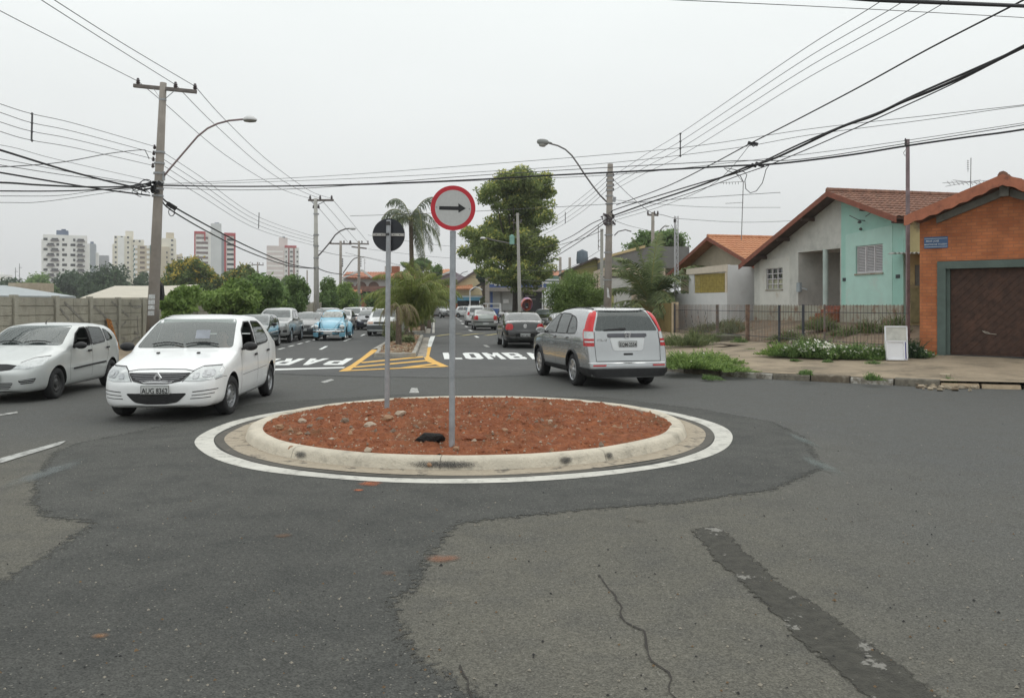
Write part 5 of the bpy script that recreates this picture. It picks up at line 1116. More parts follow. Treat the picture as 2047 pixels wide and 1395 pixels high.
for sx_ in (1,-1):
    for sg in (1,-1):
        wheel(beet, sx_ * 1.2, sg * .655,.315,.15, 'steel',0, CHR)
        # fender: half torus-like arch over the wheel
        rows = []; cx_ = sx_ * 1.2
        for i in range(15):
            a = R(-14) + R(208) * i / 14; ri = .37 if sx_ > 0 else .35; hgt = .14 + .10 * math.sin(max(0, min(math.pi, a))) ** 2
            ro = ri + hgt; row = []
            for j in range(9):
                t = math.pi * j / 8; yy = .50 + .27 * (math.sin(t * .5) ** .8 if t < math.pi else 1); q = t / math.pi
                rr = ro - (ro - ri) * (1 - math.cos(q * math.pi / 2)) ** 1.3 ; yy = .50 + .275 * math.sin(q * math.pi / 2)
                row.append((cx_ + rr * math.cos(a), sg * yy,.315 + rr * math.sin(a)))
            rows.append(row)
        mb = MB(); mb.grid(rows); mb.build('fender', BLUE, beet, smooth=True)
for sg in (1,-1):
    mb = MB(); mb.box((0, sg * .66,.33),(1.75,.20,.04)); mb.build('running_board', BLK, beet, bevel=.01)
    mb = MB(); mb.lathe([(.118,-.08),(.120,.0),(.108,.012),(.095,.015)], axis='x', n=20); mb.lathe([(.10,.012),(.07,.035),(0,.045)], axis='x', n=20); o = mb.build('headlight',[CHR], beet, smooth=True); o.location = (1.2 + .47, sg * .62,.66); o.rotation_euler = (0, R(-8),0)
    mb = MB(); mb.lathe([(.095,.018),(.07,.036),(0,.047)], axis='x', n=20); mb.build('headlight_lens', CLRL, o, smooth=True)
    mb = MB(); mb.lathe([(0,.03),(.03,.02),(.035,-.05)], axis='x', n=10); o = mb.build('turn_signal', CHR, beet, smooth=True); o.location = (1.2 + .36, sg * .62,.845)
    mb = MB(); mb.tube([(.75, sg * .62,.98),(.74, sg * .76,1.02)],.008); mb.lathe([(.0,-.02),(.05,-.018),(.05,0),(0,0)], c=(.74, sg * .78,1.04), axis='x', n=14); mb.build('mirror', CHR, beet)
mb = MB(); xf = 1.97; bp_ = [(xf - .28,-.76,.46),(xf - .08,-.72,.46),(xf,-.5,.46),(xf + .03,0,.46),(xf,.5,.46),(xf - .08,.72,.46),(xf - .28,.76,.46)]
rows = [[(x + dx, y, z + dz) for x, y, z in bp_] for dx, dz in ((0,-.055),(.02,-.03),(.03,0),(.02,.03),(0,.055))]; mb.grid(rows)
mb.tube([(x + .02, y, z + .10) for x, y, z in bp_[1:-1]],.014,6)
for sg in (1,-1): mb.tube([(xf + .02, sg * .38,.38),(xf + .05, sg * .38,.46),(xf + .02, sg * .38,.58)],.022,6)
mb.build('bumper', CHR, beet, smooth=True); number_plate(beet, xf + .05,0,.40,1, '')
mb = MB(); mb.tube([(.5,.2,1.49),(.5,.2,1.495)],.01); bpy.data.objects
# ---- buildings
class Frame:
    """a along the front, b inwards, z up"""
    def __init__(s, o, d, n=None):
        s.o = Vector((o[0], o[1],0)); s.d = Vector((d[0], d[1],0)).normalized(); s.n = Vector((n[0], n[1],0)).normalized() if n else Vector((-s.d.y, s.d.x,0))
    def __call__(s, a, b, z): return s.o + s.d * a + s.n * b + Vector((0,0, z))
    def rot(s): return Matrix(((s.d.x, s.n.x,0),(s.d.y, s.n.y,0),(0,0,1)))
    def box(s, mb, a0, a1, b0, b1, z0, z1):
        return mb.prism([s(a0, b0, z0), s(a1, b0, z0), s(a1, b1, z0), s(a0, b1, z0)],(0,0, z1 - z0))
    def wall(s, mb, outline, b0, b1, holes=()):
        """outline and holes are (a,z) polygons; cut with real openings"""
        bm = bmesh.new(); bm.faces.new([bm.verts.new((a, z,0)) for a, z in outline])
        for h in holes:
            for i in range(2):
                for k in (0,1):
                    c = (h[0] if k == 0 else h[1],0,0) if i == 0 else (0, h[2] if k == 0 else h[3],0)
                    bmesh.ops.bisect_plane(bm, geom=bm.verts[:] + bm.edges[:] + bm.faces[:], plane_co=c, plane_no=(1,0,0) if i == 0 else (0,1,0))
        for f in list(bm.faces):
            c = f.calc_center_median()
            if any(h[0] < c.x < h[1] and h[2] < c.y < h[3] for h in holes): bm.faces.remove(f)
        bmesh.ops.dissolve_limit(bm, angle_limit=.01, verts=bm.verts, edges=bm.edges) if not holes else None
        r = bmesh.ops.extrude_face_region(bm, geom=bm.faces[:])
        vs = [v for v in r['geom'] if isinstance(v, bmesh.types.BMVert)]
        for v in vs: v.co.z = 1
        bm.verts.index_update(); bm.verts.ensure_lookup_table()
        mb.add([s(v.co.x, b0 + (b1 - b0) * v.co.z, v.co.y) for v in bm.verts],[[v.index for v in f.verts] for f in bm.faces]); bm.free(); return mb
def brickmat(name, c1, c2, mortar, scale=1., frame=None, msize=.012, w=.22, h=.07, bump=.5):
    m = bpy.data.materials.new(name); m.use_nodes = True; t = m.node_tree; b = t.nodes['Principled BSDF']; b.inputs['Roughness'].default_value = .85
    co = nn(t, 'ShaderNodeNewGeometry').outputs['Position']
    mp_ = nn(t, 'ShaderNodeVectorRotate', rotation_type='Z_AXIS'); t.links.new(co, mp_.inputs[0])
    mp_.inputs['Angle'].default_value = -math.atan2(frame.d.y, frame.d.x) if frame else 0
    sp_ = nn(t, 'ShaderNodeSeparateXYZ'); cb = nn(t, 'ShaderNodeCombineXYZ'); t.links.new(mp_.outputs[0], sp_.inputs[0])
    ad = nn(t, 'ShaderNodeMath', operation='ADD'); t.links.new(sp_.outputs[0], ad.inputs[0]); t.links.new(sp_.outputs[1], ad.inputs[1])
    t.links.new(ad.outputs[0], cb.inputs[0]); t.links.new(sp_.outputs[2], cb.inputs[1])
    br = nn(t, 'ShaderNodeTexBrick'); t.links.new(cb.outputs[0], br.inputs['Vector'])
    br.inputs['Color1'].default_value = (*c1,1); br.inputs['Color2'].default_value = (*c2,1); br.inputs['Mortar'].default_value = (*mortar,1)
    br.inputs['Scale'].default_value = 1; br.inputs['Mortar Size'].default_value = msize; br.inputs['Brick Width'].default_value = w; br.inputs['Row Height'].default_value = h
    n = nn(t, 'ShaderNodeTexNoise'); n.inputs['Scale'].default_value = 2.2; n.inputs['Detail'].default_value = 6; t.links.new(co, n.inputs['Vector'])
    r = nn(t, 'ShaderNodeMapRange'); r.inputs[1].default_value = .3; r.inputs[2].default_value = .75; r.inputs[3].default_value = 1.12; r.inputs[4].default_value = .62; t.links.new(n.outputs[0], r.inputs[0])
    sc = nn(t, 'ShaderNodeVectorMath', operation='SCALE'); t.links.new(br.outputs['Color'], sc.inputs[0]); t.links.new(r.outputs[0], sc.inputs['Scale'])
    t.links.new(sc.outputs[0], b.inputs['Base Color'])
    bp = nn(t, 'ShaderNodeBump'); bp.inputs['Strength'].default_value = bump; bp.inputs['Distance'].default_value = .01; bp.invert = True
    t.links.new(br.outputs['Fac'], bp.inputs['Height']); t.links.new(bp.outputs[0], b.inputs['Normal']); MATS[name] = m; return m
TILE = M('roof_tile',(.20,.095,.065), rough=.9, var=.0, col2=(.30,.16,.11), scale=3.5, bump=.3, col3=(.11,.065,.05), scale3=5, lo3=.45, hi3=.7, detail=7)
TILEO = M('roof_tile_orange',(.47,.20,.10), rough=.9, col2=(.54,.27,.15), scale=3, bump=.3, col3=(.30,.13,.08), scale3=4, lo3=.55, hi3=.75)
TILEF = M('roof_tile_far',(.36,.135,.08), rough=.9, col2=(.42,.19,.11), scale=.8, col3=(.28,.13,.09), scale3=1.5)
def tiled_slope(mb, p00, p10, p11, p01, pitch=.21, course=.36, h=.035, step=.03):
    """p00-p10 along the eave, p01-p11 along the ridge; barrel tiles running up the slope"""
    p00, p10, p11, p01 = map(Vector,(p00, p10, p11, p01)); W_ = (p10 - p00).length; H_ = (p01 - p00).length
    up = (p10 - p00).cross(p01 - p00).normalized(); up = up if up.z > 0 else -up
    nu = max(4, min(420, int(W_ / pitch * 6))); nc = max(2, int(H_ / course)); rows = []
    for j in range(nc):
        for e in (0,1):
            v = (j + (e * .999)) / nc; lift = step * (1 - e)
            row = []
            for i in range(nu + 1):
                u = i / nu; p = p00.lerp(p10, u).lerp(p01.lerp(p11, u), v); w = abs(math.sin(math.pi * u * W_ / pitch))
                row.append(p + up * (w * h + lift + .006 * noise.noise(p * 6)))
            rows.append(row)
    mb.grid(rows); mb.prism([p00 - up * .03, p10 - up * .03, p11 - up * .03, p01 - up * .03], up * .025); return mb
def ridge_tiles(mb, a, b, r=.10, L=.4):
    a, b = Vector(a), Vector(b); n = max(2, int((b - a).length / L))
    for k in range(n):
        p, q = a.lerp(b, k / n), a.lerp(b,(k + 1.12) / n); mb.tube([p + Vector((0,0,.0)), q + Vector((0,0,.012))],[r * 1.12, r * .95],8, caps=True)
    return mb
WOODR = M('wood_redbrown',(.24,.085,.055), var=.2, scale=6, bump=.3, bscale=30, col3=(.14,.07,.05), scale3=3)
# ---------- mint green house
FM = Frame((12.96,27.0),(-.2425,.970),(.970,.2425))
PW = M('plaster_white',(.60,.60,.56), rough=.95, var=.08, scale=2, bump=.4, bscale=50, col3=(.40,.41,.38), scale3=1.1, lo3=.5, hi3=.75, detail=9)
PMINT = M('plaster_mint',(.38,.64,.56), rough=.95, var=.05, scale=2, bump=.4, bscale=50, col3=(.42,.60,.54), scale3=1.0, lo3=.5, hi3=.7, detail=9)
PMINTL = M('plaster_pale_mint',(.47,.69,.62), rough=.95, var=.05, scale=2, bump=.3, bscale=50, col3=(.50,.64,.58), scale3=1.4, detail=8)
PPL = M('plaster_plinth',(.40,.39,.32), rough=.95, var=.15, scale=2, bump=.4, col3=(.24,.15,.10), scale3=2.5, lo3=.52, hi3=.66)
mint = empty('mint_house', FM(3.2,0,1.15),0, 'mint green and off white house with recessed porch and long brown tiled gable', 'house')
def kid(o, par):
    o.matrix_parent_inverse = Matrix.Translation(-Vector(par.location)); return o
def roofz(a): return 5.80 - .363 * (3.2 - a) if a < 3.2 else 5.80 - .38 * (a - 3.2)
mb = MB()
FM.wall(mb,[(0,1.10),(3.25,1.10),(3.25, roofz(3.2)),(3.2, roofz(3.2)),(0, roofz(0))],0,.18,[(.99,2.41,2.84,3.83)])
mb.k = 1; FM.wall(mb,[(3.25,1.10),(9.3,1.10),(9.3, roofz(9.3)),(3.25, roofz(3.25))],0.0,.18,[(3.30,5.97,1.66,3.83),(7.07,8.33,2.38,3.28)])
FM.box(mb,3.25,3.3,.18,1.9,1.66,3.83); FM.box(mb,5.97,6.1,.18,1.9,1.66,3.9); FM.box(mb,3.2,6.1,1.9,2.0,1.6,3.95); FM.box(mb,3.3,5.97,.18,1.9,3.84,3.9)
FM.box(mb,9.15,9.3,.18,8.6,1.1, roofz(9.3) - .05); mb.k = 0; FM.box(mb,0,.15,.18,8.6,1.1, roofz(0) - .05); FM.wall(mb,[(0.1,1.1),(9.2,1.1),(9.2, roofz(9.3)),(3.2,5.7),(0.1, roofz(0))],8.6,8.75)
kid(mb.build('wall',[PMINT, PW], mint), mint)
mb = MB(); FM.wall(mb,[(.52,1.72),(2.98,1.72),(2.98,4.30),(.52,4.42)],-.012,.0,[(.99,2.41,2.84,3.83)]); kid(mb.build('painted_panel', PMINTL, mint), mint)
mb = MB(); FM.wall(mb,[(6.55,1.72),(8.85,1.72),(8.85,3.62),(6.55,3.72)],-.012,.0,[(7.07,8.33,2.38,3.28)]); kid(mb.build('painted_panel', M('plaster_lime',(.64,.635,.59), var=.05, rough=.95, col3=(.5,.44,.36), scale3=2, lo3=.58, hi3=.72), mint), mint)
mb = MB(); FM.box(mb,-.01,3.24,-.035,0,1.05,1.72); FM.box(mb,4.25,9.32,-.035,0,1.05,1.70); kid(mb.build('plinth', PPL, mint), mint)
mb = MB(); FM.box(mb,3.28,6.0,-.02,1.9,1.55,1.70); kid(mb.build('porch_floor', M('porch_red',(.22,.075,.05), var=.2, scale=5), mint), mint)
mb = MB(); mb.tube([FM(4.27,.06,1.7), FM(4.27,.06,3.84)],.10,16); kid(mb.build('porch_column', M('column_white',(.45,.53,.50), var=.1, scale=3), mint, smooth=True, auto=.8), mint)
mb = MB()
for k in range(3): FM.box(mb,3.32,4.12,-.75 + .25 * k,-.02 if k == 2 else -.75 + .25 * k + .25,1.10,1.28 + .14 * k)
kid(mb.build('porch_steps', M('steps_red',(.24,.085,.05), var=.35, scale=9, col3=(.30,.26,.22), scale3=3, lo3=.6, hi3=.66), mint), mint)
# shuttered window
mb = MB(); F_ = FM
def louvre(par, Fr, a0, a1, z0, z1, b, mat, n=16, cols=3):
    mb = MB(); w = .045
    for aa in [a0 + (a1 - a0) * k / cols for k in range(cols + 1)]: Fr.box(mb, max(a0, aa - w / 2), min(a1, aa + w / 2), b - .03, b + .03, z0, z1)
    Fr.box(mb, a0, a1, b - .034, b + .034, z1 - w, z1); Fr.box(mb, a0, a1, b - .034, b + .034, z0, z0 + w)
    o = kid(mb.build('window', mat, par), par); mb = MB()
    for k in range(n):
        z = z0 + w + (z1 - z0 - 2 * w) * (k + .5) / n
        mb.box(Fr((a0 + a1) / 2, b, z),(a1 - a0 - .02,.055,.008), rot=Fr.rot() @ Matrix.Rotation(.75,3, 'X'))
    s = mb.build('louvres', mat, o); Fr.box(mb2 := MB(), a0, a1, b + .05, b + .06, z0, z1); d = mb2.build('window_pane', UND, o); return o
MET = M('window_grey',(.62,.60,.61), var=.08, rough=.5)
louvre(mint, FM,1.0,2.4,2.85,3.82,.07, MET)
mb = MB()
for k in range(4): a = 7.08 + (8.32 - 7.08) * k / 3; FM.box(mb, max(7.08, a - .02), min(8.32, a + .02),.03,.08,2.39,3.27)
for k in range(5): z = 2.39 + .88 * k / 4; FM.box(mb,7.08,8.32,.035,.075, max(2.39, z - .018), min(3.27, z + .018))
w_ = kid(mb.build('window', MET, mint), mint)
mb = MB(); FM.box(mb,7.08,8.32,.10,.11,2.83,3.27); mb.build('upper_panes', GL_D, w_); mb = MB(); FM.box(mb,7.08,8.32,.10,.11,2.39,2.83); mb.build('lower_panes', M('pane_frosted',(.42,.42,.30), rough=.3, var=.15), w_)
mb = MB(); FM.box(mb,.95,2.45,-.05,.02,2.79,2.84); FM.box(mb,7.03,8.37,-.04,.02,2.33,2.38); kid(mb.build('window_sill', PPL, mint), mint)
# oval plaque, meter box, house numbers, lamps
mb = MB(); pts = [FM(5.05 + .52 * math.cos(t),1.86,2.95 + .42 * math.sin(t)) for t in [k * math.pi / 12 for k in range(25)]]
mb.add([FM(5.05,1.875,2.95)] + [FM(5.05 + .5 * math.cos(k * math.pi / 12),1.875,2.95 + .40 * math.sin(k * math.pi / 12)) for k in range(24)],[(0,1 + k,1 + (k + 1) % 24) for k in range(24)]); mb.tube(pts,.03,6, caps=False)
for k in range(5): mb.beam(FM(4.62 + .2 * k,1.84,2.62), FM(4.62 + .2 * k,1.84,2.40),.03)
mb.beam(FM(4.55,1.84,2.66), FM(5.5,1.84,2.66),.06); kid(mb.build('wall_plaque', M('plaque_grey',(.13,.135,.13), var=.2), mint), mint)
mb = MB(); FM.box(mb,5.72,5.95,-.1,.0,2.25,2.62); mb.beam(FM(5.6,-.06,2.4), FM(5.2,-.1,2.33),.03); kid(mb.build('meter_box', M('meter_grey',(.32,.36,.38)), mint), mint)
for a, z in ((3.05,2.66),(.25,2.68)):
    mb = MB(); FM.box(mb, a - .09, a + .09,-.025,-.001, z - .06, z + .06); kid(mb.build('house_number', M('number_dark',(.06,.07,.075)), mint), mint)
mb = MB(); mb.tube([FM(2.3,-.35,4.92), FM(1.9,-.28,4.72), FM(1.9,-.02,4.7)],.015,5); mb.tube([FM(1.5,-.3,4.8), FM(1.25,-.2,4.95)],.015,5); mb.lathe([(0,.05),(.06,.03),(.07,-.03),(0,-.06)], c=FM(1.95,-.2,4.66), n=10); mb.lathe([(0,.05),(.05,.03),(.06,-.03),(0,-.06)], c=FM(2.0,-.12,4.42), n=10)
kid(mb.build('wall_bracket', M('bracket_grey',(.12,.12,.12)), mint), mint)
# roof
RB = 9.0; rt = lambda a: roofz(a) + .09
mb = MB(); tiled_slope(mb, FM(-.42,-.62, rt(-.42)), FM(-.42, RB, rt(-.42)), FM(3.2, RB, rt(3.2)), FM(3.2,-.62, rt(3.2)), pitch=.2, course=.38)
tiled_slope(mb, FM(9.55, RB, rt(9.55)), FM(9.55,-.62, rt(9.55)), FM(3.2,-.62, rt(3.2)), FM(3.2, RB, rt(3.2)), pitch=.2, course=.38)
ridge_tiles(mb, FM(3.2,-.62, rt(3.2) + .03), FM(3.2, RB, rt(3.2) + .03),.11)
kid(mb.build('roof', TILE, mint, fix=False), mint)
mb = MB()
for a0, a1 in ((-.42,3.2),(9.55,3.2)):
    mb.prism([FM(a0,-.64, rt(a0) - .18), FM(a1,-.64, rt(a1) - .18), FM(a1,-.64, rt(a1) + .02), FM(a0,-.64, rt(a0) + .02)], FM.n * .035)
kid(mb.build('bargeboard', WOODR, mint), mint)
mb = MB()
for a in (-.2,1.4,4.9,6.6,8.3): mb.beam(FM(a,-.6, rt(a) - .19), FM(a,.1, rt(a) - .19),.07,.14)
for a0, a1 in ((-.4,3.2),(9.5,3.2)): mb.prism([FM(a0,-.6, rt(a0) - .075), FM(a1,-.6, rt(a1) - .075), FM(a1,.0, rt(a1) - .075), FM(a0,.0, rt(a0) - .075)],(0,0,.015))
kid(mb.build('purlins', M('wood_dark',(.085,.06,.05), var=.25, scale=4), mint), mint)
# ---------- yellow side wall and awning between the houses
FA = Frame((12.70,26.75),(.97,-.24),(.24,.97))
PYEL = M('plaster_yellow',(.52,.45,.24), rough=.95, var=.1, scale=2, bump=.4, col3=(.20,.17,.12), scale3=1.8, lo3=.5, hi3=.68, detail=9)
al = empty('side_passage_wall', FA(.4,0,1.1),0, 'stained yellow wall with a tin awning squeezed between the mint house and the brick garage', 'wall')
mb = MB(); FA.wall(mb,[(.34,.6),(1.6,.6),(1.6,4.55),(.34,4.62)],.35,.5,[(.55,.86,2.36,3.05)]); kid(mb.build('wall', PYEL, al), al)
mb = MB(); FA.box(mb,.55,.86,.40,.42,2.36,3.05); kid(mb.build('window', M('pane_grey',(.20,.24,.23), rough=.3), al), al)
mb = MB(); FA.box(mb,.42,1.0,.30,.349,1.15,2.3); kid(mb.build('gate', M('gate_olive',(.25,.23,.12), var=.2), al), al)
mb = MB(); rows = [[FA(a, b,3.42 + .03 * math.sin(a * 50) + .05 * b) for a in [-.3 + k * .02 for k in range(80)]] for b in (-.5,.34)]; mb.grid(rows); kid(mb.build('awning', M('tin_sheet',(.42,.40,.38), rough=.5, metal=.3, var=.2), al, smooth=True), al)
# ---------- brick garage house
FB = Frame((10.75,21.5),(.778,-.628),(.628,.778))
BRK = brickmat('brick_orange',(.44,.140,.052),(.52,.185,.072),(.36,.14,.07), frame=FB, w=.23, h=.085, msize=.010)
PGR = M('paint_grey_green',(.10,.135,.12), rough=.7, var=.12, scale=3)
bh = empty('brick_garage', FB(2,0,.45),0, 'orange brick garage with dark diagonal boarded door and grey green frame', 'garage')
def bz(a): return 4.62 - .39 * abs(a - 1.96)
mb = MB(); FB.wall(mb,[(0,.3),(5.2,.3),(5.2, bz(5.2) if bz(5.2) > 3.3 else 3.4),(4.12, bz(4.12)),(1.96, bz(1.96)),(0, bz(0))],0,.22,[(.42,4.3,.3,2.86)])
FB.box(mb,0,.2,.22,7,.3, bz(0) - .02); FB.box(mb,5.0,5.2,.22,7,.3,3.3); kid(mb.build('wall', BRK, bh), bh)
mb = MB(); FB.box(mb,.422,.62,-.035,.2,.3,2.85); FB.box(mb,.62,4.3,-.035,.2,2.66,2.85); FB.box(mb,.622,.70,.08,.20,.3,2.658); kid(mb.build('door_frame', PGR, bh), bh)
# boarded door, boards running diagonally
DRW = M('door_wood',(.060,.030,.020), var=.35, scale=7, rough=.7, col3=(.105,.050,.032), scale3=2.0)
mb = MB(); FB.box(mb,.70,4.3,.15,.18,.44,2.66); kid(mb.build('door', DRW, bh), bh); door = bh.children[-1] if bh.children else None
mb = MB(); w = .14
for k in range(-18,34):
    # strip between two 45-degree lines clipped to the door
    c0 = k * w * 1.42; poly = []
    bm = bmesh.new(); bm.faces.new([bm.verts.new(p) for p in ((.72,.50,0),(4.28,.50,0),(4.28,2.65,0),(.72,2.65,0))])
    nrm = Vector((1,-1,0)).normalized()
    bmesh.ops.bisect_plane(bm, geom=bm.verts[:] + bm.edges[:] + bm.faces[:], plane_co=Vector((c0 + .006,0,0)), plane_no=nrm, clear_inner=True)
    bmesh.ops.bisect_plane(bm, geom=bm.verts[:] + bm.edges[:] + bm.faces[:], plane_co=Vector((c0 + w * 1.42 - .006,0,0)), plane_no=nrm, clear_outer=True)
    for f in bm.faces:
        pl = [FB(v.co.x,.135, v.co.y) for v in f.verts]; mb.prism(pl, FB.n * .014)
    bm.free()
kid(mb.build('door_boards', DRW, bh), bh)
mb = MB()
for a_, b_ in (((1.43,1.07),(1.5,1.01)),((1.5,1.01),(1.62,1.0)),((1.62,1.0),(1.74,.985)),((1.46,1.06),(1.56,1.03)),((1.56,1.03),(1.6,1.0))):
    mb.beam(FB(a_[0],.128, a_[1]), FB(b_[0],.128, b_[1]),.03,.012)
kid(mb.build('scraped_patch', M('scrape_pale',(.42,.38,.32)), bh), bh)
mb = MB(); FB.box(mb,.62,4.3,.02,.22,.36,.44); kid(mb.build('threshold', M('step_dark',(.05,.05,.05)), bh), bh)
mb = MB(); brt = lambda a: 4.86 - .39 * abs(a - 1.96)
for a0, a1 in ((-.24,1.96),(4.16,1.96)): tiled_slope(mb, FB(a0,-.5, brt(a0)), FB(a0,7, brt(a0)), FB(a1,7, brt(a1)), FB(a1,-.5, brt(a1)), pitch=.2)
ridge_tiles(mb, FB(1.96,-.5, brt(1.96) + .02), FB(1.96,7, brt(1.96) + .02)); kid(mb.build('roof', TILE, bh, fix=False), bh)
BRG = M('wood_orange',(.42,.155,.09), rough=.8, var=.12, scale=5, bump=.2, col3=(.22,.09,.06), scale3=3)
mb = MB()
for a0, a1 in ((-.26,1.96),(4.18,1.96)):     # bargeboard with scalloped lower edge
    n = 26; top = [FB(a0 + (a1 - a0) * k / n,-.54, brt(a0 + (a1 - a0) * k / n) + .045) for k in range(n + 1)]
    lo = [FB(a0 + (a1 - a0) * k / n,-.54, brt(a0 + (a1 - a0) * k / n) - .20 - .022 * math.sin(k * 1.55) - .05 * math.sin(math.pi * k / n)) for k in range(n + 1)]
    mb.prism(top + lo[::-1], FB.n * .035)
kid(mb.build('bargeboard', BRG, bh), bh)
mb = MB()
for a0, a1 in ((.42,1.9),(3.6,2.02)): mb.prism([FB(a0,-.12, brt(a0) - .42), FB(a1,-.12, brt(a1) - .42), FB(a1,-.12, brt(a1) - .24), FB(a0,-.12, brt(a0) - .24)], FB.n * .115)
FB.box(mb,1.86,2.06,-.3,-.12, brt(1.96) - .46, brt(1.96) - .14)
kid(mb.build('eave_beam', M('beam_grey',(.17,.17,.15), var=.2, scale=4), bh), bh)
mb = MB()
for a0, a1 in ((-.2,1.96),(4.12,1.96)): mb.prism([FB(a0,-.49, brt(a0) - .075), FB(a1,-.49, brt(a1) - .075), FB(a1,.0, brt(a1) - .075), FB(a0,.0, brt(a0) - .075)],(0,0,.015))
kid(mb.build('soffit', M('soffit_white',(.30,.29,.27), var=.3, scale=3), bh), bh)
# street name plate
sb = empty('street_name_sign', FB(.38,-.03,3.35),0, 'blue street name plate with white lettering on the brick garage wall', 'street sign')
mb = MB(); FB.box(mb,.11,.67,-.022,-.008,3.20,3.50); kid(mb.build('plate', M('sign_blue',(.06,.12,.24), rough=.45, var=.12, scale=6), sb), sb)
mb = MB(); FB.box(mb,.12,.66,-.025,-.022,3.445,3.455); FB.box(mb,.12,.66,-.025,-.022,3.235,3.245); kid(mb.build('border', M('sign_white',(.62,.66,.68)), sb), sb)
for txt, a, z, sz in (('PROF. JOSÉ',.31,3.385,.062),('MARTINS DE TOLEDO',.385,3.30,.054)):
    me = text_mesh(txt, sz,.0008); o = link('lettering', me, MATS['sign_white'], sb)
    o.location = FB(a,-.027, z) - Vector(sb.location); o.rotation_euler = (R(90),0, math.atan2(FB.d.y, FB.d.x))
# ---------- white house behind
FW = Frame((9.72,37.0),(-.2425,.970),(.970,.2425))
PWH = M('plaster_bright',(.66,.66,.655), rough=.9, var=.04, scale=2, col3=(.54,.53,.51), scale3=.8, lo3=.55, hi3=.8)
PCR = M('plaster_cream',(.50,.43,.33), rough=.9, var=.08, scale=2, col3=(.36,.30,.23), scale3=1.2)
wh = empty('white_house', FW(4,0,.8),0, 'white walled house with cream gable, orange tiles and yellow grille over its porch', 'house')
mb = MB(); FW.wall(mb,[(-.1,.5),(8.6,.5),(8.6,2.30),(3.75,2.30),(3.75,3.50),(-.1,3.56)],0,.15,[(.05,3.2,2.30,3.22)])
FW.box(mb,-.1,.05,.15,1.7,.5,3.54); FW.box(mb,3.7,3.85,.15,1.7,.5,3.1); FW.box(mb,-.1,3.8,1.7,1.8,.5,3.5); kid(mb.build('front_wall', PWH, wh), wh)
mb = MB(); FW.box(mb,0,3.8,-.10,.0,3.02,3.32) if False else mb.prism([FW(-.15,-.06,3.24), FW(3.9,-.06,3.24), FW(3.9,-.06,3.52), FW(-.15,-.06,3.56)], FW.n * .055); FW.box(mb,-.12,.06,-.03,.0,2.3,3.24); kid(mb.build('fascia', M('plaster_beige',(.60,.53,.44), var=.06), wh), wh)
GRI = M('grille_yellow',(.44,.35,.10), rough=.6, var=.2, scale=6)
mb = MB()
for k in range(44): a = .12 + 3.0 * k / 43; mb.beam(FW(a,.04,2.32), FW(a,.04,3.20),.022)
for k in range(6): mb.beam(FW(.06,.05,2.36 + .16 * k), FW(3.18,.05,2.36 + .16 * k),.018)
kid(mb.build('grille', GRI, wh), wh)
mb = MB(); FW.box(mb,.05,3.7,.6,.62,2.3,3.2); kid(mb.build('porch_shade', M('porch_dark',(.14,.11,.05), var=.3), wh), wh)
mb = MB(); FW.box(mb,8.55,8.75,-.1,.2,.3,2.45); kid(mb.build('gate_pillar', M('pillar_sand',(.55,.44,.30), var=.1), wh), wh)
def wz(a): return 5.05 - .36 * abs(a - 4.1)
mb = MB(); FW.wall(mb,[(-.4,.8),(8.5,.8),(8.5, wz(8.5)),(4.1, wz(4.1)),(-.4, wz(-.4))],1.85,2.0); FW.box(mb,-.4,-.25,2,9,.8, wz(-.4)); kid(mb.build('gable_wall', M('plaster_sand',(.44,.38,.29), var=.08, scale=2, col3=(.34,.29,.23), scale3=1), wh), wh)
mb = MB()
for a0, a1 in ((-.9,4.1),(9.0,4.1)): tiled_slope(mb, FW(a0,1.2, wz(a0) + .12), FW(a0,9, wz(a0) + .12), FW(a1,9, wz(a1) + .12), FW(a1,1.2, wz(a1) + .12), pitch=.22, course=.4)
ridge_tiles(mb, FW(4.1,1.2, wz(4.1) + .15), FW(4.1,9, wz(4.1) + .15)); kid(mb.build('roof', TILEO, wh, fix=False), wh)
mb = MB()
for a0, a1 in ((-.9,4.1),(9.0,4.1)): mb.prism([FW(a0,1.17, wz(a0) - .06), FW(a1,1.17, wz(a1) - .06), FW(a1,1.17, wz(a1) + .13), FW(a0,1.17, wz(a0) + .13)], FW.n * .035)
kid(mb.build('bargeboard', WOODR, wh), wh)
mb = MB()
for k in range(6): q0, q1 = P(1497 + 2.2 * k,636,37.3), P(1497 + 2.2 * k,546,37.3); mb.beam(q0, q1,.02)
for yy in (546,590,634): mb.beam(P(1496, yy,37.3), P(1509, yy,37.3),.035)
mb.prism([P(1496,640,37.9), P(1509,640,37.9), P(1509,548,37.9), P(1496,548,37.9)],(0,.02,0))
kid(mb.build('side_gate', M('gate_grey',(.13,.13,.14)), wh), wh)
# ---------- olive boundary wall with pillar
OLV = M('plaster_olive',(.20,.15,.055), rough=.95, var=.12, scale=1.5, bump=.3, col3=(.14,.10,.04), scale3=2)
ow = empty('olive_wall',(7.6,39.4,.4),0, 'olive ochre boundary wall right of the silver sport utility', 'wall')
a_, b_ = Vector((7.63,38.6,0)), Vector((6.9,43.8,0)); dd = (b_ - a_)
FO = Frame((7.63,38.6),(dd.x, dd.y),(.99,.14))
mb = MB(); FO.box(mb,.12,7.2,0,.18,.2,1.82); kid(mb.build('wall', OLV, ow), ow)
mb = MB(); FO.box(mb,-.08,.115,-.04,.24,.2,1.86)
for z in (.6,.95,1.3,1.6): FO.box(mb,-.09,.12,-.045,.245, z, z + .012)
kid(mb.build('pillar', M('pillar_sand',(.55,.44,.30)), ow), ow)
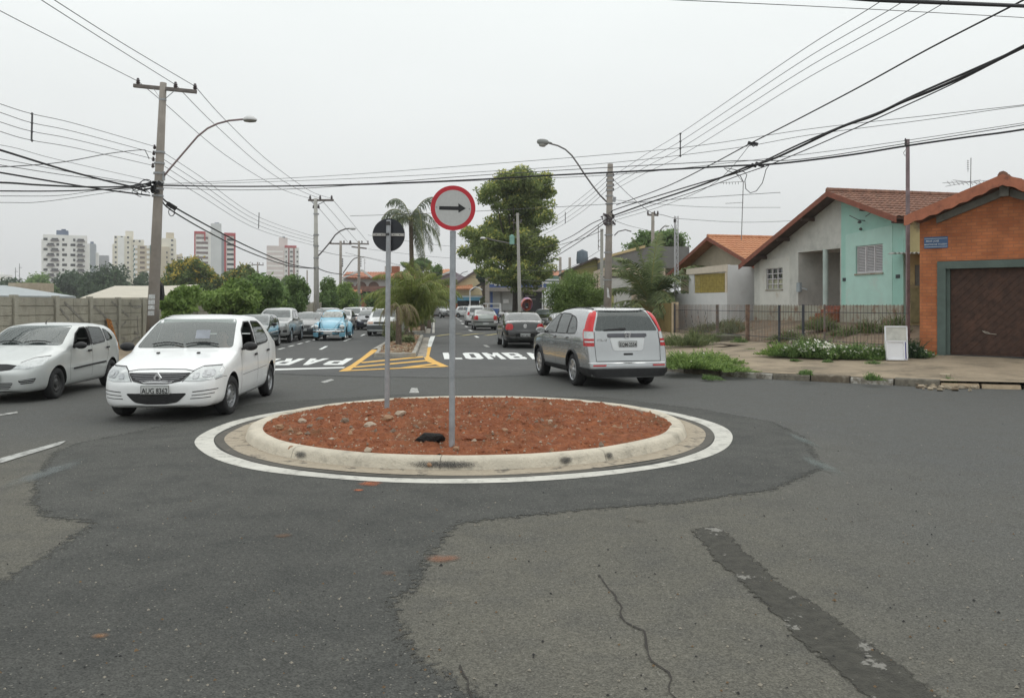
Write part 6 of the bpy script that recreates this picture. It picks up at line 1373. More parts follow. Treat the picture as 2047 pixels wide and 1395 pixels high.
# ---------- picket fence of rusty iron
FENCE = [(10.62,21.85),(8.95,27.3),(8.55,29.6),(8.35,31.2),(8.15,32.4),(7.66,38.4)]
IR = M('iron_rust',(.17,.145,.13), rough=.8, var=.3, scale=4, col3=(.24,.11,.055), scale3=3, lo3=.5, hi3=.65, world_co=True)
IRD = M('iron_dark',(.06,.065,.075), rough=.7, var=.2)
fe = empty('picket_fence',(8.95,27.3,.42),0, 'low rusty iron picket fence along the weedy front yards', 'fence')
mb = MB(); rails = MB()
for i,(p, q) in enumerate(zip(FENCE, FENCE[1:])):
    p, q = Vector((*p,0)), Vector((*q,0)); L = (q - p).length; n = int(L / (.145 if i == 0 else .11))
    for k in range(n):
        v = p.lerp(q,(k + .5) / n); v += Vector((.008 * noise.noise(v * 9),0,0)); mb.beam(v + Vector((0,0,.44)), v + Vector((.015 * noise.noise(v * 4),.01 * noise.noise(v * 5),1.74 + .02 * noise.noise(v * 20))),.011)
    for z in (.62,1.50): rails.beam(p + Vector((0,.0, z)), q + Vector((0,0, z)),.02,.02)
kid(mb.build('pickets', IR, fe), fe); kid(rails.build('rail', IRD, fe), fe)
for k,(p, z1, w_, m_) in enumerate([((8.95,27.3),1.72,.07, IRD),((8.55,29.6),1.74,.13, M('post_rusty',(.20,.13,.095), var=.4, scale=5)),((8.15,32.4),1.74,.09, IR),((7.66,38.4),1.8,.07, IRD),((9.62,25.1),1.74,.05, IR),((9.32,26.1),1.74,.07, IRD)]):
    mb = MB(); mb.beam((p[0], p[1],.3),(p[0], p[1], z1), w_); kid(mb.build('post', m_, fe), fe)
mb = MB()
for k in range(4):
    y = 34 + k * 1.0; x = 8.15 - .08 * (y - 32.4); mb.beam((x + .03, y,1.48),(x + .03, y - .6,.66),.012)
kid(mb.build('brace', IRD, fe), fe)
# small retaining block and broken slab by the gate
mb = MB(); mb.box((8.15,31.1,.43),(.9,1.6,.34), rz=-.1); mb.build('low_block', M('concrete_mossy',(.13,.125,.09), var=.3, scale=4, bump=.6), bevel=.03, label='mossy concrete block at the foot of the picket fence', cat='concrete block')
mb = MB(); mb.box((7.7,27.6,.36),(1.9,.5,.06), rot=Matrix.Rotation(.5,3, 'Z') @ Matrix.Rotation(.08,3, 'Y')); mb.build('broken_slab', M('slab_grey',(.25,.21,.17), var=.2, bump=.4), bevel=.01, label='broken concrete slab lying on the pavement by the picket fence', cat='slab')
# white boards propped against the fence
p = P(1793,716,21.4)
def board(px0, px1, py0, py1, Y, lean, mats, label, th=.05, edge=None):
    a, b = P(px0, py1, Y), P(px1, py1, Y); w = (b - a).length; h = (P(px0, py0, Y).z - a.z) / math.cos(lean); c = (a + b) / 2
    o = empty('white_board', c, math.atan2(-.2,1), label, 'board'); rot = Matrix.Rotation(-lean,3, 'X')
    mb = MB(); mb.box(rot @ Vector((0,0, h / 2)),(w, th, h), rot=rot); mb.build('panel', mats[0], o, bevel=.004)
    mb = MB()
    for x in (-w / 2, w / 2): mb.box(rot @ Vector((x,-th * .2, h / 2)),(.03, th * 1.3, h + .02), rot=rot)
    for z in (0, h): mb.box(rot @ Vector((0,-th * .2, z)),(w + .03, th * 1.3,.03), rot=rot)
    mb.build('edging', mats[1], o); return o
WB = M('board_white',(.78,.78,.80), rough=.5, var=.03); WD = M('board_dirty',(.55,.54,.49), rough=.7, var=.12, scale=4)
board(1772,1812,653,716,20.75,.10,(WD, WB), 'taller dirty white board leaning on the fence behind the shorter one')
board(1774,1806,683,719,20.45,.14,(WB, WB), 'shorter clean white board leaning in front of the taller dirty one', th=.09)
board(1807,1812,683,719,20.55,.14,(M('board_blue',(.10,.09,.42)), WB), 'narrow board with blue edge beside the white boards', th=.09)
# rubble at the kerb ramp
mb = MB(); rg = random.Random(4)
for i in range(130):
    p = G(rg.gauss(1895,26), rg.gauss(764,3),.1); s = rg.uniform(.015,.06) * (1.8 if i < 5 else 1); mb.k = rg.choice([0,0,1])
    mb.box((p.x, p.y, max(.02, min(.2,(p.y - 17.0) * .2)) + s * .2),(s * 2, s * 1.4, s * .7), rot=Matrix.Rotation(rg.random() * 3,3, 'Z') @ Matrix.Rotation(rg.gauss(0,.4),3, 'X'))
mb.build('kerb_rubble',[M('rubble_pale',(.40,.33,.24), bump=.5), M('rubble_dark',(.2,.15,.1))], kind='stuff', label='broken concrete crumbs at the end of the worn kerb', cat='rubble')
# ---------- concrete panel wall on the left
CW = M('wall_concrete',(.33,.315,.26), rough=.95, var=.14, scale=1.3, bump=.5, bscale=30, col3=(.19,.175,.14), scale3=2.2, lo3=.52, hi3=.8, world_co=True, detail=9)
CP = M('wall_post',(.35,.335,.28), rough=.95, var=.12, scale=2, bump=.5, bscale=30, world_co=True)
cw = empty('concrete_wall',(wallx(28),28,.3),0, 'long grey concrete panel wall with posts and faded graffiti on the left', 'wall')
mb = MB(); y = 14.0; posts = []
while y < 82:
    posts.append(y); y1 = y + 2.25
    for r_ in range(7):
        z0 = .22 + r_ * .248; x0, x1 = wallx(y), wallx(y1)
        for hh in (0,1):       # two blocks a row
            ya, yb = y + .09 + hh * 1.035, y + .09 + hh * 1.035 + 1.015
            mb.prism([(wallx(ya) - .06, ya, z0),(wallx(ya), ya, z0),(wallx(yb), yb, z0),(wallx(yb) - .06, yb, z0)],(0,0,.222 + .004 * math.sin(y * 7 + r_)))
    mb.prism([(wallx(y) - .065, y,.2),(wallx(y) - .02, y,.2),(wallx(y1) - .02, y1,.2),(wallx(y1) - .065, y1,.2)],(0,0,1.70)); y = y1
kid(mb.build('panels', CW, cw), cw)
for y in posts:
    mb = MB(); mb.box((wallx(y) - .01, y,1.09),(.14,.17,1.79)); kid(mb.build('post', CP, cw), cw)
GR_ = M('graffiti_grey',(.215,.205,.18), rough=.9, var=.3, scale=8, world_co=True)
mb = MB()
def wp(px, py):      # a point of the wall seen at a pixel
    u = (px - 1023.5) / FL; Y = -10.8 / (u + .09); return Vector((wallx(Y) + .008, Y, EYE + (HY - py) / FL * Y))
for pl in ([(128,604),(160,636),(168,644),(152,654)],[(176,603),(212,634),(212,648)],[(223,603),(258,634)],[(258,606),(264,612),(272,615),(282,612),(286,604)],[(231,645),(238,658),(252,642)],[(226,690),(232,678),(242,674),(250,678)],[(262,686),(270,676),(280,674)],[(274,632),(276,668),(268,664)],[(310,606),(318,616),(328,606)],[(108,602),(138,640)]):
    pl = [wp(*p) for p in pl]
    for a, b in zip(pl, pl[1:]): mb.beam(a, b,.075,.004, up=(1,0,.01))
kid(mb.build('graffiti', GR_, cw), cw)
# orange and yellow striped board against the wall
p0 = wp(212,700); p0.z = .32
so = empty('striped_board',(p0.x + .35, p0.y,.3),0, 'weathered orange board with dark zigzag leaning on the concrete wall', 'board')
mb = MB(); OR_ = M('board_orange',(.42,.17,.035), var=.25, scale=12, rough=.8); mb.prism([(-.02,-.18,0),(-.02,.14,0),(-.30,.10,.95),(-.30,-.12,.98)],(.05,0,0)); mb.build('board', OR_, so)
mb = MB()
for k in range(8):
    z = .06 + k * .115; x = -.02 - .28 * z / .97 + .056; mb.beam((x,-.12, z),(x - .01,.02, z + .05),.022,.006, up=(1,0,0)); mb.beam((x,.02, z + .05),(x - .02,-.1, z + .1),.02,.006, up=(1,0,0))
mb.build('zigzag', M('paint_brown',(.16,.07,.03), var=.3), so)
# ---------- sheds behind the wall
SH = M('shed_roof_pale',(.50,.46,.38), rough=.7, var=.08, scale=1); SHG = M('shed_roof_grey',(.34,.37,.38), rough=.6, var=.1, scale=1); DARK = M('shed_dark',(.03,.028,.026))
def shed(name, pts_front, depth, mat, label, y, h0=.3):
    o = empty(name,(pts_front[0][0], y, h0),0, label, 'shed'); mb = MB()
    fr = [Vector(p) for p in pts_front]; bk = [p + Vector(depth) for p in fr]; up = Vector((0,0,.09))
    for i in range(len(fr) - 1): mb.add([fr[i], fr[i + 1], bk[i + 1], bk[i], fr[i] + up, fr[i + 1] + up, bk[i + 1] + up, bk[i] + up],[(0,1,2,3),(7,6,5,4),(0,4,5,1),(1,5,6,2),(2,6,7,3),(3,7,4,0)])
    kid(mb.build('roof', mat, o), o); mb = MB(); g = [Vector((p.x, p.y + .4, h0 - .3)) for p in fr[::-1]]; mb.prism([p + Vector((0,.4,-.02)) for p in fr] + g, Vector(depth) * .9); kid(mb.build('wall', DARK, o), o); return o
shed('shed',[P(-60,595,30), P(152,596,40)],(-9,9,.75), SHG, 'low shed with grey metal roof behind the wall at far left',30)
shed('shed',[P(160,599,42), P(305,598,44), P(392,590,52)],(-6,16,1.0), SH, 'low shed with long cream roof behind the wall beside the big pole',42)
shed('shed',[P(318,597,40), P(376,583.5,42), P(440,592.5,44), P(476,598,46)],(-3,10,0), SH, 'open gabled shed behind the wall by the young trees',40)
mb = MB(); c = P(47,573,48); FT = Frame((c.x - .9, c.y),(1,0)); FT.box(mb,0,1.9,0,1.4, c.z - .3, c.z + .22); FT.box(mb,.85,1.0,.5,.7,.3, c.z - .3); FT.box(mb,.8,1.5,.3,1.1,.3, c.z - .31)
mb.build('water_tank', M('tank_beige',(.45,.38,.29), var=.1), label='beige box water tank on a stand above the grey shed roof', cat='water tank')
mb = MB(); mb.prism([P(317,562,27.3), P(323,571,27.3), P(325,590,27.3), P(322,600,27.3), P(313,600,27.3), P(311,588,27.3), P(312,562,27.3)],(0,.18,0)); mb.build('metal_box', M('box_black',(.02,.02,.02)), label='black metal box fixed to the right side of the near left pole', cat='box')
# ---- vegetation
def leaf_mesh(name, clumps, n, size, seed=1, droop=0., flat=.0, bloomtop=0., cup=True):
    """leaf-sized faces through the volume of the clumps; each clump (centre, radii, weight)"""
    rg = np.random.default_rng(seed); w = np.array([c[2] if len(c) > 2 else c[1][0] * c[1][1] * c[1][2] for c in clumps], float); w /= w.sum()
    idx = rg.choice(len(clumps), n, p=w); C = np.array([list(c[0]) for c in clumps])[idx]; Rr = np.array([list(c[1]) for c in clumps])[idx]
    d = rg.normal(size=(n,3)); d /= np.linalg.norm(d, axis=1)[:, None]
    rad = (.55 + .45 * rg.random(n) ** .5)[:, None]
    cen = C + d * Rr * rad
    # fray: noise displacement
    cen += rg.normal(size=(n,3)) * Rr * .17; cen += np.stack([np.sin(cen[:,1] * 5.1 / (size * 12)), np.sin(cen[:,2] * 4.3 / (size * 12)), np.sin(cen[:,0] * 4.7 / (size * 12))],1) * size * 1.1
    s = size * rg.uniform(.6,1.35, n)
    nr = d * .7 + rg.normal(size=(n,3)) * .7; nr[:,2] += .35; nr /= np.linalg.norm(nr, axis=1)[:, None]
    t = np.cross(nr, rg.normal(size=(n,3))); t /= np.linalg.norm(t, axis=1)[:, None]; t[:,2] -= droop; t /= np.linalg.norm(t, axis=1)[:, None]
    b = np.cross(nr, t); b /= np.linalg.norm(b, axis=1)[:, None]
    L = s[:, None]; Wd = L * .42
    v = np.stack([cen - t * L, cen + b * Wd - nr * L * .12, cen + t * L, cen - b * Wd - nr * L * .12],1).reshape(-1,3)
    me = bpy.data.meshes.new(name); me.vertices.add(4 * n); me.vertices.foreach_set('co', v.ravel().astype(np.float32))
    me.loops.add(4 * n); me.loops.foreach_set('vertex_index', np.arange(4 * n, dtype=np.int32)); me.polygons.add(n)
    me.polygons.foreach_set('loop_start', np.arange(0,4 * n,4, dtype=np.int32)); me.polygons.foreach_set('loop_total', np.full(n,4, np.int32)); me.update()
    cl = rg.random(len(clumps))[idx]
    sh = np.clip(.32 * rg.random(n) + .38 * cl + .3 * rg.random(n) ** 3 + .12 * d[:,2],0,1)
    a = me.attributes.new('shade', 'FLOAT', 'FACE'); a.data.foreach_set('value', sh.astype(np.float32))
    if bloomtop:
        up = (d[:,2] > .15) & (rad[:,0] > .8); bl = ((rg.random(n) < bloomtop * (.25 + .75 * (np.sin(cen[:,0] * 1.7 + cl * 9) > -.1))) & up) * 1.0
        a = me.attributes.new('bloom', 'FLOAT', 'FACE'); a.data.foreach_set('value', bl.astype(np.float32))
    return me
BARK = M('bark_grey',(.13,.10,.075), rough=.95, var=.25, scale=8, bump=.6, bscale=30)
BARKD = M('bark_dark',(.05,.04,.032), rough=.95, var=.25, scale=8, bump=.6, bscale=30)
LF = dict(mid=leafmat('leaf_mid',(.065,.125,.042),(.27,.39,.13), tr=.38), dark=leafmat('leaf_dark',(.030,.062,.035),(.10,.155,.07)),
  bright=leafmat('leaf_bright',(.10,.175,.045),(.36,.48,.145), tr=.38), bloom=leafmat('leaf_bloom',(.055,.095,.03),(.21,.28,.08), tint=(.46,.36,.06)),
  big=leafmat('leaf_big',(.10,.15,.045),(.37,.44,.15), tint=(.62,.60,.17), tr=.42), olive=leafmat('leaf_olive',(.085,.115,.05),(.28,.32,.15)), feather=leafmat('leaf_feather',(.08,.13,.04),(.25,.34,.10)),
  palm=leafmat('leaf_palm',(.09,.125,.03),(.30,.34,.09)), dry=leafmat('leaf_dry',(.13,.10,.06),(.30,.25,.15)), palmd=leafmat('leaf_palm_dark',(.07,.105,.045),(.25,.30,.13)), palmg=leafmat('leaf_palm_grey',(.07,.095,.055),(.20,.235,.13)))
def tree(name, base, h, crown, lf, label, n=6000, size=.10, seed=1, trunk=.12, cat='tree', group=None, nclump=16, bark=None, bloom=0., droop=.25, lean=(0,0), split=.35, ground=0., hull=None):
    """crown: list of big lobes (dx, dy, z, rx, ry, rz) relative to the base; each lobe is filled with small clumps"""
    rg = random.Random(seed); base = Vector(base); root = empty(name, base,0, label, cat, group); clumps = []
    vol = [c[3] * c[4] * c[5] for c in crown]; tot = sum(vol)
    for (dx, dy, z, rx, ry, rz), v in zip(crown, vol):
        k = max(3, round(nclump * v / tot))
        for i in range(k):
            while True:
                q = Vector((rg.uniform(-1,1), rg.uniform(-1,1), rg.uniform(-1,1)))
                if .25 < q.length < 1: break
            q = q.normalized() * (.35 + .5 * rg.random()); r = rg.uniform(.30,.50)
            clumps.append(((dx + q.x * rx, dy + q.y * ry, z + q.z * rz),(rx * r, ry * r, rz * r * .85)))
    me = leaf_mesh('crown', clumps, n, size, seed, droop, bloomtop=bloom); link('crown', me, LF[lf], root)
    mb = MB(); fork = Vector((lean[0] * .3, lean[1] * .3, h * split)); mb.tube([(0,0,-.1),(fork.x * .4, fork.y * .4, fork.z * .5), fork],[trunk * 1.25, trunk, trunk * .85],9)
    for i,(c, r) in enumerate(clumps[::max(1, len(clumps) // 14)]):
        c = Vector(c); mid = fork.lerp(c,.5) + Vector((0,0,-.08 * (c - fork).length)); mb.tube([fork, mid, c],[trunk * .55, trunk * .3, trunk * .08],5)
    mb.build('trunk', bark or BARK, root, smooth=True); return root
def px_tree(name, px0, px1, pyt, pyb, Y, lf, label, ground=.2,**kw):
    """one main lobe and a few side lobes between two columns and two rows of the picture, at distance Y"""
    rg = random.Random(int(px0 * 7 + pyt)); x0, x1 = P(px0,0, Y).x, P(px1,0, Y).x; zt, zb = P(0, pyt, Y).z, P(0, pyb, Y).z; cx = (x0 + x1) / 2; rx = (x1 - x0) / 2; rz = (zt - zb) / 2; cz = (zt + zb) / 2 - ground
    cr = [(0,0, cz, rx * .92, rx * .85, rz * .95),(0,0, cz - rz * .4, rx * .9, rx * .8, rz * .6)]
    for k in range(kw.pop('lobes',3)): cr.append((rg.uniform(-.5,.5) * rx, rg.uniform(-.4,.4) * rx, cz + rg.uniform(-.45,.5) * rz, rx * rg.uniform(.4,.55), rx * .5, rz * rg.uniform(.35,.5)))
    return tree(name,(cx, Y, ground), zt - ground, cr, lf, label,**kw)
BT_ = 'trees far behind the concrete wall'
# far belts of trees below the towers
for k, a in enumerate([(-40,62,556,640,230, 'dark'),(34,120,538,640,225, 'mid'),(95,190,540,640,235, 'dark'),(160,262,516,640,215, 'dark'),(235,305,536,640,225, 'dark'),(285,350,552,640,190, 'mid')]):
    px_tree('broadleaf_tree',*a,['dark green low tree at the far left below the white tower', 'mid green rounded tree below the left side of the white tower', 'dark green tree below the white balcony tower', 'tallest dark spreading tree between the white tower and the cream towers', 'dark tree just left of the near power pole', 'green tree below the teal sided tower'][k], n=10000, size=.5, seed=20 + k, trunk=.35, nclump=46, group=None)
px_tree('flowering_tree',330,446,517,604,118, 'bloom', 'large rounded tree with yellow blossom right of the near power pole', n=30000, size=.26, seed=31, trunk=.3, nclump=80, bloom=.85, lobes=5)
px_tree('flowering_tree',440,524,527,604,128, 'bloom', 'second yellow tinged tree between the red framed tower and the young trees', n=18000, size=.26, seed=32, trunk=.3, nclump=60, bloom=.4, lobes=4)
px_tree('broadleaf_tree',545,590,546,610,160, 'mid', 'olive tree below the pink banded tower', n=4000, size=.3, seed=33, trunk=.25)
# young trees along the wall pavement
yt = [(328,388,576,642,28.5, 'bright', 'small bright green young tree nearest the camera along the concrete wall',3600,.10),(414,502,556,648,36, 'bright', 'young bright green cone shaped tree left of the teal hatchback',8000,.12),
 (488,552,541,645,46, 'mid', 'taller young tree behind the teal hatchback',8500,.13),(535,580,568,640,54, 'mid', 'low young tree above the silver pickup',6500,.10),(571,614,545,640,60, 'mid', 'upright young tree above the dark grey hatchback',8500,.11),
 (638,672,549,640,76, 'mid', 'young dark tree just right of the second left pole',6500,.13),(664,712,556,640,80, 'bright', 'broad young tree above the light blue car',8500,.13),(735,775,579,632,90, 'mid', 'low tree above the boxy white hatchback',5000,.15),(546,572,600,648,50, 'bright', 'small bright shrub above the silver pickup roof',2500,.09)]
for k,(a, b, c, d, Y, lf, lb, n, sz) in enumerate(yt):
    px_tree('young_tree', a - 5, b + 5, c - 3, d, Y, lf, lb, n=int(n * 1.3), size=sz, seed=50 + k, trunk=.06, nclump=34, split=.25, droop=.6, group='young trees along the left pavement', ground=.25, lobes=4)
px_tree('young_tree',845,884,524,602,104, 'mid', 'dark young tree at the far end of the median right of the palms', n=8000, size=.17, seed=70, trunk=.12, nclump=26)
px_tree('umbrella_tree',797,866,517,545,150, 'mid', 'flat topped tree behind the tall palm', n=6000, size=.28, seed=71, trunk=.25, lobes=4, nclump=24)
px_tree('broadleaf_tree',1252,1388,457,512,92, 'mid', 'dark round tree behind the roofs above the coconut palm', n=12000, size=.2, seed=72, trunk=.25, lobes=6, nclump=40)
px_tree('broadleaf_tree',952,985,535,568,108, 'dark', 'small dark tree behind the striped shop', n=4000, size=.2, seed=73, trunk=.2)
px_tree('young_tree',958,974,590,612,98, 'olive', 'tiny olive shrub in front of the far shop column', n=1500, size=.1, seed=74, trunk=.05)
# the big tree, lobes placed as they stand in the photograph
Y = 70.0; b0 = P(1030,625, Y); b0.z = .1
lobes = [(1030,372,44,30),(1080,372,36,28),(985,400,34,26),(1048,420,40,26),(955,392,18,16),(1095,418,18,14),(1010,458,48,26),(1075,445,30,22),(945,468,30,24),(938,505,22,22),(985,505,38,26),(1060,500,44,30),(1092,480,22,18),(1098,515,14,12),(960,525,20,12),(1005,545,44,20),(1062,548,42,22),(1040,578,26,12),(975,470,40,20),(1085,555,20,12),(930,440,12,10)]
cr = []; rg = random.Random(8)
for px, py, rx, rz in lobes:
    c = P(px, py, Y); cr.append((c.x - b0.x, rg.uniform(-1.6,1.6), c.z - b0.z, rx / FL * Y * 1.2, rx / FL * Y * 1.0 + .4, rz / FL * Y * 1.28))
tree('big_tree', b0,13, cr, 'big', 'tall broad tree with layered yellow green crown beside the striped shop', n=66000, size=.15, seed=9, trunk=.24, nclump=230, bloom=.5, split=.33, bark=BARKD)
# leaning shrub tree on the right pavement
Y = 38.0; b0 = P(1196,648, Y); b0.z = .3; cr = []
for px, py, rx, rz in [(1130,600,36,34),(1170,580,36,34),(1150,560,26,22),(1105,625,22,20),(1185,615,26,26),(1120,572,22,18),(1190,555,18,18),(1140,640,30,16),(1100,590,14,16)]:
    c = P(px, py, Y); cr.append((c.x - b0.x, rg.uniform(-.6,.6), c.z - b0.z, rx / FL * Y * 1.2, rx / FL * Y * 1.1, rz / FL * Y * 1.2))
tree('feathery_shrub', b0,2.6, cr, 'feather', 'low spreading bright green shrub tree left of the right hand pole', n=34000, size=.045, seed=15, trunk=.10, nclump=80, split=.3, cat='shrub tree', droop=.4)
# ---------- palms
def palm(name, base, h, nf, L, lf, label, droop=1., seed=1, trunk=.14, leaflet=.42, up=.9, cat='palm', nl=34, dead=0, lw=.022, tip=1., lean=(0,0), hang=.6, crownz=None, arc=None, bark=None):
    rg = random.Random(seed); base = Vector(base); root = empty(name, base,0, label, cat); top = Vector((lean[0], lean[1], h))
    if h > .3:
        mb = MB(); n = 12; mb.tube([Vector((lean[0] * (k / n) ** 2, lean[1] * (k / n) ** 2,-.1 + (h + .1) * k / n)) for k in range(n + 1)],[trunk * (1.25 - .35 * k / n + .05 * (k % 2)) for k in range(n + 1)],10)
        mb.build('trunk', bark or BARK, root, smooth=True)
    V = []; F = []; S = []; rach = MB()
    for i in range(nf):
        az = 2 * math.pi * i / nf * 2.4 + rg.uniform(-.3,.3); el = R(rg.uniform(arc[0], arc[1]) if arc else rg.uniform(15,80)); LL = L * rg.uniform(.8,1.1); isdead = i < dead
        if isdead: el = R(rg.uniform(-60,-30))
        p = top.copy(); d = Vector((math.cos(az) * math.cos(el), math.sin(az) * math.cos(el), math.sin(el))); pts = [p.copy()]; ns = 16
        for k in range(ns):
            d.z -= droop * (.05 + .11 * (k / ns)) * (1 + .2 * rg.random()); d.normalize(); p = p + d * LL / ns; pts.append(p.copy())
        rach.tube(pts,[.028 * (1 - .8 * k / ns) * (L / 3) + .006 for k in range(ns + 1)],4); shade = rg.random() * .6
        for k in range(nl * 2):
            t = .12 + .86 * (k // 2) / nl; f = t * ns; j = min(int(f), ns - 1); q = pts[j].lerp(pts[j + 1], f - j); tan = (pts[j + 1] - pts[j]).normalized()
            sd = tan.cross(Vector((0,0,1))); sd = (sd.normalized() if sd.length > .05 else Vector((1,0,0))) * (1 if k % 2 else -1); ll = leaflet * math.sin(math.pi * (.12 + .8 * t)) * rg.uniform(.8,1.15)
            dirr = (sd * .75 + tan * .55 + Vector((0,0,.25 * up - hang * .5 * tip)) + Vector((rg.gauss(0,.12), rg.gauss(0,.12), rg.gauss(0,.12)))).normalized(); m = q + dirr * ll * .5; e = m + (dirr + Vector((0,0,-hang))).normalized() * ll * .5
            wv = tan * lw; b = len(V); V += [q - wv * .6, q + wv * .6, m + wv, m - wv, e]; F += [(b, b + 1, b + 2, b + 3),(b + 3, b + 2, b + 4)]; s_ = min(1, max(0, shade + .3 * rg.random() + .25 * (rg.random() < .1))); S += [s_, s_]
    me = bpy.data.meshes.new('fronds'); me.from_pydata([tuple(v) for v in V],[], F); a = me.attributes.new('shade', 'FLOAT', 'FACE'); a.data.foreach_set('value', S); link('fronds', me, LF[lf], root)
    rach.build('frond_stems', M('palm_stem',(.20,.20,.07), var=.2), root, smooth=True, fix=False); return root
c = P(824,700,58); tp = P(822,452,58)
palm('queen_palm',(c.x,58,.12), tp.z + .2,17,3.6, 'palmg', 'tall palm with drooping grey green feathers rising from the median', droop=1.75, seed=3, trunk=.15, leaflet=1.0, lean=(-.1,0), hang=1.6, nl=60, lw=.024, arc=(5,78), dead=2)
c = P(797,697,32.5); palm('dead_palm',(c.x,32.5,.12),1.55,9,1.3, 'dry', 'short palm with dry brown hanging fronds at the near tip of the median', droop=2.2, seed=5, trunk=.10, leaflet=.4, hang=1.6, nl=22, arc=(-30,60), lw=.016)
GP = 'drooping palms planted along the median'
for k,(px, Y, h, L, nf, lf, lb) in enumerate([(822,37.5,.35,3.5,28, 'palm', 'nearest bushy palm with long arching fronds on the median'),(812,44.0,.4,3.8,18, 'palm', 'darker palm behind the left sign post on the median'),(845,50.5,.4,4.1,28, 'palm', 'yellow green palm right behind the nearest bushy palm'),(858,60.0,.5,4.2,24, 'palm', 'farthest yellow green arching palm on the median'),(790,52.0,1.2,2.6,12, 'palmd', 'small dark palm left of the median planting')]):
    c = P(px,690, Y); palm('median_palm',(c.x, Y,.12), h, nf, L, lf, lb, droop=2.0, seed=30 + k, trunk=.13, leaflet=.66, hang=1.8, nl=60, lw=.022, arc=(77,89.5))
c = P(1300,640,43); palm('coconut_palm',(c.x,43,.6),1.2,30,3.9, 'palmd', 'bushy coconut palm behind the olive boundary wall', droop=.9, seed=12, trunk=.22, leaflet=.85, hang=.55, nl=60, lw=.034, arc=(10,88))
# banana-like undergrowth on the median and by the kerbs
def blades(name, c, r, h, n, lf, label, seed=1, group=None, cat='weeds', flowers=0, fl_r=.03, wide=.012, ell=1.):
    rg = random.Random(seed); root = empty(name, c, rg.random() * 3, label, cat, group); V = []; F = []; S = []
    for i in range(n):
        a = rg.random() * 6.283; q = r * math.sqrt(rg.random()) * (.72 + .5 * math.sin(a * 3 + seed) * math.sin(a * 2 + 1.3 * seed) + .2 * rg.random()); x, y = q * math.cos(a), q * math.sin(a) * ell; hh = h * (rg.uniform(.3,1.) + .35 * (rg.random() > .93)) * max(.2,1 - .6 * (q / r) ** 2) * (.7 + .6 * abs(math.sin(x * 5 + seed) * math.cos(y * 4))); dx, dy = rg.gauss(0,.35) * hh + x * .25, rg.gauss(0,.35) * hh + y * .25; w = wide * rg.uniform(.7,1.5); t = rg.random() * 3.14; wx, wy = math.cos(t) * w, math.sin(t) * w; b = len(V)
        V += [(x - wx, y - wy,0),(x + wx, y + wy,0),(x + dx * .45 + wx * 1.2, y + dy * .45 + wy * 1.2, hh * .6),(x + dx * .45 - wx * 1.2, y + dy * .45 - wy * 1.2, hh * .6),(x + dx, y + dy, hh * rg.uniform(.7,1.05))]; F += [(b, b + 1, b + 2, b + 3),(b + 3, b + 2, b + 4)]; s_ = rg.random(); S += [s_ * .8, s_ if rg.random() > .06 else 1.6]
        for e in range(3):      # side leaves
            f = rg.uniform(.3,1); cx_, cy_, cz_ = x + dx * f * .8, y + dy * f * .8, hh * f; b = len(V); s = wide * rg.uniform(1.5,3.2); ax = Vector((rg.gauss(0,1), rg.gauss(0,1), rg.gauss(.2,.6))).normalized(); bx = ax.orthogonal().normalized(); p = Vector((cx_, cy_, cz_))
            V += [tuple(p - ax * s), tuple(p + bx * s * .45), tuple(p + ax * s), tuple(p - bx * s * .45)]; F += [(b, b + 1, b + 2, b + 3)]; S += [rg.random()]
    me = bpy.data.meshes.new('foliage'); me.from_pydata(V,[], F); at_ = me.attributes.new('shade', 'FLOAT', 'FACE'); at_.data.foreach_set('value', S); link('foliage', me, LF[lf], root)
    if flowers:
        mb = MB()
        for i in range(flowers):
            a = rg.random() * 6.283; q = r * math.sqrt(rg.random()) * .95; z = h * (1 - .55 * (q / r) ** 2) * rg.uniform(.6,1.08); p = Vector((q * math.cos(a), q * math.sin(a) * ell, z)); nrm = Vector((rg.gauss(0,.5), rg.gauss(-.5,.4),1)).normalized(); u = nrm.orthogonal().normalized(); w = nrm.cross(u); s = fl_r * rg.uniform(.7,1.15); k0 = 8
            mb.k = 0; mb.add([p] + [p + (u * math.cos(k * 6.283 / k0) + w * math.sin(k * 6.283 / k0)) * s * (1 if k % 2 else .8) for k in range(k0)],[(0,1 + k,1 + (k + 1) % k0) for k in range(k0)])
            mb.k = 1; mb.add([p + nrm * .006] + [p + nrm * .004 + (u * math.cos(k * 1.2566) + w * math.sin(k * 1.2566)) * s * .3 for k in range(5)],[(0,1 + k,1 + (k + 1) % 5) for k in range(5)])
        mb.build('flowers',[M('petal_white',(.80,.80,.76), var=.03), M('flower_eye',(.6,.42,.05))], root, fix=False)
    return root
WG = 'weeds on the right hand pavement'
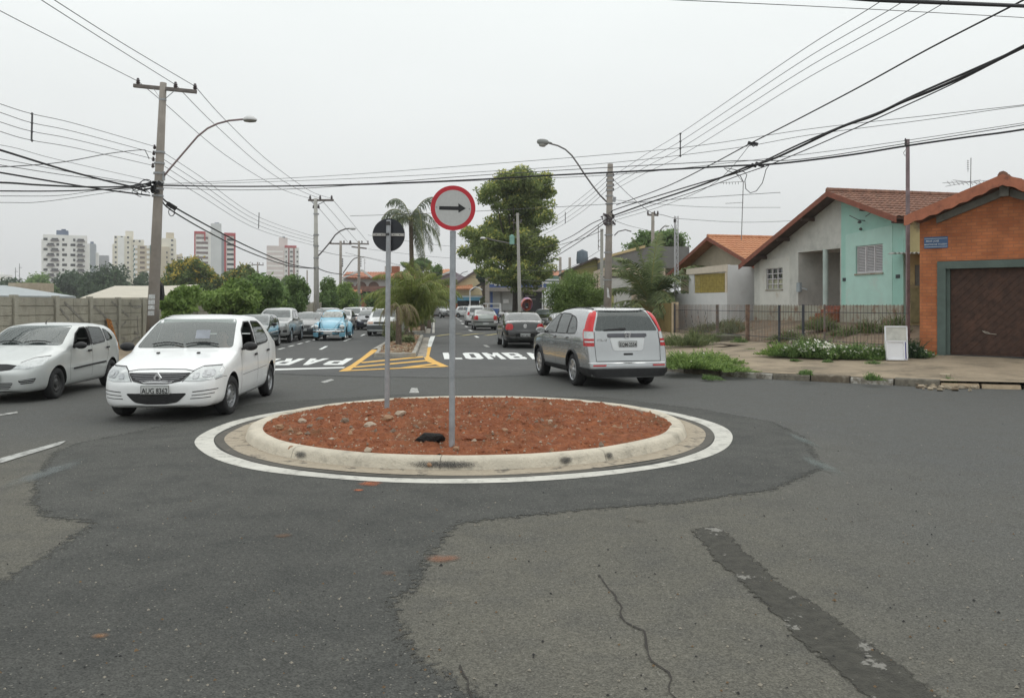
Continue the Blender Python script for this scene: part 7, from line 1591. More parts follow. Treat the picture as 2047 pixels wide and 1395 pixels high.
for k,(px, py, zg, r, h, n, lf, fl, lb, cat) in enumerate([
 (1375,733,.20,.85,.50,2600, 'bright',4, 'large leafy weed clump at the kerb just right of the silver sport utility', 'weeds'),(1420,728,.22,.65,.46,1700, 'bright',4, 'leafy weed clump second from the silver sport utility', 'weeds'),(1455,741,.17,.5,.22,900, 'bright',0, 'low creeping weed spreading right of the leafy clumps by the kerb', 'weeds'),
 (1375,690,.34,1.0,.62,2200, 'olive',0, 'tall olive weeds at the left end of the picket fence', 'weeds'),(1420,682,.36,.9,.45,1700, 'olive',0, 'olive weeds in front of the low mossy block', 'weeds'),
 (1558,710,.33,.45,.42,1100, 'bright',2, 'bright green tuft left of the daisies', 'weeds'),(1592,712,.33,.50,.52,1500, 'mid',70, 'daisy clump at the left of the flower row', 'daisies'),(1634,714,.33,.50,.55,1500, 'mid',80, 'fullest daisy clump with most white flowers', 'daisies'),(1672,716,.33,.48,.45,1400, 'mid',40, 'third daisy clump in the flower row', 'daisies'),
 (1712,716,.33,.50,.46,1400, 'mid',34, 'fourth daisy clump in the flower row', 'daisies'),(1750,717,.34,.46,.50,1300, 'mid',40, 'daisy clump just left of the white boards', 'daisies'),(1828,714,.38,.33,.50,900, 'dark',12, 'dark daisy clump between the white boards and the brick garage', 'daisies'),(1848,713,.40,.25,.22,300, 'mid',8, 'small daisy tuft at the foot of the brick corner', 'daisies'),
 (1585,716,.30,.07,.12,60, 'olive',0, None, 'weeds')]):
    if lb is None: continue
    p = G(px, py, zg); blades('daisy_clump' if cat == 'daisies' else 'weed_clump',(p.x, p.y, zg), r, h * .82, int(n * .7), lf, lb,100 + k, 'daisy clumps in front of the picket fence' if cat == 'daisies' else WG, cat, flowers=int(fl * 1.7), wide=.010 if lf != 'olive' else .008, fl_r=.036)
for k,(px, py, zg, r, h) in enumerate([(1747,729,.25,.22,.14),(1612,747,.2,.16,.16),(1744,758,.15,.2,.16),(1655,723,.28,.12,.08),(1588,720,.28,.13,.08),(1420,757,.05,.25,.12),(1900,765,.08,.12,.12),(1500,700,.3,.2,.10),(1545,690,.36,.25,.2),(1480,685,.38,.3,.22)]):
    p = G(px, py, zg); blades('grass_tuft',(p.x, p.y, zg - .02), r, h,240, 'mid',['dark grass tuft in the middle of the pavement below the daisies', 'grass tuft on the kerb line left of the white limed stones', 'grass growing over the kerb face below the flower row', 'tiny grass tuft under the third daisy clump', 'tiny grass tuft under the daisies at their left end', 'grass at the foot of the kerb near the silver sport utility', 'grass in the kerb rubble by the garage ramp', 'sparse grass on the bare pavement by the broken slab', 'grass at the foot of the dark fence post', 'grass beside the mossy block'][k],200 + k, 'grass tufts on the right hand pavement', 'grass', wide=.006)
rg = random.Random(77)
YG = 'weeds in the front yards'
for k,(px, py, Y, zg, r, h, n) in enumerate([(1640,640,28.2,.95,.7,.55,900),(1690,648,26.5,.8,.5,.35,600),(1745,644,26.3,.9,.7,.45,800),(1790,640,25.6,.95,.5,.55,600),(1580,668,27.6,.62,.6,.4,600),(1450,650,36,.75,.8,.5,800),(1470,655,33,.65,.6,.6,800),(1410,664,36,.5,.8,.6,1000),(1620,680,25.4,.5,.5,.4,700)]):
    x = (px - 1023.5) / FL * Y; blades('yard_weed',(x, Y, zg - .08), r, h, n, 'olive',['sage weed by the red porch steps', 'low weed under the mint wall left part', 'broad sage weed under the shuttered window', 'sage weed at the right foot of the mint wall', 'weed behind the fence left of the daisies', 'weed patch before the white wall', 'weed behind the thick rusty post', 'weed below the white wall at the fence left end', 'weed behind the fence above the first daisies'][k],300 + k, YG, 'weeds', flowers=6 if k in (4,8) else 0, wide=.009, fl_r=.022)
c = G(795,700,.1)
for k,(px, Y, r, h) in enumerate([(790,36,.35,.55),(815,34.5,.3,.3),(842,61,.8,.7),(850,75,1.0,.8),(784,41,.4,.8)]):
    x = (px - 1023.5) / FL * Y; blades('median_plant',(x, Y,.12), r, h,700, 'olive',['grey green plant left of the dead palm trunk', 'low plant at the foot of the nearest bushy palm', 'plant under the farthest palm', 'leafy plant at the far end of the median', 'yellowish plant beside the boxy white hatchback'][k],400 + k, 'plants on the median', 'plant', wide=.014)
# ---- far buildings
WIN = M('far_window',(.02,.022,.025), rough=.3, var=.3, scale=.3)
WING = M('far_window_grey',(.05,.055,.06), rough=.3, var=.3, scale=.3)
def fM(name, c,**kw): return M(name, c, var=.05, scale=.15, rough=.9,**kw)
def winrow(par, F, cols, rows, b, mat, nm='window'):
    """each window a mesh of its own"""
    out = []
    for a0, a1 in cols:
        for z0, z1 in rows:
            mb = MB(); F.box(mb, a0, a1, b - .12, b, z0, z1); out.append(kid(mb.build(nm, mat, par), par))
    return out
def tower(name, Y, px0, px1, pyt, rz, label, mats, floors, blocks, cat='apartment tower', windows=(), base=0):
    """blocks: (x0, x1, b0, b1, pytop, material) across the front between 0 and 1"""
    x0, x1 = P(px0,0, Y).x, P(px1,0, Y).x; W = x1 - x0; o = empty(name,(x0 + W / 2, Y,0),0, label, cat)
    rz = math.atan2(-x0, Y) * .9; u1 = (px1 - 1023.5) / FL; W = (u1 * Y - x0) / (math.cos(rz) - u1 * math.sin(rz)); F = Frame((x0, Y),(math.cos(rz), math.sin(rz)))
    for i,(a0, a1, b0, b1, pt, m, nm) in enumerate(blocks):
        mb = MB(); F.box(mb, a0 * W, a1 * W, b0, b1, base, P(0, pt, Y + b0).z); kid(mb.build(nm, m, o), o)
    return o, F, W
W1, W2 = fM('tower_white',(.84,.84,.82)), fM('tower_grey',(.33,.36,.40)); CRM = fM('tower_cream',(.76,.72,.62)); TEALM = fM('tower_teal',(.08,.21,.21)); REDM = fM('tower_red',(.46,.07,.08)); PNK = fM('tower_pink',(.68,.60,.58)); BEI = fM('tower_beige',(.58,.51,.39)); SLATE = fM('tower_slate',(.12,.15,.22)); REDB = fM('tower_brickred',(.28,.10,.09))
# white balcony tower
Y = 440
o, F, W = tower('apartment_tower', Y,86,174,468,.0, 'white tower with dark balconies and slate blue roof block at far left', None,14,[(0,1,0,20,468.5, W1, 'wall'),(-.04,.08,1.5,19,478, W1, 'side_wing'),(.92,1.06,3,19,485, W1, 'side_wing'),(.29,.56,4,14,459.5, SLATE, 'roof_block'),(.40,.50,6,10,457, SLATE, 'roof_tank')])
zt = P(0,468.5, Y).z; fl = 2.75; wins = []
for k in range(13):
    z = zt - 3.2 - k * fl
    if z < 3: break
    odd = k % 2
    wins += [((.19 if not odd else .10) * W,(.34 if not odd else .24) * W, z),((.78) * W,(.93 if not odd else .90) * W, z)]
    wins += [(.43 * W,(.48 if not odd else .54) * W, z),((.68 if not odd else .62) * W,.73 * W, z),(.01 * W,.10 * W, z) if not odd else (.30 * W,.36 * W, z)]
for a0, a1, z in wins[:96]:
    mb = MB(); F.box(mb, a0, a1,-.15,0, z, z + 1.35); kid(mb.build('window', WIN, o), o)
mb = MB()
for k in range(13):
    z = zt - 3.2 - k * fl; odd = k % 2
    for a0, a1 in (((.17 if not odd else .08),(.36 if not odd else .26)),(.76,.95)): mb = MB(); F.box(mb, a0 * W, a1 * W,-1.3,-.16, z - .25, z + .55); kid(mb.build('balcony', fM('balcony_grey',(.16,.15,.16)), o), o)
o, F, W = tower('apartment_tower',560,173,191,487,0, 'slim blue grey block behind the white balcony tower', None,8,[(0,1,0,15,487, W2, 'wall'),(.4,.75,3,8,483, SLATE, 'roof_tank'),(1.0,2.45,6,20,510, fM('tower_grey_low',(.36,.37,.40)), 'low_wing'),(1.0,1.35,2,6,505, W1, 'side_wing')])
winrow(o, F,[(1.2 * W,1.5 * W),(1.8 * W,2.1 * W)],[(28,30)],5.9, WING)
# cream cluster
Y = 500
o, F, W = tower('apartment_tower', Y,228,300,472,0, 'cream stepped tower left of the near power pole', None,14,[(0,.46,0,20,471.5, CRM, 'wall'),(.46,.82,2,20,478, CRM, 'wall'),(.82,1.1,4,20,490, CRM, 'wall'),(.3,.52,4,14,461, CRM, 'roof_block'),(.10,.28,-.6,0,474, W1, 'side_wing'),(-.05,.06,1,12,488, CRM, 'side_wing')])
rows = [(z, z + 1.2) for z in [P(0,476, Y).z - 3.1 * k for k in range(13)]]
winrow(o, F,[(.02 * W,.07 * W),(.18 * W,.24 * W),(.36 * W,.41 * W)], rows,0, WING); winrow(o, F,[(.52 * W,.57 * W),(.68 * W,.73 * W)],[(a - 2, b - 2) for a, b in rows],1.98, WING)
Y = 470
o, F, W = tower('apartment_tower', Y,270,318,491,0, 'teal sided tower with cream balconies just behind the near power pole', None,12,[(0,.62,0,16,490.5, BEI, 'wall'),(.62,.76,-.4,16,489, TEALM, 'teal_band'),(.95,1.0,-.2,16,493, TEALM, 'teal_band'),(-.06,0,.5,10,496, TEALM, 'teal_band'),(1.0,1.06,1,12,500, BEI, 'side_wing')])
rows = [(z, z + 1.3) for z in [P(0,497, Y).z - 2.9 * k for k in range(13)]]
winrow(o, F,[(.20 * W,.40 * W)], rows,0, M('far_window_warm',(.16,.12,.10))); winrow(o, F,[(-.05 * W,.10 * W),(.48 * W,.60 * W)],[(a + .2, b + .5) for a, b in rows],-.12, W1, 'balcony')
Y = 520
o, F, W = tower('apartment_tower', Y,318,351,476,0, 'cream tower with tall roof block just right of the near power pole', None,14,[(0,1,0,18,476, CRM, 'wall'),(.4,.88,3,12,464.5, BEI, 'roof_block'),(-.15,.62,-2.2,0,493, BEI, 'lower_block'),(-.24,-.15,-2,6,492, fM('tower_blue',(.14,.24,.33)), 'blue_band')])
rows = [(z, z + 1.2) for z in [P(0,482, Y).z - 3.0 * k for k in range(14)]]
winrow(o, F,[(.72 * W,.86 * W)], rows,0, WING); winrow(o, F,[(.0,.08 * W),(.44 * W,.52 * W)],[(a - 2, b - 2) for a, b in rows[2:]],-2.2, WIN)
o, F, W = tower('apartment_block',640,351,364,509,0, 'small beige block left of the red framed tower', None,6,[(0,1,0,12,509, BEI, 'wall'),(.6,1,2,6,507, BEI, 'roof_tank')]); winrow(o, F,[(.2 * W,.8 * W)],[(P(0,516,640).z - 4 * k, P(0,514,640).z - 4 * k) for k in range(4)],0, WING)
o, F, W = tower('apartment_block',420,-16,23,549,0, 'pale low block at the left edge of the picture', None,3,[(0,1,0,14,549, W1, 'wall'),(.3,.55,3,8,544, W1, 'roof_tank')]); winrow(o, F,[(.82 * W,.9 * W)],[(P(0,558,420).z - 3 * k, P(0,554,420).z - 3 * k) for k in range(4)],0, WING)
# red framed tower
Y = 430
o, F, W = tower('apartment_tower', Y,388,471,462,0, 'white tower with red frames and grey central shaft', None,12,[(.02,.36,1,18,464, W1, 'wall'),(.36,.64,-.6,18,461, W1, 'wall'),(.40,.655,-.8,12,445.5, fM('tower_shaft',(.62,.64,.65)), 'roof_block'),(.49,.60,1,6,443.5, W2, 'roof_tank'),(.645,.75,.4,18,466, W2, 'grey_band'),(.75,1.0,1,18,464, W1, 'wall'),
  (.0,.03,.5,16,462.5, REDM, 'red_frame'),(.72,.77,.2,2,464, REDM, 'red_frame'),(.96,1.0,.3,16,464, REDM, 'red_frame')])
mb = MB(); zt = P(0,462, Y).z; F.box(mb,0,.27 * W,.3,2, zt - 1.3, zt); F.box(mb,.24 * W,.27 * W,.25,2, zt - 5, zt - 1.3); F.box(mb,.72 * W, W,.1,2, zt - 2.0, zt - .4); kid(mb.build('red_frame', REDM, o), o)
rows = [(z, z + 1.15) for z in [zt - 4.0 - 2.62 * k for k in range(13)]]
winrow(o, F,[(.05 * W,.33 * W)], rows,.95, M('far_window_band',(.20,.15,.15))); winrow(o, F,[(.79 * W,.955 * W)],[(a - .6, b - .6) for a, b in rows],.95, WIN); winrow(o, F,[(.48 * W,.51 * W)], rows,-.62, WING)
# pink banded tower
Y = 560
o, F, W = tower('apartment_tower', Y,533,598,491,0, 'pale pink tower with red band under its roof block', None,13,[(0,.54,0,18,491, PNK, 'wall'),(.54,1,1.2,18,494, W1, 'wall'),(.37,.64,3,12,474.5, PNK, 'roof_block'),(.48,.56,5,8,471.5, W2, 'roof_tank'),])
zt = P(0,494.5, Y).z; mb = MB(); F.box(mb,.55 * W,.92 * W,.8,1.25, zt, zt + 1.6); kid(mb.build('red_band', REDM, o), o); mb = MB(); F.box(mb,.66 * W,.70 * W,.9,1.15,5, zt); F.box(mb,.82 * W,.86 * W,.9,1.15,5, zt); kid(mb.build('red_pilaster', REDB, o), o)
rows = [(z, z + 1.2) for z in [zt - 3.4 - 3.3 * k for k in range(14)]]
winrow(o, F,[(.02 * W,.50 * W)], rows,0, fM('far_band_pale',(.85,.82,.80)), 'floor_band'); winrow(o, F,[(.24 * W,.28 * W),(.58 * W,.62 * W),(.72 * W,.80 * W),(.92 * W,.97 * W)], rows,.58, WING)
# ---------- houses beyond the avenue
LIL = fM('plaster_lilac',(.42,.39,.45)); BLUEP = M('plaster_blue',(.13,.34,.50), var=.1, scale=1); BRD = brickmat('brick_dull',(.22,.10,.07),(.26,.13,.09),(.2,.12,.1)); DK = M('opening_dark',(.025,.025,.028)); PALE = M('plaster_pale_grey',(.50,.50,.48), var=.1, scale=1); ORB = M('brick_far_orange',(.30,.12,.065), var=.15, scale=1.5)
def PF(px, py, Y): p = P(px, py, Y); return p
def quadwall(mb, Y, px0, px1, py0, py1, d=.3): mb.prism([PF(px0, py1, Y), PF(px1, py1, Y), PF(px1, py0, Y), PF(px0, py0, Y)],(0, d,0))
def part(par, nm, mat, Y, rects, d=.3):
    mb = MB()
    for r in rects: quadwall(mb, Y,*r, d=d)
    return kid(mb.build(nm, mat, par), par)
def far_roof(par, Y, poly, depth, mat=TILEF, nm='roof', dz=0):
    """a sloping sheet from an eave line up to a ridge behind it"""
    mb = MB(); (x0, y0),(x1, y1),(x2, y2),(x3, y3) = poly
    a, b, c, d = P(x0, y0, Y), P(x1, y1, Y), P(x2, y2, Y + depth), P(x3, y3, Y + depth)
    rows = []; n = max(8, int((b - a).length / .45)); m = 8
    for j in range(m + 1):
        rows.append([a.lerp(b, i / (2 * n)).lerp(d.lerp(c, i / (2 * n)), j / m) + Vector((0,0,.07 * (i % 2))) for i in range(2 * n + 1)])
    mb.grid(rows); mb.prism([a - Vector((0,0,.15)), b - Vector((0,0,.15)), c - Vector((0,0,.2)), d - Vector((0,0,.2))],(0,0,.1)); return kid(mb.build(nm, mat, par, fix=False), par)
Y = 122
o = empty('arched_house', PF(730,640, Y),0, 'two storey house with white arched balcony, blue ground floor and long tiled roof', 'house')
part(o, 'wall', PALE, Y,[(686,838,553,640)],9); part(o, 'balcony_wall', BRD, Y - 1.2,[(690,782,572,583)],1.1)
mb = MB()
for px in (697,722,747):
    c = P(px,573, Y - .1); r = 10.5 / FL * Y
    mb.prism([c + Vector((r * math.cos(t),0, max(0, r * .95 * math.sin(t)))) for t in [k * math.pi / 12 for k in range(13)]],(0,.08,0))
kid(mb.build('arch_opening', M('arch_shadow',(.16,.10,.08)), o), o)
part(o, 'ground_floor', BLUEP, Y - .3,[(706,742,583,626),(703,790,583,590)],.3); part(o, 'garage_door', ORB, Y - .45,[(722,790,590,630)],.12); part(o, 'side_wing', ORB, Y + .5,[(790,850,592,628)],.3); part(o, 'gate', DK, Y - .5,[(706,712,594,622),(716,719,594,622)],.1)
far_roof(o, Y - 1.0,[(684,555),(842,556),(828,544),(692,544)],5); far_roof(o, Y - 2.2,[(690,584),(724,584),(722,577),(692,577)],1.5, TILEO, 'porch_roof')
part(o, 'chimney', ORB, Y + 3,[(783,797,532,546)],1.5); part(o, 'chimney_side', PALE, Y + 2.9,[(769,783,532,545)],1.5)
mb = MB(); mb.beam(P(685,556, Y - 1.1), P(724,540, Y - 1.1),.25); mb.beam(P(724,540, Y - 1.1), P(744,556, Y - 1.1),.25); kid(mb.build('fascia', M('fascia_white',(.6,.6,.58)), o), o)
Y = 128
o = empty('lilac_house', PF(880,640, Y),0, 'lilac house with blue arcade on the ground floor behind the far junction', 'house')
part(o, 'wall', LIL, Y,[(862,905,556,600),(905,975,566,600)],8); part(o, 'upper_band', PALE, Y - .4,[(862,960,586,594)],.3)
part(o, 'arcade', BLUEP, Y - .6,[(866,962,594,601),(866,870,601,622),(888,894,601,610),(909,914,601,610)],.4); part(o, 'column', ORB, Y - .62,[(866,872,608,632),(889,895,606,632),(909,915,606,632)],.35); part(o, 'arcade_opening', DK, Y - .2,[(872,958,600,632)],.1)
mb = MB(); a, b, c = P(864,556, Y - .2), P(905,541, Y - .2), P(945,562, Y - .2); mb.prism([a, b, c, P(945,570, Y - .2), P(864,566, Y - .2)],(0,.4,0)); kid(mb.build('gable', fM('plaster_mauve',(.30,.25,.29)), o), o)
far_roof(o, Y - .6,[(864,557),(906,543),(898,538),(860,541)],4, TILEO); mb = MB(); mb.beam(P(862,558, Y - .7), P(906,541, Y - .7),.3); kid(mb.build('fascia', MATS['fascia_white'], o), o); part(o, 'balcony', TILEF, Y - .7,[(878,905,570,580)],.5)
Y = 118
o = empty('yellow_gable_house', PF(940,640, Y),0, 'pale yellow gabled house left of the striped shop', 'house')
mb = MB(); mb.prism([P(912,590, Y), P(975,590, Y), P(975,556, Y), P(951,543, Y), P(912,566, Y)],(0,7,0)); kid(mb.build('wall', M('plaster_ochre',(.50,.42,.26), var=.1, scale=1), o), o)
far_roof(o, Y - .4,[(951,543),(980,558),(980,549),(958,539)],4); mb = MB(); mb.beam(P(909,569, Y - .3), P(951,542, Y - .3),.3); mb.beam(P(951,542, Y - .3), P(978,557, Y - .3),.3); kid(mb.build('bargeboard', M('barge_dark',(.12,.09,.08)), o), o); far_roof(o, Y - 1.4,[(908,577),(946,577),(944,566),(910,570)],2, TILEO, 'porch_roof')
# striped shop
Y = 104
SB = M('shop_blue',(.07,.12,.30), var=.1, scale=1); SWH = M('shop_white',(.66,.67,.68)); SG = M('shop_grey',(.27,.27,.26), var=.12, scale=1); SHT = M('shop_shutter',(.36,.37,.37), var=.08, scale=2)
o = empty('striped_shop', PF(1040,640, Y),0, 'corner shop with blue and white striped fascia, grey awning slab and open dark bay', 'shop')
part(o, 'wall', SG, Y,[(978,1088,582,640)],9); part(o, 'shutter', SHT, Y - .15,[(985,1000,584,620),(1004,1028,584,620)],.1); part(o, 'pillar', SB, Y - .2,[(980,985,583,630)],.3); part(o, 'open_bay', DK, Y - .12,[(1046,1083,584,632)],.08); part(o, 'shelf', SG, Y - .25,[(1050,1070,590,592),(1050,1071,597,599)],.1)
part(o, 'awning_slab', M('slab_taupe',(.24,.22,.20), var=.1), Y - 1.8,[(972,1092,574.5,582.5)],1.7); part(o, 'fascia', SB, Y - .4,[(975,1092,552,575)],.4)
part(o, 'white_stripe', SWH, Y - .52,[(977,988,559,562),(977,988,564,568),(989,1010,569,571),(1066,1130,558,561),(1064,1130,563,567),(988,989.5,555,571)],.1); part(o, 'sign_panel', SG, Y - .55,[(990,1010,555,568)],.1); part(o, 'notice', SWH, Y - .3,[(1006,1017,598,606)],.08)
far_roof(o, Y + 1,[(1080,552),(1136,552),(1132,541),(1086,542)],6); part(o, 'green_wall', M('plaster_green',(.13,.22,.18)), Y - .3,[(1092,1136,551,574)],.3); part(o, 'post', SWH, Y - 1.6,[(1083.5,1085,583,634),(1084,1086,560,575)],.12)
# shade sail canopy and railing
Y = 96
o = empty('shade_canopy', PF(950,640, Y),0, 'curved dark shade canopy on a white post left of the striped shop', 'canopy'); mb = MB(); rows = []
for j in range(7):
    t = j / 6; rows.append([P(940 + (973 - 940) * i / 10 + 4 * t,581 - 17 * (1 - (1 - i / 10) ** 2) + 6 * t * (i / 10), Y + 5 * t) for i in range(11)])
mb.grid(rows); kid(mb.build('canopy_sheet', M('canopy_dark',(.05,.045,.05)), o, smooth=True), o); mb = MB(); mb.beam(P(939.5,580, Y), P(939.5,628, Y),.12); mb.tube([P(940 + 24 * k / 8,580 - 6 * math.sin(math.pi * k / 8), Y - .1) for k in range(9)],.06); mb.beam(P(973,553, Y), P(973,628, Y),.1); kid(mb.build('canopy_post', SWH, o), o)
Y = 84
o = empty('white_railing', PF(1000,630, Y),0, 'white tube railing at the corner before the striped shop', 'railing'); mb = MB()
for a, b in (((966,607),(1001,607)),((966,616),(999,616)),((999,607),(999,628)),((975,607),(975,628))): mb.beam(P(*a, Y), P(*b, Y),.10)
mb.tube([P(999,607, Y), P(1001,608, Y), P(1001,628, Y)],.06); kid(mb.build('rail', SWH, o), o)
part(o, 'blue_step', SB, Y + 6,[(985,1000,616,632)],.8)
# payphone hood (orange and lilac shell on a post)
Y = 62.0; c = P(1053,610, Y); o = empty('payphone',(c.x, Y,.15),0, 'payphone with orange and lilac egg shaped hood on the right pavement', 'payphone')
bm = bmesh.new(); bmesh.ops.create_uvsphere(bm, u_segments=24, v_segments=16, radius=1)
bmesh.ops.bisect_plane(bm, geom=bm.verts[:] + bm.edges[:] + bm.faces[:], plane_co=(.15,-.35,0), plane_no=Vector((.35,-1,-.45)), clear_outer=True)
for v in bm.verts: v.co = Vector((v.co.x * .46, v.co.y * .48, v.co.z * .52 + 1.66))
me = bpy.data.meshes.new('hood'); bm.to_mesh(me); bm.free(); me.polygons.foreach_set('use_smooth',[True] * len(me.polygons)); ho = link('hood', me, M('hood_shell',(.62,.16,.08), col2=(.33,.24,.42), var=.1, scale=1.6, lo=.45, hi=.6, rough=.4, coat=.5), o)
mb = MB(); mb.lathe([(.33,-.02),(.30,.0)], c=(0,.0,1.62), n=4); mb.box((0,.05,1.55),(.26,.18,.4)); mb.build('telephone', M('phone_dark',(.03,.03,.035)), o); mb = MB(); mb.box((0,-.05,1.42),(.14,.02,.04)); mb.build('phone_label', SWH, o); mb = MB(); mb.tube([(0,.25,0),(0,.25,1.4)],.04); mb.build('post', M('phone_post',(.30,.10,.06)), o)
# motorbikes at the corner: red tank and white fairing
def motorbike(px, py, Y, col, label, deg):
    c = G(px,632); x = (px - 1023.5) / FL * Y; o = empty('motorbike',(x, Y,.15), R(deg), label, 'motorbike')
    for xx in (-.65,.65):
        mb = MB(); mb.lathe([(.24,-.05),(.31,-.05),(.33,0),(.31,.05),(.24,.05)], c=(xx,0,.33), axis='y', n=18); mb.build('wheel', TYR, o)
    mb = MB(); mb.tube([(.65,0,.33),(.42,0,.95),(.36,0,1.05)],.03); mb.tube([(-.65,0,.33),(-.1,0,.45),(.35,0,.8)],.04); mb.box((.0,0,.5),(.4,.22,.3)); mb.tube([(.36,-.33,1.1),(.38,0,1.05),(.36,.33,1.1)],.018); mb.build('frame', STD, o)
    mb = MB(); mb.lathe([(0,-.28),(.11,-.22),(.15,0),(.11,.25),(0,.3)], c=(.12,0,.86), axis='x', n=12); mb.box((-.62,0,.9),(.3,.16,.08)); mb.build('tank', M('bike_' + col, dict(red=(.5,.03,.04), white=(.7,.7,.7))[col], coat=.5), o, smooth=True, auto=.6); mb = MB(); mb.box((-.3,0,.86),(.6,.24,.10)); mb.build('seat', BLK, o, bevel=.03)
motorbike(1006,612,66, 'white', 'white motorbike parked at the corner left of the red one',200); motorbike(1018,612,66.5, 'red', 'red motorbike parked at the corner by the big tree',170)
# houses along the right side
Y = 64
GR1 = M('plaster_dark_grey',(.17,.17,.165), var=.1, scale=1); OCH = M('plaster_olive_yellow',(.36,.34,.15), var=.1, scale=1); CR2 = M('plaster_cream_pink',(.56,.46,.36), var=.06, scale=1)
o = empty('olive_gabled_house', PF(1170,640, Y),0, 'olive yellow house with dark sloping eave behind the feathery shrub tree', 'house')
mb = MB(); mb.prism([P(1136,640, Y), P(1262,640, Y), P(1262,546, Y), P(1192,517, Y), P(1136,543, Y)],(0,10,0)); kid(mb.build('wall', OCH, o), o)
mb = MB(); mb.prism([P(1130,541, Y - .5), P(1190,514, Y - .5), P(1190,518, Y - .5), P(1131,545, Y - .5)],(0,10,0)); mb.prism([P(1190,514, Y - .5), P(1262,540, Y - .5), P(1262,544, Y - .5), P(1190,518, Y - .5)],(0,10,0)); kid(mb.build('roof', M('roof_dark',(.09,.075,.07), var=.2), o), o)
mb = MB(); mb.lathe([(0,.9),(.45,.7),(.5,0),(.48,-.3)], c=P(1164,520, Y + 4) , n=14); kid(mb.build('roof_tank', M('tank_blue_grey',(.13,.16,.19)), o, smooth=True), o)
Y = 54
o = empty('grey_cream_house', PF(1280,640, Y),0, 'cream house with broad dark grey gable wall behind the right hand pole', 'house')
mb = MB(); mb.prism([P(1222,536, Y + 1), P(1322,536, Y + 1), P(1322,490, Y + 1), P(1290,495, Y + 1), P(1222,513, Y + 1)],(0,9,0)); mb.prism([P(1322,536, Y + 1.2), P(1378,536, Y + 1.2), P(1378,493, Y + 1.2), P(1322,493, Y + 1.2)],(0,9,0)); kid(mb.build('gable_wall', GR1, o), o)
part(o, 'wall', CR2, Y,[(1204,1330,536,640)],6); part(o, 'roof_edge', M('edge_dark',(.10,.09,.08)), Y - .3,[(1200,1262,552,555)],.3); part(o, 'porch_wall', PALE, Y - .4,[(1204,1262,556,640)],.3); part(o, 'door', OCH, Y - .5,[(1219,1227,578,630)],.08)
mb = MB(); mb.prism([P(1222,513, Y + .9), P(1290,495, Y + .9), P(1290,490, Y + .9), P(1222,508, Y + .9)],(0,9,0)); kid(mb.build('roof', M('roof_sand',(.50,.40,.22), var=.2, scale=1), o), o)
# aerial mast at the white house porch, lattice tower of three rods
x, Y = (1352 - 1023.5) / FL * 42,42.0
o = empty('lattice_post',(x, Y,.6),0, 'thin galvanised lattice post with electricity bracket in front of the white house', 'post'); mb = MB(); z1 = P(0,432, Y).z - .6
for dx in (-.09,.09): mb.beam((dx,0,0),(dx,0, z1),.045)
mb.beam((0,.14,0),(0,.14, z1),.04)
for k in range(16): mb.beam((-.09,0, z1 * k / 16),(.09,0, z1 * (k + 1) / 16),.018); mb.beam((.09,0, z1 * k / 16),(0,.14, z1 * (k + .5) / 16),.018)
mb.build('lattice', M('galvanised_pale',(.50,.50,.52), rough=.5, metal=.3), o); mb = MB(); mb.box((-.1,-.08, z1 * .955),(.10,.10,.16)); mb.tube([(.0,0, z1 * .83),(-.25,0, z1 * .92),(-.35,0, z1 * .86)],.015); mb.build('bracket', STD, o)
# ---- poles, lamps and wires
POLE = M('pole_concrete',(.30,.27,.24), rough=.95, var=.12, scale=2, bump=.3, bscale=40, col3=(.21,.19,.165), scale3=1.6)
POLEP = M('pole_pale',(.42,.41,.38), rough=.95, var=.1, scale=2)
INS = M('insulator',(.06,.045,.05), rough=.35, coat=.5); GAL = M('galvanised',(.33,.34,.35), rough=.45, metal=.6, var=.12, scale=12); GALD = M('arm_dark',(.16,.15,.15), rough=.6, metal=.3)
WOODC = M('crossarm_wood',(.17,.15,.14), rough=.9, var=.2, scale=6)
def insul(mb, p, s=1.):
    p = Vector(p); mb.lathe([(.018 * s,0),(.045 * s,.02 * s),(.055 * s,.05 * s),(.03 * s,.065 * s),(.05 * s,.09 * s),(.035 * s,.115 * s),(.028 * s,.15 * s),(0,.16 * s)], c=p, n=10)
def rack(mb, x, y, zs, side):
    for z in zs:
        mb.beam((x, y, z),(x + side * .16, y, z),.02); insul(mb,(x + side * .16, y, z - .05),.8)
def pole(name, Y, pxb, pxt, pyt, rb, rt_, label, mat=POLE, square=False, z0=.0, cat='power pole'):
    b = Vector(((pxb - 1023.5) / FL * Y, Y, z0)); t = P(pxt, pyt, Y); o = empty(name, b,0, label, cat)
    mb = MB(); mb.tube([Vector((0,0,-.2)),(t - b) * .5, t - b],[rb,(rb + rt_) / 2, rt_],4 if square else 18); mb.build('shaft', mat, o, smooth=not square); return o, b, t
def arm(o, pts, r, mat, headpos, headlen=.62, flip=1, drop=True, nm='lamp_arm'):
    mb = MB(); mb.tube(pts, r,10); mb.build(nm, mat, o, smooth=True)
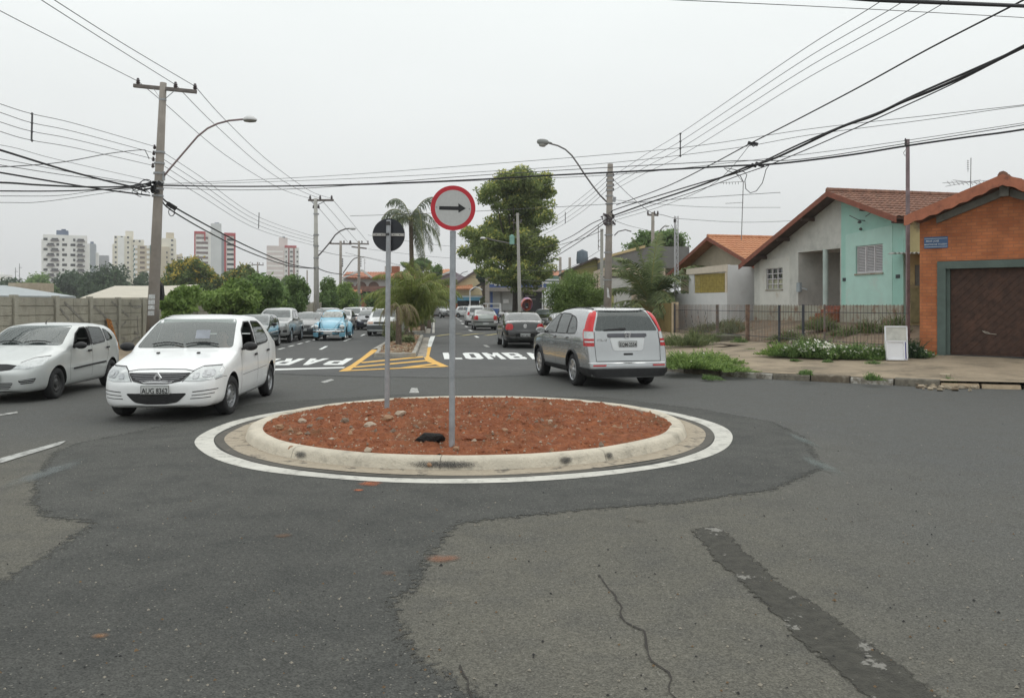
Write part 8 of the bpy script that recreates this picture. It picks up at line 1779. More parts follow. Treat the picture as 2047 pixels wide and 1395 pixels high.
# near left pole
Y = 27.0; o, b, t = pole('power_pole', Y,302.5,326.5,166,.20,.105, 'nearest tall concrete pole on the left with crossarm and curved street lamp', z0=.25); lp = o
def L_(px, py, y=Y): return P(px, py, y) - b
mb = MB(); mb.beam(L_(267,171.5), L_(393,184),.10,.12); mb.build('crossarm', WOODC, o, bevel=.01)
mb = MB(); mb.beam(L_(306,176, Y - .05), L_(322,200, Y - .05),.04,.008); mb.beam(L_(352,179, Y - .05), L_(328,200, Y - .05),.04,.008); mb.build('arm_brace', GAL, o)
mb = MB()
for px, py in ((276,169),(351,176.5),(390,180)): mb = MB(); insul(mb, L_(px, py),1.35); mb.build('insulator', INS, o)
mb = MB(); rk = []
for px, py in ((309,294),(307.5,306),(306.5,318),(305.5,331)):
    q = L_(px, py); mb = MB(); mb.beam(q + Vector((.3,0,0)), q,.02); insul(mb, q + Vector((0,0,-.08)),1.0); mb.build('insulator', INS, o)
mb = MB()
for py, w_ in ((305,.165),(327,.17),(347,.175),(365,.18),(378,.18),(392,.185),(200,.12)):
    q = P(327 - (py - 166) * .052, py, Y) - b; mb = MB(); mb.lathe([(w_,-.03),(w_,.03)], c=q, n=18); mb.build('clamp', GAL, o)
mb = MB(); mb.box(L_(326,352),(.10,.1,.3)); mb.build('arm_bracket', GAL, o)
apts = [L_(*p) for p in ((323,358),(340,337),(370,302),(395,273),(415,257),(435,247.5),(458,241.5),(490,238.5))]
arm(o, apts,.032, M('arm_rosy',(.26,.20,.20), rough=.6, metal=.2), None)
def lamp_head(o, p, d, L=.42, nm='lamp_head'):
    """round hooded lantern: dish below, shade above"""
    d = Vector(d).normalized(); q = Vector(p) + d * L * .42
    rot = Matrix.Rotation(math.atan2(d.y, d.x),3, 'Z')
    mb = MB(); mb.lathe([(0,.13),(.10,.12),(.16,.06),(.19,0),(.18,-.02)], n=18); me_ = mb.mesh(nm, True); me_.transform(Matrix.Diagonal((1.25,.9,1,1))); h = link(nm, me_, M('lamp_white',(.60,.60,.60), rough=.5), o); h.location = q
    mb = MB(); mb.lathe([(.18,-.02),(.15,-.06),(0,-.09)], n=18); me_ = mb.mesh('lens', True); me_.transform(Matrix.Diagonal((1.25,.9,1,1))); g = link('lamp_lens', me_, M('lamp_glass',(.22,.22,.20), rough=.3), h); return h
lamp_head(o, L_(489,240),(1,0,0))
mb = MB()
for py in (592,603,613.5,625): q = P(301.5 + (625 - py) * .05, py + 1, Y - .2) - b; mb.prism([q + Vector((-.10,0,-.075)), q + Vector((.10,-.0,-.07)), q + Vector((.105,0,.075)), q + Vector((-.095,0,.07))],(0,.02,0))
mb.build('paper_notice', M('paper',(.55,.56,.56), var=.25, scale=14), o)
# second left pole
Y = 57.0; o, b, t = pole('power_pole', Y,633,631,397,.21,.12, 'second tall pole on the left with crossarm and lamp above the parked cars', POLEP, z0=.25); P2 = o
mb = MB(); mb.beam(L_(616,400.5, Y), L_(667,400.5, Y),.12,.14); mb.build('crossarm', WOODC, o); mb = MB()
for px in (620,640,663): insul(mb, L_(px,398.5, Y),1.7)
for py in (473,479,485,491): insul(mb, L_(628, py, Y),1.2)
insul(mb, L_(627,417, Y),1.6); insul(mb, L_(637,417, Y),1.6); mb.build('insulators', INS, o); mb = MB(); mb.beam(L_(622,402, Y), L_(630,411, Y),.05); mb.beam(L_(650,402, Y), L_(633,411, Y),.05)
for py in (428,470,492,516,535): mb.lathe([(.2,-.04),(.2,.04)], c=P(632, py, Y) - b, n=16); mb.build('clamp', GAL, o); mb = MB()
arm(o,[L_(*p, Y) for p in ((634,514),(645,502),(660,484),(670,470),(680,462),(690,458),(700,457))],.05, GALD, None); lamp_head(o, L_(699,457.5, Y),(1,0,0),.5)
# third and fourth left poles
for Y, px, pyt, hw, lb, pal in ((88.0,681,482,22, 'third left pole with crossarm between the second pole and the T shaped pole', POLE),(96.0,717.5,482,20, 'fourth left pole with two crossarms behind the rear sign', POLE),(150.0,515,524,12, 'small distant pole with crossarm above the young trees', POLE),(70.0,1305,424.5,11, 'pole with short crossarm above the coconut palm', POLE)):
    o, b, t = pole('power_pole', Y, px, px, pyt,.2,.13, lb, pal, z0=.2); mb = MB(); mb.beam(L_(px - hw, pyt + 5, Y), L_(px + hw, pyt + 6, Y),.14,.16)
    if px == 717.5: mb.beam(L_(703,493.5, Y), L_(733,497, Y),.14,.16)
    mb.build('crossarm', WOODC, o); mb = MB()
    for k in (-.9,0.3,.9): insul(mb, L_(px + hw * k, pyt + 4, Y),1.8)
    for k in range(4): insul(mb, L_(px + 4,520 + 4.5 * k, Y) if px < 730 and px > 600 else L_(px + 2, pyt + 20 + 3 * k, Y),1.3)
    mb.build('insulators', INS, o)
    if px == 717.5: arm(o,[L_(*p, Y) for p in ((686,546),(695,533),(702,523),(708,517),(716,514.5),(722,514))],.06, GALD, None); lamp_head(o, L_(722,514, Y),(1,0,0),.5)
    if px == 1305: arm(o,[L_(*p, Y) for p in ((1316,470),(1320,460),(1328,452.5))],.05, GALD, None); lamp_head(o, L_(1328,452, Y),(1,0,0),.5); arm(o,[L_(*p, Y) for p in ((1262,463),(1250,459.5),(1236,463),(1228,471))],.05, GALD, None)
# pole by the big tree with transformer
Y = 64.0; o, b, t = pole('power_pole', Y,1040,1034.5,426,.23,.14, 'pale square pole with green transformer in front of the big tree', POLEP, square=True, z0=.15)
mb = MB(); c = P(1023.5,480, Y) - b; mb.box(c,(.38,.38,.72)); mb.lathe([(.12,.36),(.10,.42),(0,.44)], c=c, n=10); mb.beam(c + Vector((.2,0,.2)), L_(1034,472, Y),.06); mb.build('transformer', M('transformer_green',(.23,.42,.36)), o, bevel=.04)
mb = MB(); mb.beam(L_(1026,446, Y), L_(1043,444, Y),.08); mb.beam(L_(1029,430, Y), L_(1040,429, Y),.08)
for px in (1027,1034,1042): insul(mb, L_(px,444, Y),1.4)
mb.build('crossarm', GALD, o); arm(o,[L_(*p, Y) for p in ((1033,490),(1015,486),(1000,483),(985,480),(972,476))],.05, GALD, None); lamp_head(o, L_(975,477, Y),(-1,0,0),.9)
o, b, t = pole('concrete_column',96,974,974,552,.35,.33, 'plain grey square column by the shade canopy', POLE, square=True, z0=0., cat='column')
# right pole
Y = 36.0; o, b, t = pole('power_pole', Y,1213,1220,328,.19,.12, 'concrete pole on the right pavement with long lamp arm and tangle of cables', POLE, z0=.3); RP = o
mb = MB()
for py in (352,362,372,381,392,408,437,447,470,505,560): mb.lathe([(.16 + (py - 328) * .0002,-.025),(.16 + (py - 328) * .0002,.025)], c=P(1219.6 - (py - 328) * .021, py, Y) - b, n=16); mb.build('clamp', GAL, o); mb = MB()
mb = MB()
for py in (352,362,372,381): q = L_(1215, py, Y); mb.beam(q, q + Vector((-.08,0,0)),.03); insul(mb, L_(1213.5, py + 1, Y),.9); insul(mb, L_(1226, py + 1, Y),.9)
rg = random.Random(2)
for k in range(26): q = L_(1215 + rg.uniform(-13,13),439 + rg.uniform(-11,11), Y) + Vector((0, rg.uniform(-.25,.1),0)); mb.box(q,(rg.uniform(.05,.14),.08, rg.uniform(.05,.14)), rot=Matrix.Rotation(rg.random() * 3,3, 'Y'))
for k in range(7): q = L_(1208 + rg.uniform(-3,18),436 + rg.uniform(-8,8), Y - .2); mb.tube([q + Vector((.13 * math.cos(t_),0,.16 * math.sin(t_))) for t_ in [j * .6 for j in range(11)]],.012,5)
mb.build('cable_box', INS, o); mb = MB(); mb.box(L_(1228,399, Y),(.13,.1,.22), rot=Matrix.Rotation(.15,3, 'Y')); mb.build('photocell', GAL, o)
arm(o,[L_(*p, Y) for p in ((1213,404),(1200,391),(1185,372),(1170,351),(1155,328),(1143,311),(1130,299),(1115,291.5),(1098,287))],.035, GALD, None)
hd = L_(1086,284.5, Y); mb = MB(); mb.lathe([(0,-.40),(.04,-.36),(.055,-.24),(.12,-.18),(.15,-.05),(.145,.12),(.09,.26),(0,.29)], axis='x', n=16); me_ = mb.mesh('lamp_head', True); me_.transform(Matrix.Diagonal((-1,1,.95,1))); me_.flip_normals(); h_ = link('lamp_head', me_, M('lamp_grey',(.25,.26,.25), rough=.6), o); h_.location = hd; h_.rotation_euler = (0, R(6),0)
mb = MB(); mb.lathe([(.135,0),(.125,-.13),(.09,-.17),(0,-.18)], c=(-.02,0,-.03), n=16); me_ = mb.mesh('lens', True); me_.transform(Matrix.Diagonal((1.25,.9,1,1))); link('lamp_lens', me_, M('lamp_lens_grey',(.36,.36,.34), rough=.35), h_)
mb = MB(); mb.prism([P(1213,575, Y - .22) - b, P(1217,577, Y - .22) - b, P(1218,590, Y - .22) - b, P(1220,596, Y - .22) - b, P(1214,594, Y - .22) - b],(0,.02,0)); mb.build('paper_notice', MATS['paper'], o)
o, b, t = pole('service_pole',42,1203,1203,458,.11,.10, 'pale thin post directly behind the right hand pole', POLEP, square=True, z0=.3, cat='post'); mb = MB(); mb.tube([P(1199 + 3 * math.cos(t_),487 + 7 * math.sin(t_),42) - b for t_ in [k * .5 for k in range(13)]],.012,5); mb.beam(P(1196,450,42) - b, P(1196,500,42) - b,.03); mb.build('cable_loop', INS, o)
Y = 23.5; o, b, t = pole('service_pole', Y,1815,1814.5,279,.065,.055, 'rusty thin service pole rising between the mint house and the brick garage', M('pole_rusty',(.22,.17,.18), var=.25, scale=4), square=True, z0=.5, cat='post'); mb = MB()
for py in (283,289,293): insul(mb, L_(1810, py, Y),.6)
mb.tube([L_(*p, Y - .1) for p in ((1810,300),(1806,306),(1809,312),(1813,306))],.008,5); mb.build('insulators', INS, o)
# far poles, skyline masts
for k,(Y, px, pyt, w_, lb) in enumerate([(95,1120,514,.25, 'far pole stub right of the big tree, left one'),(95,1139,515,.25, 'far pole stub right of the big tree, right one'),(130,937,560,.2, 'thin far pole beside the shade canopy'),(120,614,540,.16, 'thin pole with a bracket above the grey saloon')]):
    o, b, t = pole('distant_pole', Y, px, px, pyt, w_ * .8, w_ * .6, lb, POLE, z0=0., cat='power pole')
mb = MB(); mb.tube([P(*p,118) for p in ((905,566),(915,553),(925,545),(935,542.5))],.07,6); mb.build('street_lamp_arm', GAL, label='thin curved lamp arm above the lilac house', cat='street lamp')
def aerial(name, base, top, arms, label, r=.02):
    o = empty(name, base,0, label, 'aerial'); mb = MB(); mb.tube([Vector((0,0,0)), Vector(top) - Vector(base)], r,6); mb.build('mast', M('aerial_grey',(.25,.25,.26)), o); mb = MB()
    for a, c in arms: mb.tube([Vector(a) - Vector(base), Vector(c) - Vector(base)], r * .6,5)
    mb.build('aerial_rods', MATS['aerial_grey'], o)
Y = 38; aerial('tv_aerial', P(1482,480, Y), P(1486,363, Y),[(P(1440,366, Y), P(1488,363, Y)),(P(1450,407, Y), P(1486,405, Y))] + [(P(1446 + 6 * k,364, Y), P(1446 + 6 * k,369, Y)) for k in range(6)] + [(P(1472,348, Y), P(1484,363, Y))], 'tall aerial mast above the white house roof')
Y = 24; aerial('tv_aerial', P(1940,385, Y), P(1941,316, Y),[(P(1884,366, Y), P(1985,361, Y)),(P(1890,373, Y), P(1960,360, Y)),(P(1905,360, Y), P(1965,368, Y)),(P(1935,320, Y), P(1935,344, Y))] + [(P(1893 + 9 * k,362, Y), P(1900 + 9 * k,370, Y)) for k in range(9)] + [(P(1933,322 + 4 * k, Y), P(1937,322 + 4 * k, Y)) for k in range(5)], 'tv aerial above the brick garage roof', r=.012)
Y = 300
for k,(px, pt) in enumerate([(31,535),(39,527)]): aerial('radio_mast', P(px,580, Y), P(px, pt, Y),[(P(px - 2, pt + 8, Y), P(px + 5, pt + 8, Y))],['shorter thin radio mast far left', 'taller thin radio mast far left'][k], r=.12)
for k,(px, pt, Y) in enumerate([(729,517,124),(777,520,124),(957,532,120),(1080,525,110),(1104,520,110)]): aerial('tv_aerial', P(px,548, Y), P(px, pt, Y),[(P(px - 3, pt + 4, Y), P(px + 3, pt + 3, Y)),(P(px - 2, pt + 9, Y), P(px + 3, pt + 9, Y))],['aerial on the arched house roof, left one', 'aerial on the arched house by the chimney', 'aerial over the yellow gabled house', 'aerial right of the pale square pole', 'aerial over the striped shop tiles'][k], r=.03)
# ---------- cables: each hangs in the vertical plane through A and B, through the rows seen in the photo
CAB = M('cable_black',(.022,.022,.025), rough=.7, var=0); CABG = M('cable_grey',(.10,.10,.105), rough=.7, var=0)
def cable(A, B, pts, r, label, group, mat=None, name='cable'):
    A, B = Vector((A[0], A[1])), Vector((B[0], B[1])); out = []
    for px, py in pts:
        u = (px - 1023.5) / FL; d = B - A; den = u * d.y - d.x
        t = (A.x - u * A.y) / den; Y_ = A.y + d.y * t; out.append(Vector((u * Y_, Y_, EYE + (HY - py) / FL * Y_)))
    fine = []
    for i in range(len(out) - 1):       # smooth through the points
        p0, p1, p2, p3 = out[max(i - 1,0)], out[i], out[i + 1], out[min(i + 2, len(out) - 1)]
        for k in range(6):
            t = k / 6; fine.append(.5 * ((2 * p1) + (p2 - p0) * t + (2 * p0 - 5 * p1 + 4 * p2 - p3) * t * t + (3 * p1 - p0 - 3 * p2 + p3) * t ** 3))
    fine.append(out[-1]); mb = MB(); mb.tube(fine, r,5); return mb.build(name, mat or CAB, smooth=True, label=label, cat='cable', group=group)
LPx, R_P = (-12.0,27),(4.3,36)
gHV = 'three upper wires of the left line'
cable((-12.38,27),(-12.9,15),[(276,163),(140,94),(0,22),(-200,-85)],.011, 'upper wire running from the left end of the near crossarm toward the camera', gHV, CABG)
cable((-11.14,27),(-11.1,13),[(351,170),(220,88),(82,0),(-60,-92)],.011, 'upper wire from the middle insulator of the near crossarm toward the camera', gHV, CABG)
cable((-10.5,27),(-10.6,13),[(390,173),(250,90),(108,0),(-30,-92)],.011, 'upper wire from the right end of the near crossarm toward the camera', gHV, CABG)
for k,(a, b_, pts) in enumerate([((-12.38,27),(-14.1,57),[(276,163),(330,208),(450,310),(560,377),(620,397)]),((-11.14,27),(-13.4,57),[(351,170),(430,250),(530,338),(600,381),(640,397)]),((-10.5,27),(-12.6,57),[(390,173),(450,240),(540,325),(620,382),(663,397)])]):
    cable(a, b_, pts,.012,['wire from the left end of the near crossarm to the second left pole', 'wire from the middle of the near crossarm to the second left pole', 'wire from the right end of the near crossarm to the second left pole'][k], gHV, CABG)
for k,(x2, pe) in enumerate([(620,695),(640,715),(663,735)]): cable((-14.1 + .75 * k,57),(-17.2 + .8 * k,96),[(x2,397),(x2 + (pe - x2) * .4,431),(x2 + (pe - x2) * .75,462),(pe,484)],.016, 'wire running from the second left pole to the far T shaped poles', gHV, CABG)
gLV = 'four lower wires of the left line'
for k,(y0, y1, y2) in enumerate([(208,228,293),(225,246,306),(244,263,318),(263,281,331)]):
    nmk = ['top', 'second', 'third', 'bottom'][k]
    cable((-12.2,27),(-12.7,18),[(308 - k, y2),(150, y1 + (y2 - y1) * .30),(64, y1),(0, y0),(-200, y0 - 70)],.009, nmk + ' wire of the spaced set left of the near left pole', gLV, CABG)
    cable((-12.2,27),(-14.0,57),[(308 - k, y2),(400, y2 + 60),(517,432 + 8.4 * k + 2),(628,473 + 6 * k)],.010, nmk + ' wire of the spaced set between the first two left poles', gLV, CABG)
for px, ys in ((64,(227,281)),): mb = MB(); mb.beam(P(64.5,226,22.4), P(63,282,22.4),.035); [mb.lathe([(0,-.05),(.045,0),(0,.05)], c=P(64, y,22.4), n=8) for y in (228,246,263,281)]; mb.build('wire_spacer', CABG, label='vertical spacer rod on the four wires at upper left', cat='spacer')
mb = MB(); mb.beam(P(518,425,43), P(517,457,43),.035); mb.build('wire_spacer', CABG, label='vertical spacer rod on the wires right of the red framed tower', cat='spacer')
gTEL = 'telephone cables left of the near pole'
for k,(pts, r, lb) in enumerate([([(-200,240),(0,300),(120,337),(210,361),(262,373),(285,380),(303,376)],.028, 'thickest black cable crossing down to the near left pole'),([(-200,312),(0,345),(100,362),(200,378),(300,391)],.026, 'thick black cable below the thickest one at the left edge'),([(-200,362),(0,365),(80,370),(180,374),(250,373),(303,366)],.026, 'black cable sagging level with the pole clamps at the left edge'),([(-200,380),(0,382),(120,382),(230,378),(303,372)],.020, 'flat lower black cable at the left edge'),
   ([(-200,339),(0,334),(120,325),(220,307),(284,300),(292,305),(298,318)],.012, 'rising thin cable that loops down at the side insulators'),([(-200,290),(0,318),(150,346),(303,371)],.009, 'thin drop wire just above the thin telephone wires'),([(-200,300),(0,330),(150,353),(303,370)],.010, 'middle thin telephone wire at the left edge'),([(-200,270),(0,290),(110,318),(303,362)],.007, 'faint wire under the spaced set at the left edge'),([(-200,392),(0,392),(120,391),(200,380),(303,370)],.008, 'faint wire under the flat lower black cable'),([(-200,406),(0,405),(80,404),(190,389),(303,372)],.008, 'lowest faint wire at the left edge')]):
    cable((-12.0,27),(-15.5,18) if k % 2 else (-12.6,17), pts, r, lb, gTEL, CAB if r > .011 else CABG)
rg = random.Random(6); mb = MB()
for k in range(9):
    q = P(290 + rg.uniform(-14,10),374 + rg.uniform(-8,14),26.8); mb.tube([q + Vector((.25 * math.cos(t_) * rg.uniform(.6,1),0,.12 * math.sin(t_))) for t_ in [j * .5 for j in range(10)]],.012,5)
for k in range(10): q = P(302 + rg.uniform(-6,22),372 + rg.uniform(-8,12),26.75); mb.box(q,(.12,.08,.09), rot=Matrix.Rotation(rg.random() * 3,3, 'Y'))
mb.build('cable_clamps', CAB, label='tangle of loops and clamps at the near left pole', cat='cable clamp')
gL2 = 'telephone cables between the left poles'
cable((-11.8,27),(-13.8,57),[(322,394),(345,412),(420,454),(500,495),(580,528),(632,537)],.030, 'upper thick cable sagging from the near to the second left pole', gL2); cable((-11.75,27),(-13.75,57),[(322,396),(340,419),(420,466),(500,505),(580,532),(632,537)],.026, 'lower thick cable sagging from the near to the second left pole', gL2)
cable((-13.8,57),(-17,94),[(632,535),(660,545),(700,550),(760,556)],.035, 'thick cable beyond the second left pole', gL2); cable((-13.8,57),(-16,94),[(632,500),(690,512),(760,520),(860,545)],.018, 'thin wire beyond the second left pole', gL2, CABG)
mb = MB(); c = P(343,412,27.3); mb.box(c,(.32,.14,.14), rot=Matrix.Rotation(.55,3, 'Y')); mb.tube([c + Vector((.10 * math.cos(t_),0,-.2 + .14 * math.sin(t_))) for t_ in [k * .53 for k in range(13)]],.014,6); mb.build('splice_box', CAB, label='black cable splice box with loop beside the near left pole', cat='splice box')
# crossing lines
gX = 'cables crossing the junction'
cable((-11.6,27),(11,17),[(322,371),(480,373),(640,371),(800,366),(940,360),(1080,352),(1219,345),(1340,339),(1465,332),(1560,327),(1700,310),(1812,292),(1930,275),(2047,259),(2300,215)],.022, 'main black cable crossing the whole junction at sign height', gX)
for k,(d, pts) in enumerate([(0,[(322,376),(480,380),(640,375),(940,352),(1219,335),(1465,322),(1600,319),(1812,287),(2047,250),(2300,210)]),(1,[(322,368),(640,353),(940,331),(1219,309),(1400,291),(1620,258),(1850,232),(2047,210),(2300,180)]),(2,[(322,370),(640,360),(940,345),(1219,326),(1465,297),(1620,270),(1850,240),(2047,212),(2300,184)]),(3,[(322,372),(640,372),(940,362),(1219,350),(1465,325),(1700,297),(2047,246),(2300,206)]),(4,[(700,432),(900,425),(1219,408),(1400,395),(1560,385)])]):
    cable((-11.6,27 + d * .1),(11,17.5 + d * .2), pts,.007 if k else .010,['thin wire just under the main crossing cable', 'highest thin wire crossing the junction', 'second highest thin wire crossing the junction', 'thin wire hugging the main crossing cable', 'faint lower wire crossing behind the round sign'][k], gX, CABG)
cable((4.3,9),(8,11.5),[(1600,-12),(1740,0),(1850,5),(1950,9),(2047,13),(2200,20)],.026, 'thick black cable across the top right corner', gX); cable((3,12),(9,14),[(1200,-8),(1340,0),(1600,12),(1850,25),(2047,36),(2200,46)],.006, 'thin grey wire under the thick cable in the top right corner', gX, CABG)
gR = 'cables from the right hand pole toward the camera'
cable(R_P,(8.6,13.5),[(1224,432),(1290,408),(1380,378),(1450,352),(1490,335),(1540,320),(1600,293),(1680,255),(1745,232),(1800,206),(1860,182),(1950,142),(2047,92),(2300,-40)],.030, 'thickest cable bundle sweeping from the right hand pole to the right edge', gR)
cable(R_P,(8.7,13.6),[(1224,425),(1233,418),(1380,372),(1470,347),(1530,321),(1600,288),(1690,250),(1760,224),(1830,190),(2047,94),(2300,-30)],.022, 'upper strand twisting with the thickest bundle', gR)
cable(R_P,(8.5,13.4),[(1224,436),(1380,386),(1480,350),(1540,329),(1620,296),(1740,243),(1900,170),(2047,96),(2300,-20)],.013, 'lower strand twisting with the thickest bundle', gR)
cable(R_P,(8.4,13.2),[(1224,470),(1232,410),(1330,374),(1420,330),(1500,287),(1600,236),(1720,173),(1860,96),(2047,0),(2200,-80)][1:],.017, 'single black cable rising steeply to the top right', gR)
cable(R_P,(8.6,13.4),[(1224,442),(1330,410),(1430,365),(1500,289)],.008, 'thin drop wire joining the steep cable', gR, CABG)
for k,(y0, x1) in enumerate([(352,1762),(362,1808),(372,1848),(381,1895)]):
    ym = (267,283,297,312)[k]; cable(R_P,(7.0 + .45 * k,14.2),[(1226, y0),(1290, y0 - (y0 - ym) * .5),(1360, ym),(1480, ym - 82 + k * 3),(1620, ym - 177 + k * 6),(x1,2),(x1 + 160,-115)],.008,['top', 'second', 'third', 'bottom'][k] + ' wire of the spaced set rising right from the right hand pole', 'four wires rising right from the right hand pole', CABG)
    cable(R_P,(1.0,64),[(1213, y0),(1160, y0 + 45),(1100, y0 + 88 - k * 2),(1042, y0 + 118 - k * 5)],.010,['top', 'second', 'third', 'bottom'][k] + ' wire of the spaced set between the right hand pole and the transformer pole', 'four wires left of the right hand pole', CABG)
mb = MB(); mb.beam(P(1360,267,28.6), P(1360,313,28.6),.035); [mb.lathe([(0,-.05),(.05,0),(0,.05)], c=P(1360, y,28.6), n=8) for y in (268,283,297,312)]; mb.build('wire_spacer', CABG, label='vertical spacer rod on the wires right of the right hand pole', cat='spacer'); mb = MB(); mb.beam(P(1130,424,46), P(1130,447,46),.04); mb.build('wire_spacer', CABG, label='vertical spacer rod on the wires left of the right hand pole', cat='spacer')
gRL = 'telephone cables left of the right hand pole'
for k, pts in enumerate([[(1206,437),(1180,449),(1140,474),(1095,493),(1042,510)],[(1206,443),(1160,474),(1100,510),(1042,545)],[(1206,448),(1160,482),(1100,520),(1042,556)],[(1206,460),(1160,478),(1100,493),(1042,496)]]):
    cable((4.2,36),(1.0,64), pts,(.020,.018,.020,.014)[k],['upper black cable from the right hand pole to the transformer pole', 'middle black cable from the right hand pole to the transformer pole', 'lowest black cable from the right hand pole to the transformer pole', 'slack cable from the right hand pole to the transformer pole'][k], gRL)
cable((4.3,36),(8.4,42),[(1228,361),(1245,378),(1262,394),(1300,424),(1325,430),(1350,437)],.012, 'sagging service wire from the right hand pole to the lattice post', gRL); cable((4.3,36),(12.1,70),[(1226,440),(1260,452),(1303,462)],.012, 'short wire from the right hand pole to the pole above the coconut palm', gRL, CABG)
mb = MB(); q = [P(*p,26.2) for p in ((1539,328),(1531,340),(1528,352),(1524,366),(1512,382),(1500,386),(1491,378),(1489,362),(1493,350),(1488,344),(1462,338),(1447,336),(1455,342),(1468,346),(1480,352),(1486,364))]; mb.tube(q,.012,6); mb.build('cable_loop', CAB, smooth=True, label='slack cable loop hanging where the crossing cable meets the thick bundle', cat='cable')
mb = MB()
for px, py in ((1500,287),(1510,288),(1507,331),(1515,328),(1522,331)): mb.box(P(px, py,26),(.16,.08,.09), rot=Matrix.Rotation(.3,3, 'Y'))
mb.tube([P(*p,26) for p in ((1500,288),(1506,293),(1512,290),(1508,286))],.02,5); mb.build('cable_clamps', CAB, label='small clamps on the cables at the crossing point right', cat='cable clamp')
for k,(x0, y0, x1, y1) in enumerate([(735,470,1034,500),(735,498,1034,520),(690,505,980,560),(860,545,1034,540),(1042,560,1200,555),(1042,540,1200,530),(1042,575,1206,545),(1228,400,1560,415),(1350,437,1620,440),(1100,548,1200,500)]):
    Y = (90,92,88,100,58,60,56,60,60,60)[k]; cable(((x0 - 1023.5) / FL * Y, Y),((x1 - 1023.5) / FL * Y, Y + 3),[(x0, y0),((x0 + x1) / 2,(y0 + y1) / 2 + 6),(x1, y1)],.016, 'distant thin wire in the tangle of lines over the far end of the avenue', 'distant wires over the avenue', CABG)
# ---- the two signs on the island
PIPE = M('pipe_galvanised',(.36,.38,.40), rough=.5, metal=.45, var=.14, scale=9, bump=.15, bscale=90)
def post(name, pxb, pyb, pxt, pyt, zb, r, label):
    b = G(pxb, pyb, zb); t = P(pxt, pyt, b.y); o = empty(name, b,0, label, 'road sign'); mb = MB(); mb.tube([Vector((0,0,-.3)), t - b], r,20); mb.lathe([(r,0),(r * .8,.004),(0,.005)], c=t - b, n=20); mb.build('post', PIPE, o, smooth=True, auto=.8); return o, b
def disc(mb, r, y0, y1, n=64): mb.lathe([(0, y0),(r, y0),(r, y1),(0, y1)], axis='y', n=n)
o, b = post('road_sign',903,884,905.5,462,.17,.034, 'round red rimmed sign with black arrow pointing right on the taller nearer post')
c = P(906.3,417, b.y) - b; rad = 44.5 / FL * b.y
pl = empty('sign_face', c + Vector((0,-.045,0)),0.0); pl.parent = o; pl.rotation_euler = (R(1), R(1.2), R(4))
mb = MB(); disc(mb, rad,.004,.001); mb.build('plate', M('sign_back',(.03,.03,.032), rough=.5), pl); mb = MB(); mb.lathe([(rad * .805,-.002),(rad,-.002),(rad,.0005)], axis='y', n=64); mb.build('red_rim', M('sign_red',(.52,.025,.04), rough=.4, var=.05), pl)
mb = MB(); mb.lathe([(0,-.0012),(rad * .82,-.0012)], axis='y', n=64); mb.build('white_field', M('sign_field',(.52,.52,.51), rough=.45, var=.05, scale=30, bump=.05, bscale=120), pl)
mb = MB(); s_ = rad / 44.5; ar = [(-27,5),(-27,-2.2),(10,-4.5),(10,-10),(25,-.5),(10.5,8),(10.3,4.2)]; ar = [(-27.5,4.2),(-27.5,-2.8),(10.5,-3.4),(10.2,-9.5),(25.5,.2),(10.8,9.2),(10.6,4.0)]
mb.prism([(x * s_,-.0022,-y * s_ * 1.0 - 0 * s_) for x, y in ar],(0,-.001,0)); mb.build('arrow', M('sign_black',(.02,.02,.022), rough=.5), pl)
mb = MB()
for x in (-33,32.5): mb.lathe([(0,-.006),(.006,-.004),(.008,0)], c=(x * s_,-.001,-x * s_ * .03), axis='y', n=10)
mb.build('rivet', GAL, pl)
mb = MB(); mb.beam(c + Vector((-.2,.0,0)), c + Vector((.2,.0,0)),.03,.03); mb.build('bracket', GAL, o)
o, b = post('road_sign',773,822,777,441,.17,.036, 'round sign seen from its black back on the shorter post behind')
c = P(776,469.5, b.y) - b; rad = 33.2 / FL * b.y; pl = empty('sign_face', c + Vector((0,.045,0)),0); pl.parent = o; pl.rotation_euler = (0, R(1), R(-6))
mb = MB(); disc(mb, rad,.0,.003); mb.build('plate', M('sign_back_blue',(.022,.025,.032), rough=.4), pl); mb = MB(); mb.lathe([(rad * .98,.0036),(rad * .985,-.003),(rad,-.003),(rad,.0036)], axis='y', n=64); mb.build('rim', M('sign_back',()) if 'sign_back' not in MATS else MATS['sign_back'], pl)
mb = MB(); mb.box((0,-.014,.004),(rad * 1.97,.018,.040)); mb.build('bracket', M('bracket_pale',(.42,.42,.40), var=.2, scale=20), pl); mb = MB()
for x in (-.18,-.1,.08,.17): mb.lathe([(0,-.028),(.009,-.026),(.009,-.02)], c=(x,0,.004), axis='y', n=8)
mb.build('bolt', GALD, pl); mb = MB(); mb.lathe([(.038,-.03),(.038,.03)], c=P(776.6,447, b.y) - b, n=18); mb.lathe([(.0385,-.02),(.0385,.02)], c=P(776.1,469, b.y) - b, n=18); mb.build('clamp', STD, o)
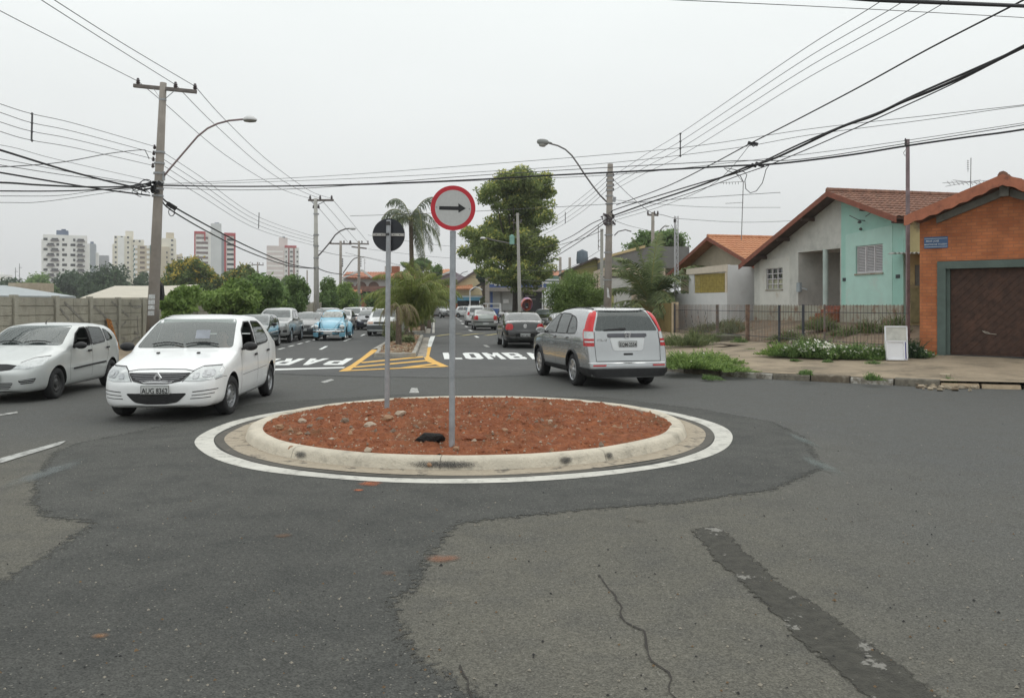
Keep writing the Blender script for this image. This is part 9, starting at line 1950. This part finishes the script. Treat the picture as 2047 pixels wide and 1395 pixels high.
# ---- people in the cars
SKIN = M('skin',(.42,.24,.17), rough=.6, var=.08, scale=6)
def seated(name, car, loc, label, shirt, hair, scale=1., arms='wheel', turn=0.):
    """upper body behind the wheel, facing the car's nose; one skinned surface"""
    V = [(0,0,0),(0,0,.22),(-.03,0,.42),(-.03,0,.50),(-.015,0,.585),(.0,0,.66),(.0,0,.74)]; Rr = [.15,.15,.145,.058,.075,.088,.07]; E = [(0,1),(1,2),(2,3),(3,4),(4,5),(5,6)]
    for sg in (1,-1):
        n = len(V); sh = (-.03, sg * .18,.40)
        if arms == 'wheel' : el, wr, hd = (.13, sg * .25,.16),(.33, sg * .15,.24),(.40, sg * .13,.27)
        else: el, wr, hd = (.06, sg * .26,.14),(.20, sg * .22,.02),(.28, sg * .18,.0)
        V += [sh, el, wr, hd]; Rr += [.068,.046,.030,.028]; E += [(2, n),(n, n + 1),(n + 1, n + 2),(n + 2, n + 3)]
        for f in range(4):     # four fingers and a thumb
            m = len(V); d = Vector((.5,-sg * .2 * 0,.25)) ; fy = (f - 1.5) * .019; V += [(hd[0] + .035, hd[1] + fy, hd[2] + .02),(hd[0] + .065, hd[1] + fy, hd[2] - .0),(hd[0] + .06, hd[1] + fy, hd[2] - .03)]; Rr += [.0095,.009,.008]; E += [(n + 3, m),(m, m + 1),(m + 1, m + 2)]
        m = len(V); V += [(hd[0] + .02, hd[1] - sg * .035, hd[2] + .02),(hd[0] + .045, hd[1] - sg * .045, hd[2] + .01)]; Rr += [.011,.009]; E += [(n + 3, m),(m, m + 1)]
    n = len(V); V += [(.22,.09,-.02),(.45,.10,-.03),(.22,-.09,-.02),(.45,-.10,-.03)]; Rr += [.085,.07,.085,.07]; E += [(0, n),(n, n + 1),(0, n + 2),(n + 2, n + 3)]
    me = bpy.data.meshes.new(name); me.from_pydata(V, E,[]); o = _tmp(me, name); md = o.modifiers.new('s', 'SKIN'); sk = me.skin_vertices[0].data
    for i, r in enumerate(Rr): sk[i].radius = (r * (1.22 if i in (1,2) else 1), r)
    sk[0].use_root = True; md2 = o.modifiers.new('u', 'SUBSURF'); md2.levels = 2; bm_ = evaluated(o); bpy.data.objects.remove(o)
    bm_.materials.clear(); bm_.materials.append(SKIN); bm_.materials.append(shirt)
    for p in bm_.polygons:
        c = p.center; p.material_index = 1 if (c.z < .465 and not (c.x > .14 and abs(c.y) > .06 and c.z > .1)) else 0
        p.use_smooth = True
    for v in bm_.vertices:       # a face: nose, brow, chin
        c = v.co
        if c.z > .55:
            if c.x > .05: c.x += .022 * math.exp(-((c.y) ** 2 + (c.z - .645) ** 2) / .0006) + .008 * math.exp(-((c.y) ** 2 / .003 + (c.z - .685) ** 2 / .0002)) + .010 * math.exp(-((c.y) ** 2 / .001 + (c.z - .585) ** 2 / .0004))
    o = link(name, bm_, None, None); tag(o, label, 'person'); o.matrix_world = car.matrix_world if False else Matrix()
    M_ = Matrix.Translation(car.location) @ Matrix.Rotation(car.rotation_euler.z,4, 'Z') @ Matrix.Scale(car.scale.x,4); w = M_ @ Vector(loc); o.location = w; o.rotation_euler = (0,0, car.rotation_euler.z + turn); o.scale = (scale * car.scale.x,) * 3
    bm = bmesh.new(); bmesh.ops.create_icosphere(bm, subdivisions=3, radius=1)
    for v in list(bm.verts):
        if v.co.x > .35 and v.co.z < .55 or v.co.z < -.55: bm.verts.remove(v)
    for v in bm.verts: v.co = Vector((v.co.x * .105 - .012, v.co.y * .092, v.co.z * .10 + .685))
    hm = bpy.data.meshes.new('hair'); bm.to_mesh(hm); bm.free(); hm.polygons.foreach_set('use_smooth',[True] * len(hm.polygons)); link('hair', hm, hair, o)
    mb = MB()
    for sg in (1,-1): mb.lathe([(0,.01),(.011,.006),(.012,0)], c=(.088, sg * .033,.662), axis='x', n=8)
    mb.build('eyes', M('eye_dark',(.03,.02,.02)), o); mb = MB(); mb.box((.093,0,.607),(.008,.042,.008)); mb.build('mouth', M('lips',(.30,.10,.09)), o)
    mb = MB()
    for sg in (1,-1): mb.lathe([(0,.012),(.022,.008),(.028,0)], c=(-.002, sg * .088,.645), axis='y', n=10)
    mb.build('ears', SKIN, o); return o
HB = M('hair_black',(.015,.012,.01), rough=.6); HG = M('hair_brown',(.07,.04,.025), rough=.6)
seated('person', logan,(.12,.36,.50), 'driver in a pale blue shirt holding the wheel of the white saloon', M('shirt_pale',(.42,.50,.58)), HB)
seated('person', logan,(.12,-.36,.50), 'front passenger in a white shirt in the white saloon', M('shirt_white',(.6,.6,.58)), HG, arms='lap')
seated('person', fie,(.07,.36,.47), 'driver in a grey shirt at the open window of the pale silver hatchback', M('shirt_grey',(.30,.30,.32)), HB, turn=.9)
seated('person', crv,(-.07,.36,.66), 'driver in a dark shirt in the silver sport utility', M('shirt_dark',(.06,.07,.09)), HB)
mb = MB(); mb.box((0,0,0),(.004,.22,.15), rot=Matrix.Rotation(-.5,3, 'Y')); o = mb.build('paper_sheet', M('paper_lilac',(.34,.36,.40)), logan); o.location = (.80,.25,1.22)
# ---- the air between here and the towers
mb = MB(); mb.box((0,345,39),(1000,720,80)); hz = mb.build('haze', None, kind='stuff', label='thin pale haze filling the air toward the distant towers', cat='haze')
hm = bpy.data.materials.new('haze_air'); hm.use_nodes = True; t = hm.node_tree; t.nodes.remove(t.nodes['Principled BSDF']); v = nn(t, 'ShaderNodeVolumePrincipled'); v.inputs['Color'].default_value = (.95,.97,.98,1); v.inputs['Density'].default_value = .00042; v.inputs['Anisotropy'].default_value = .2
t.links.new(v.outputs[0], t.nodes['Material Output'].inputs['Volume']); hz.data.materials.append(hm)
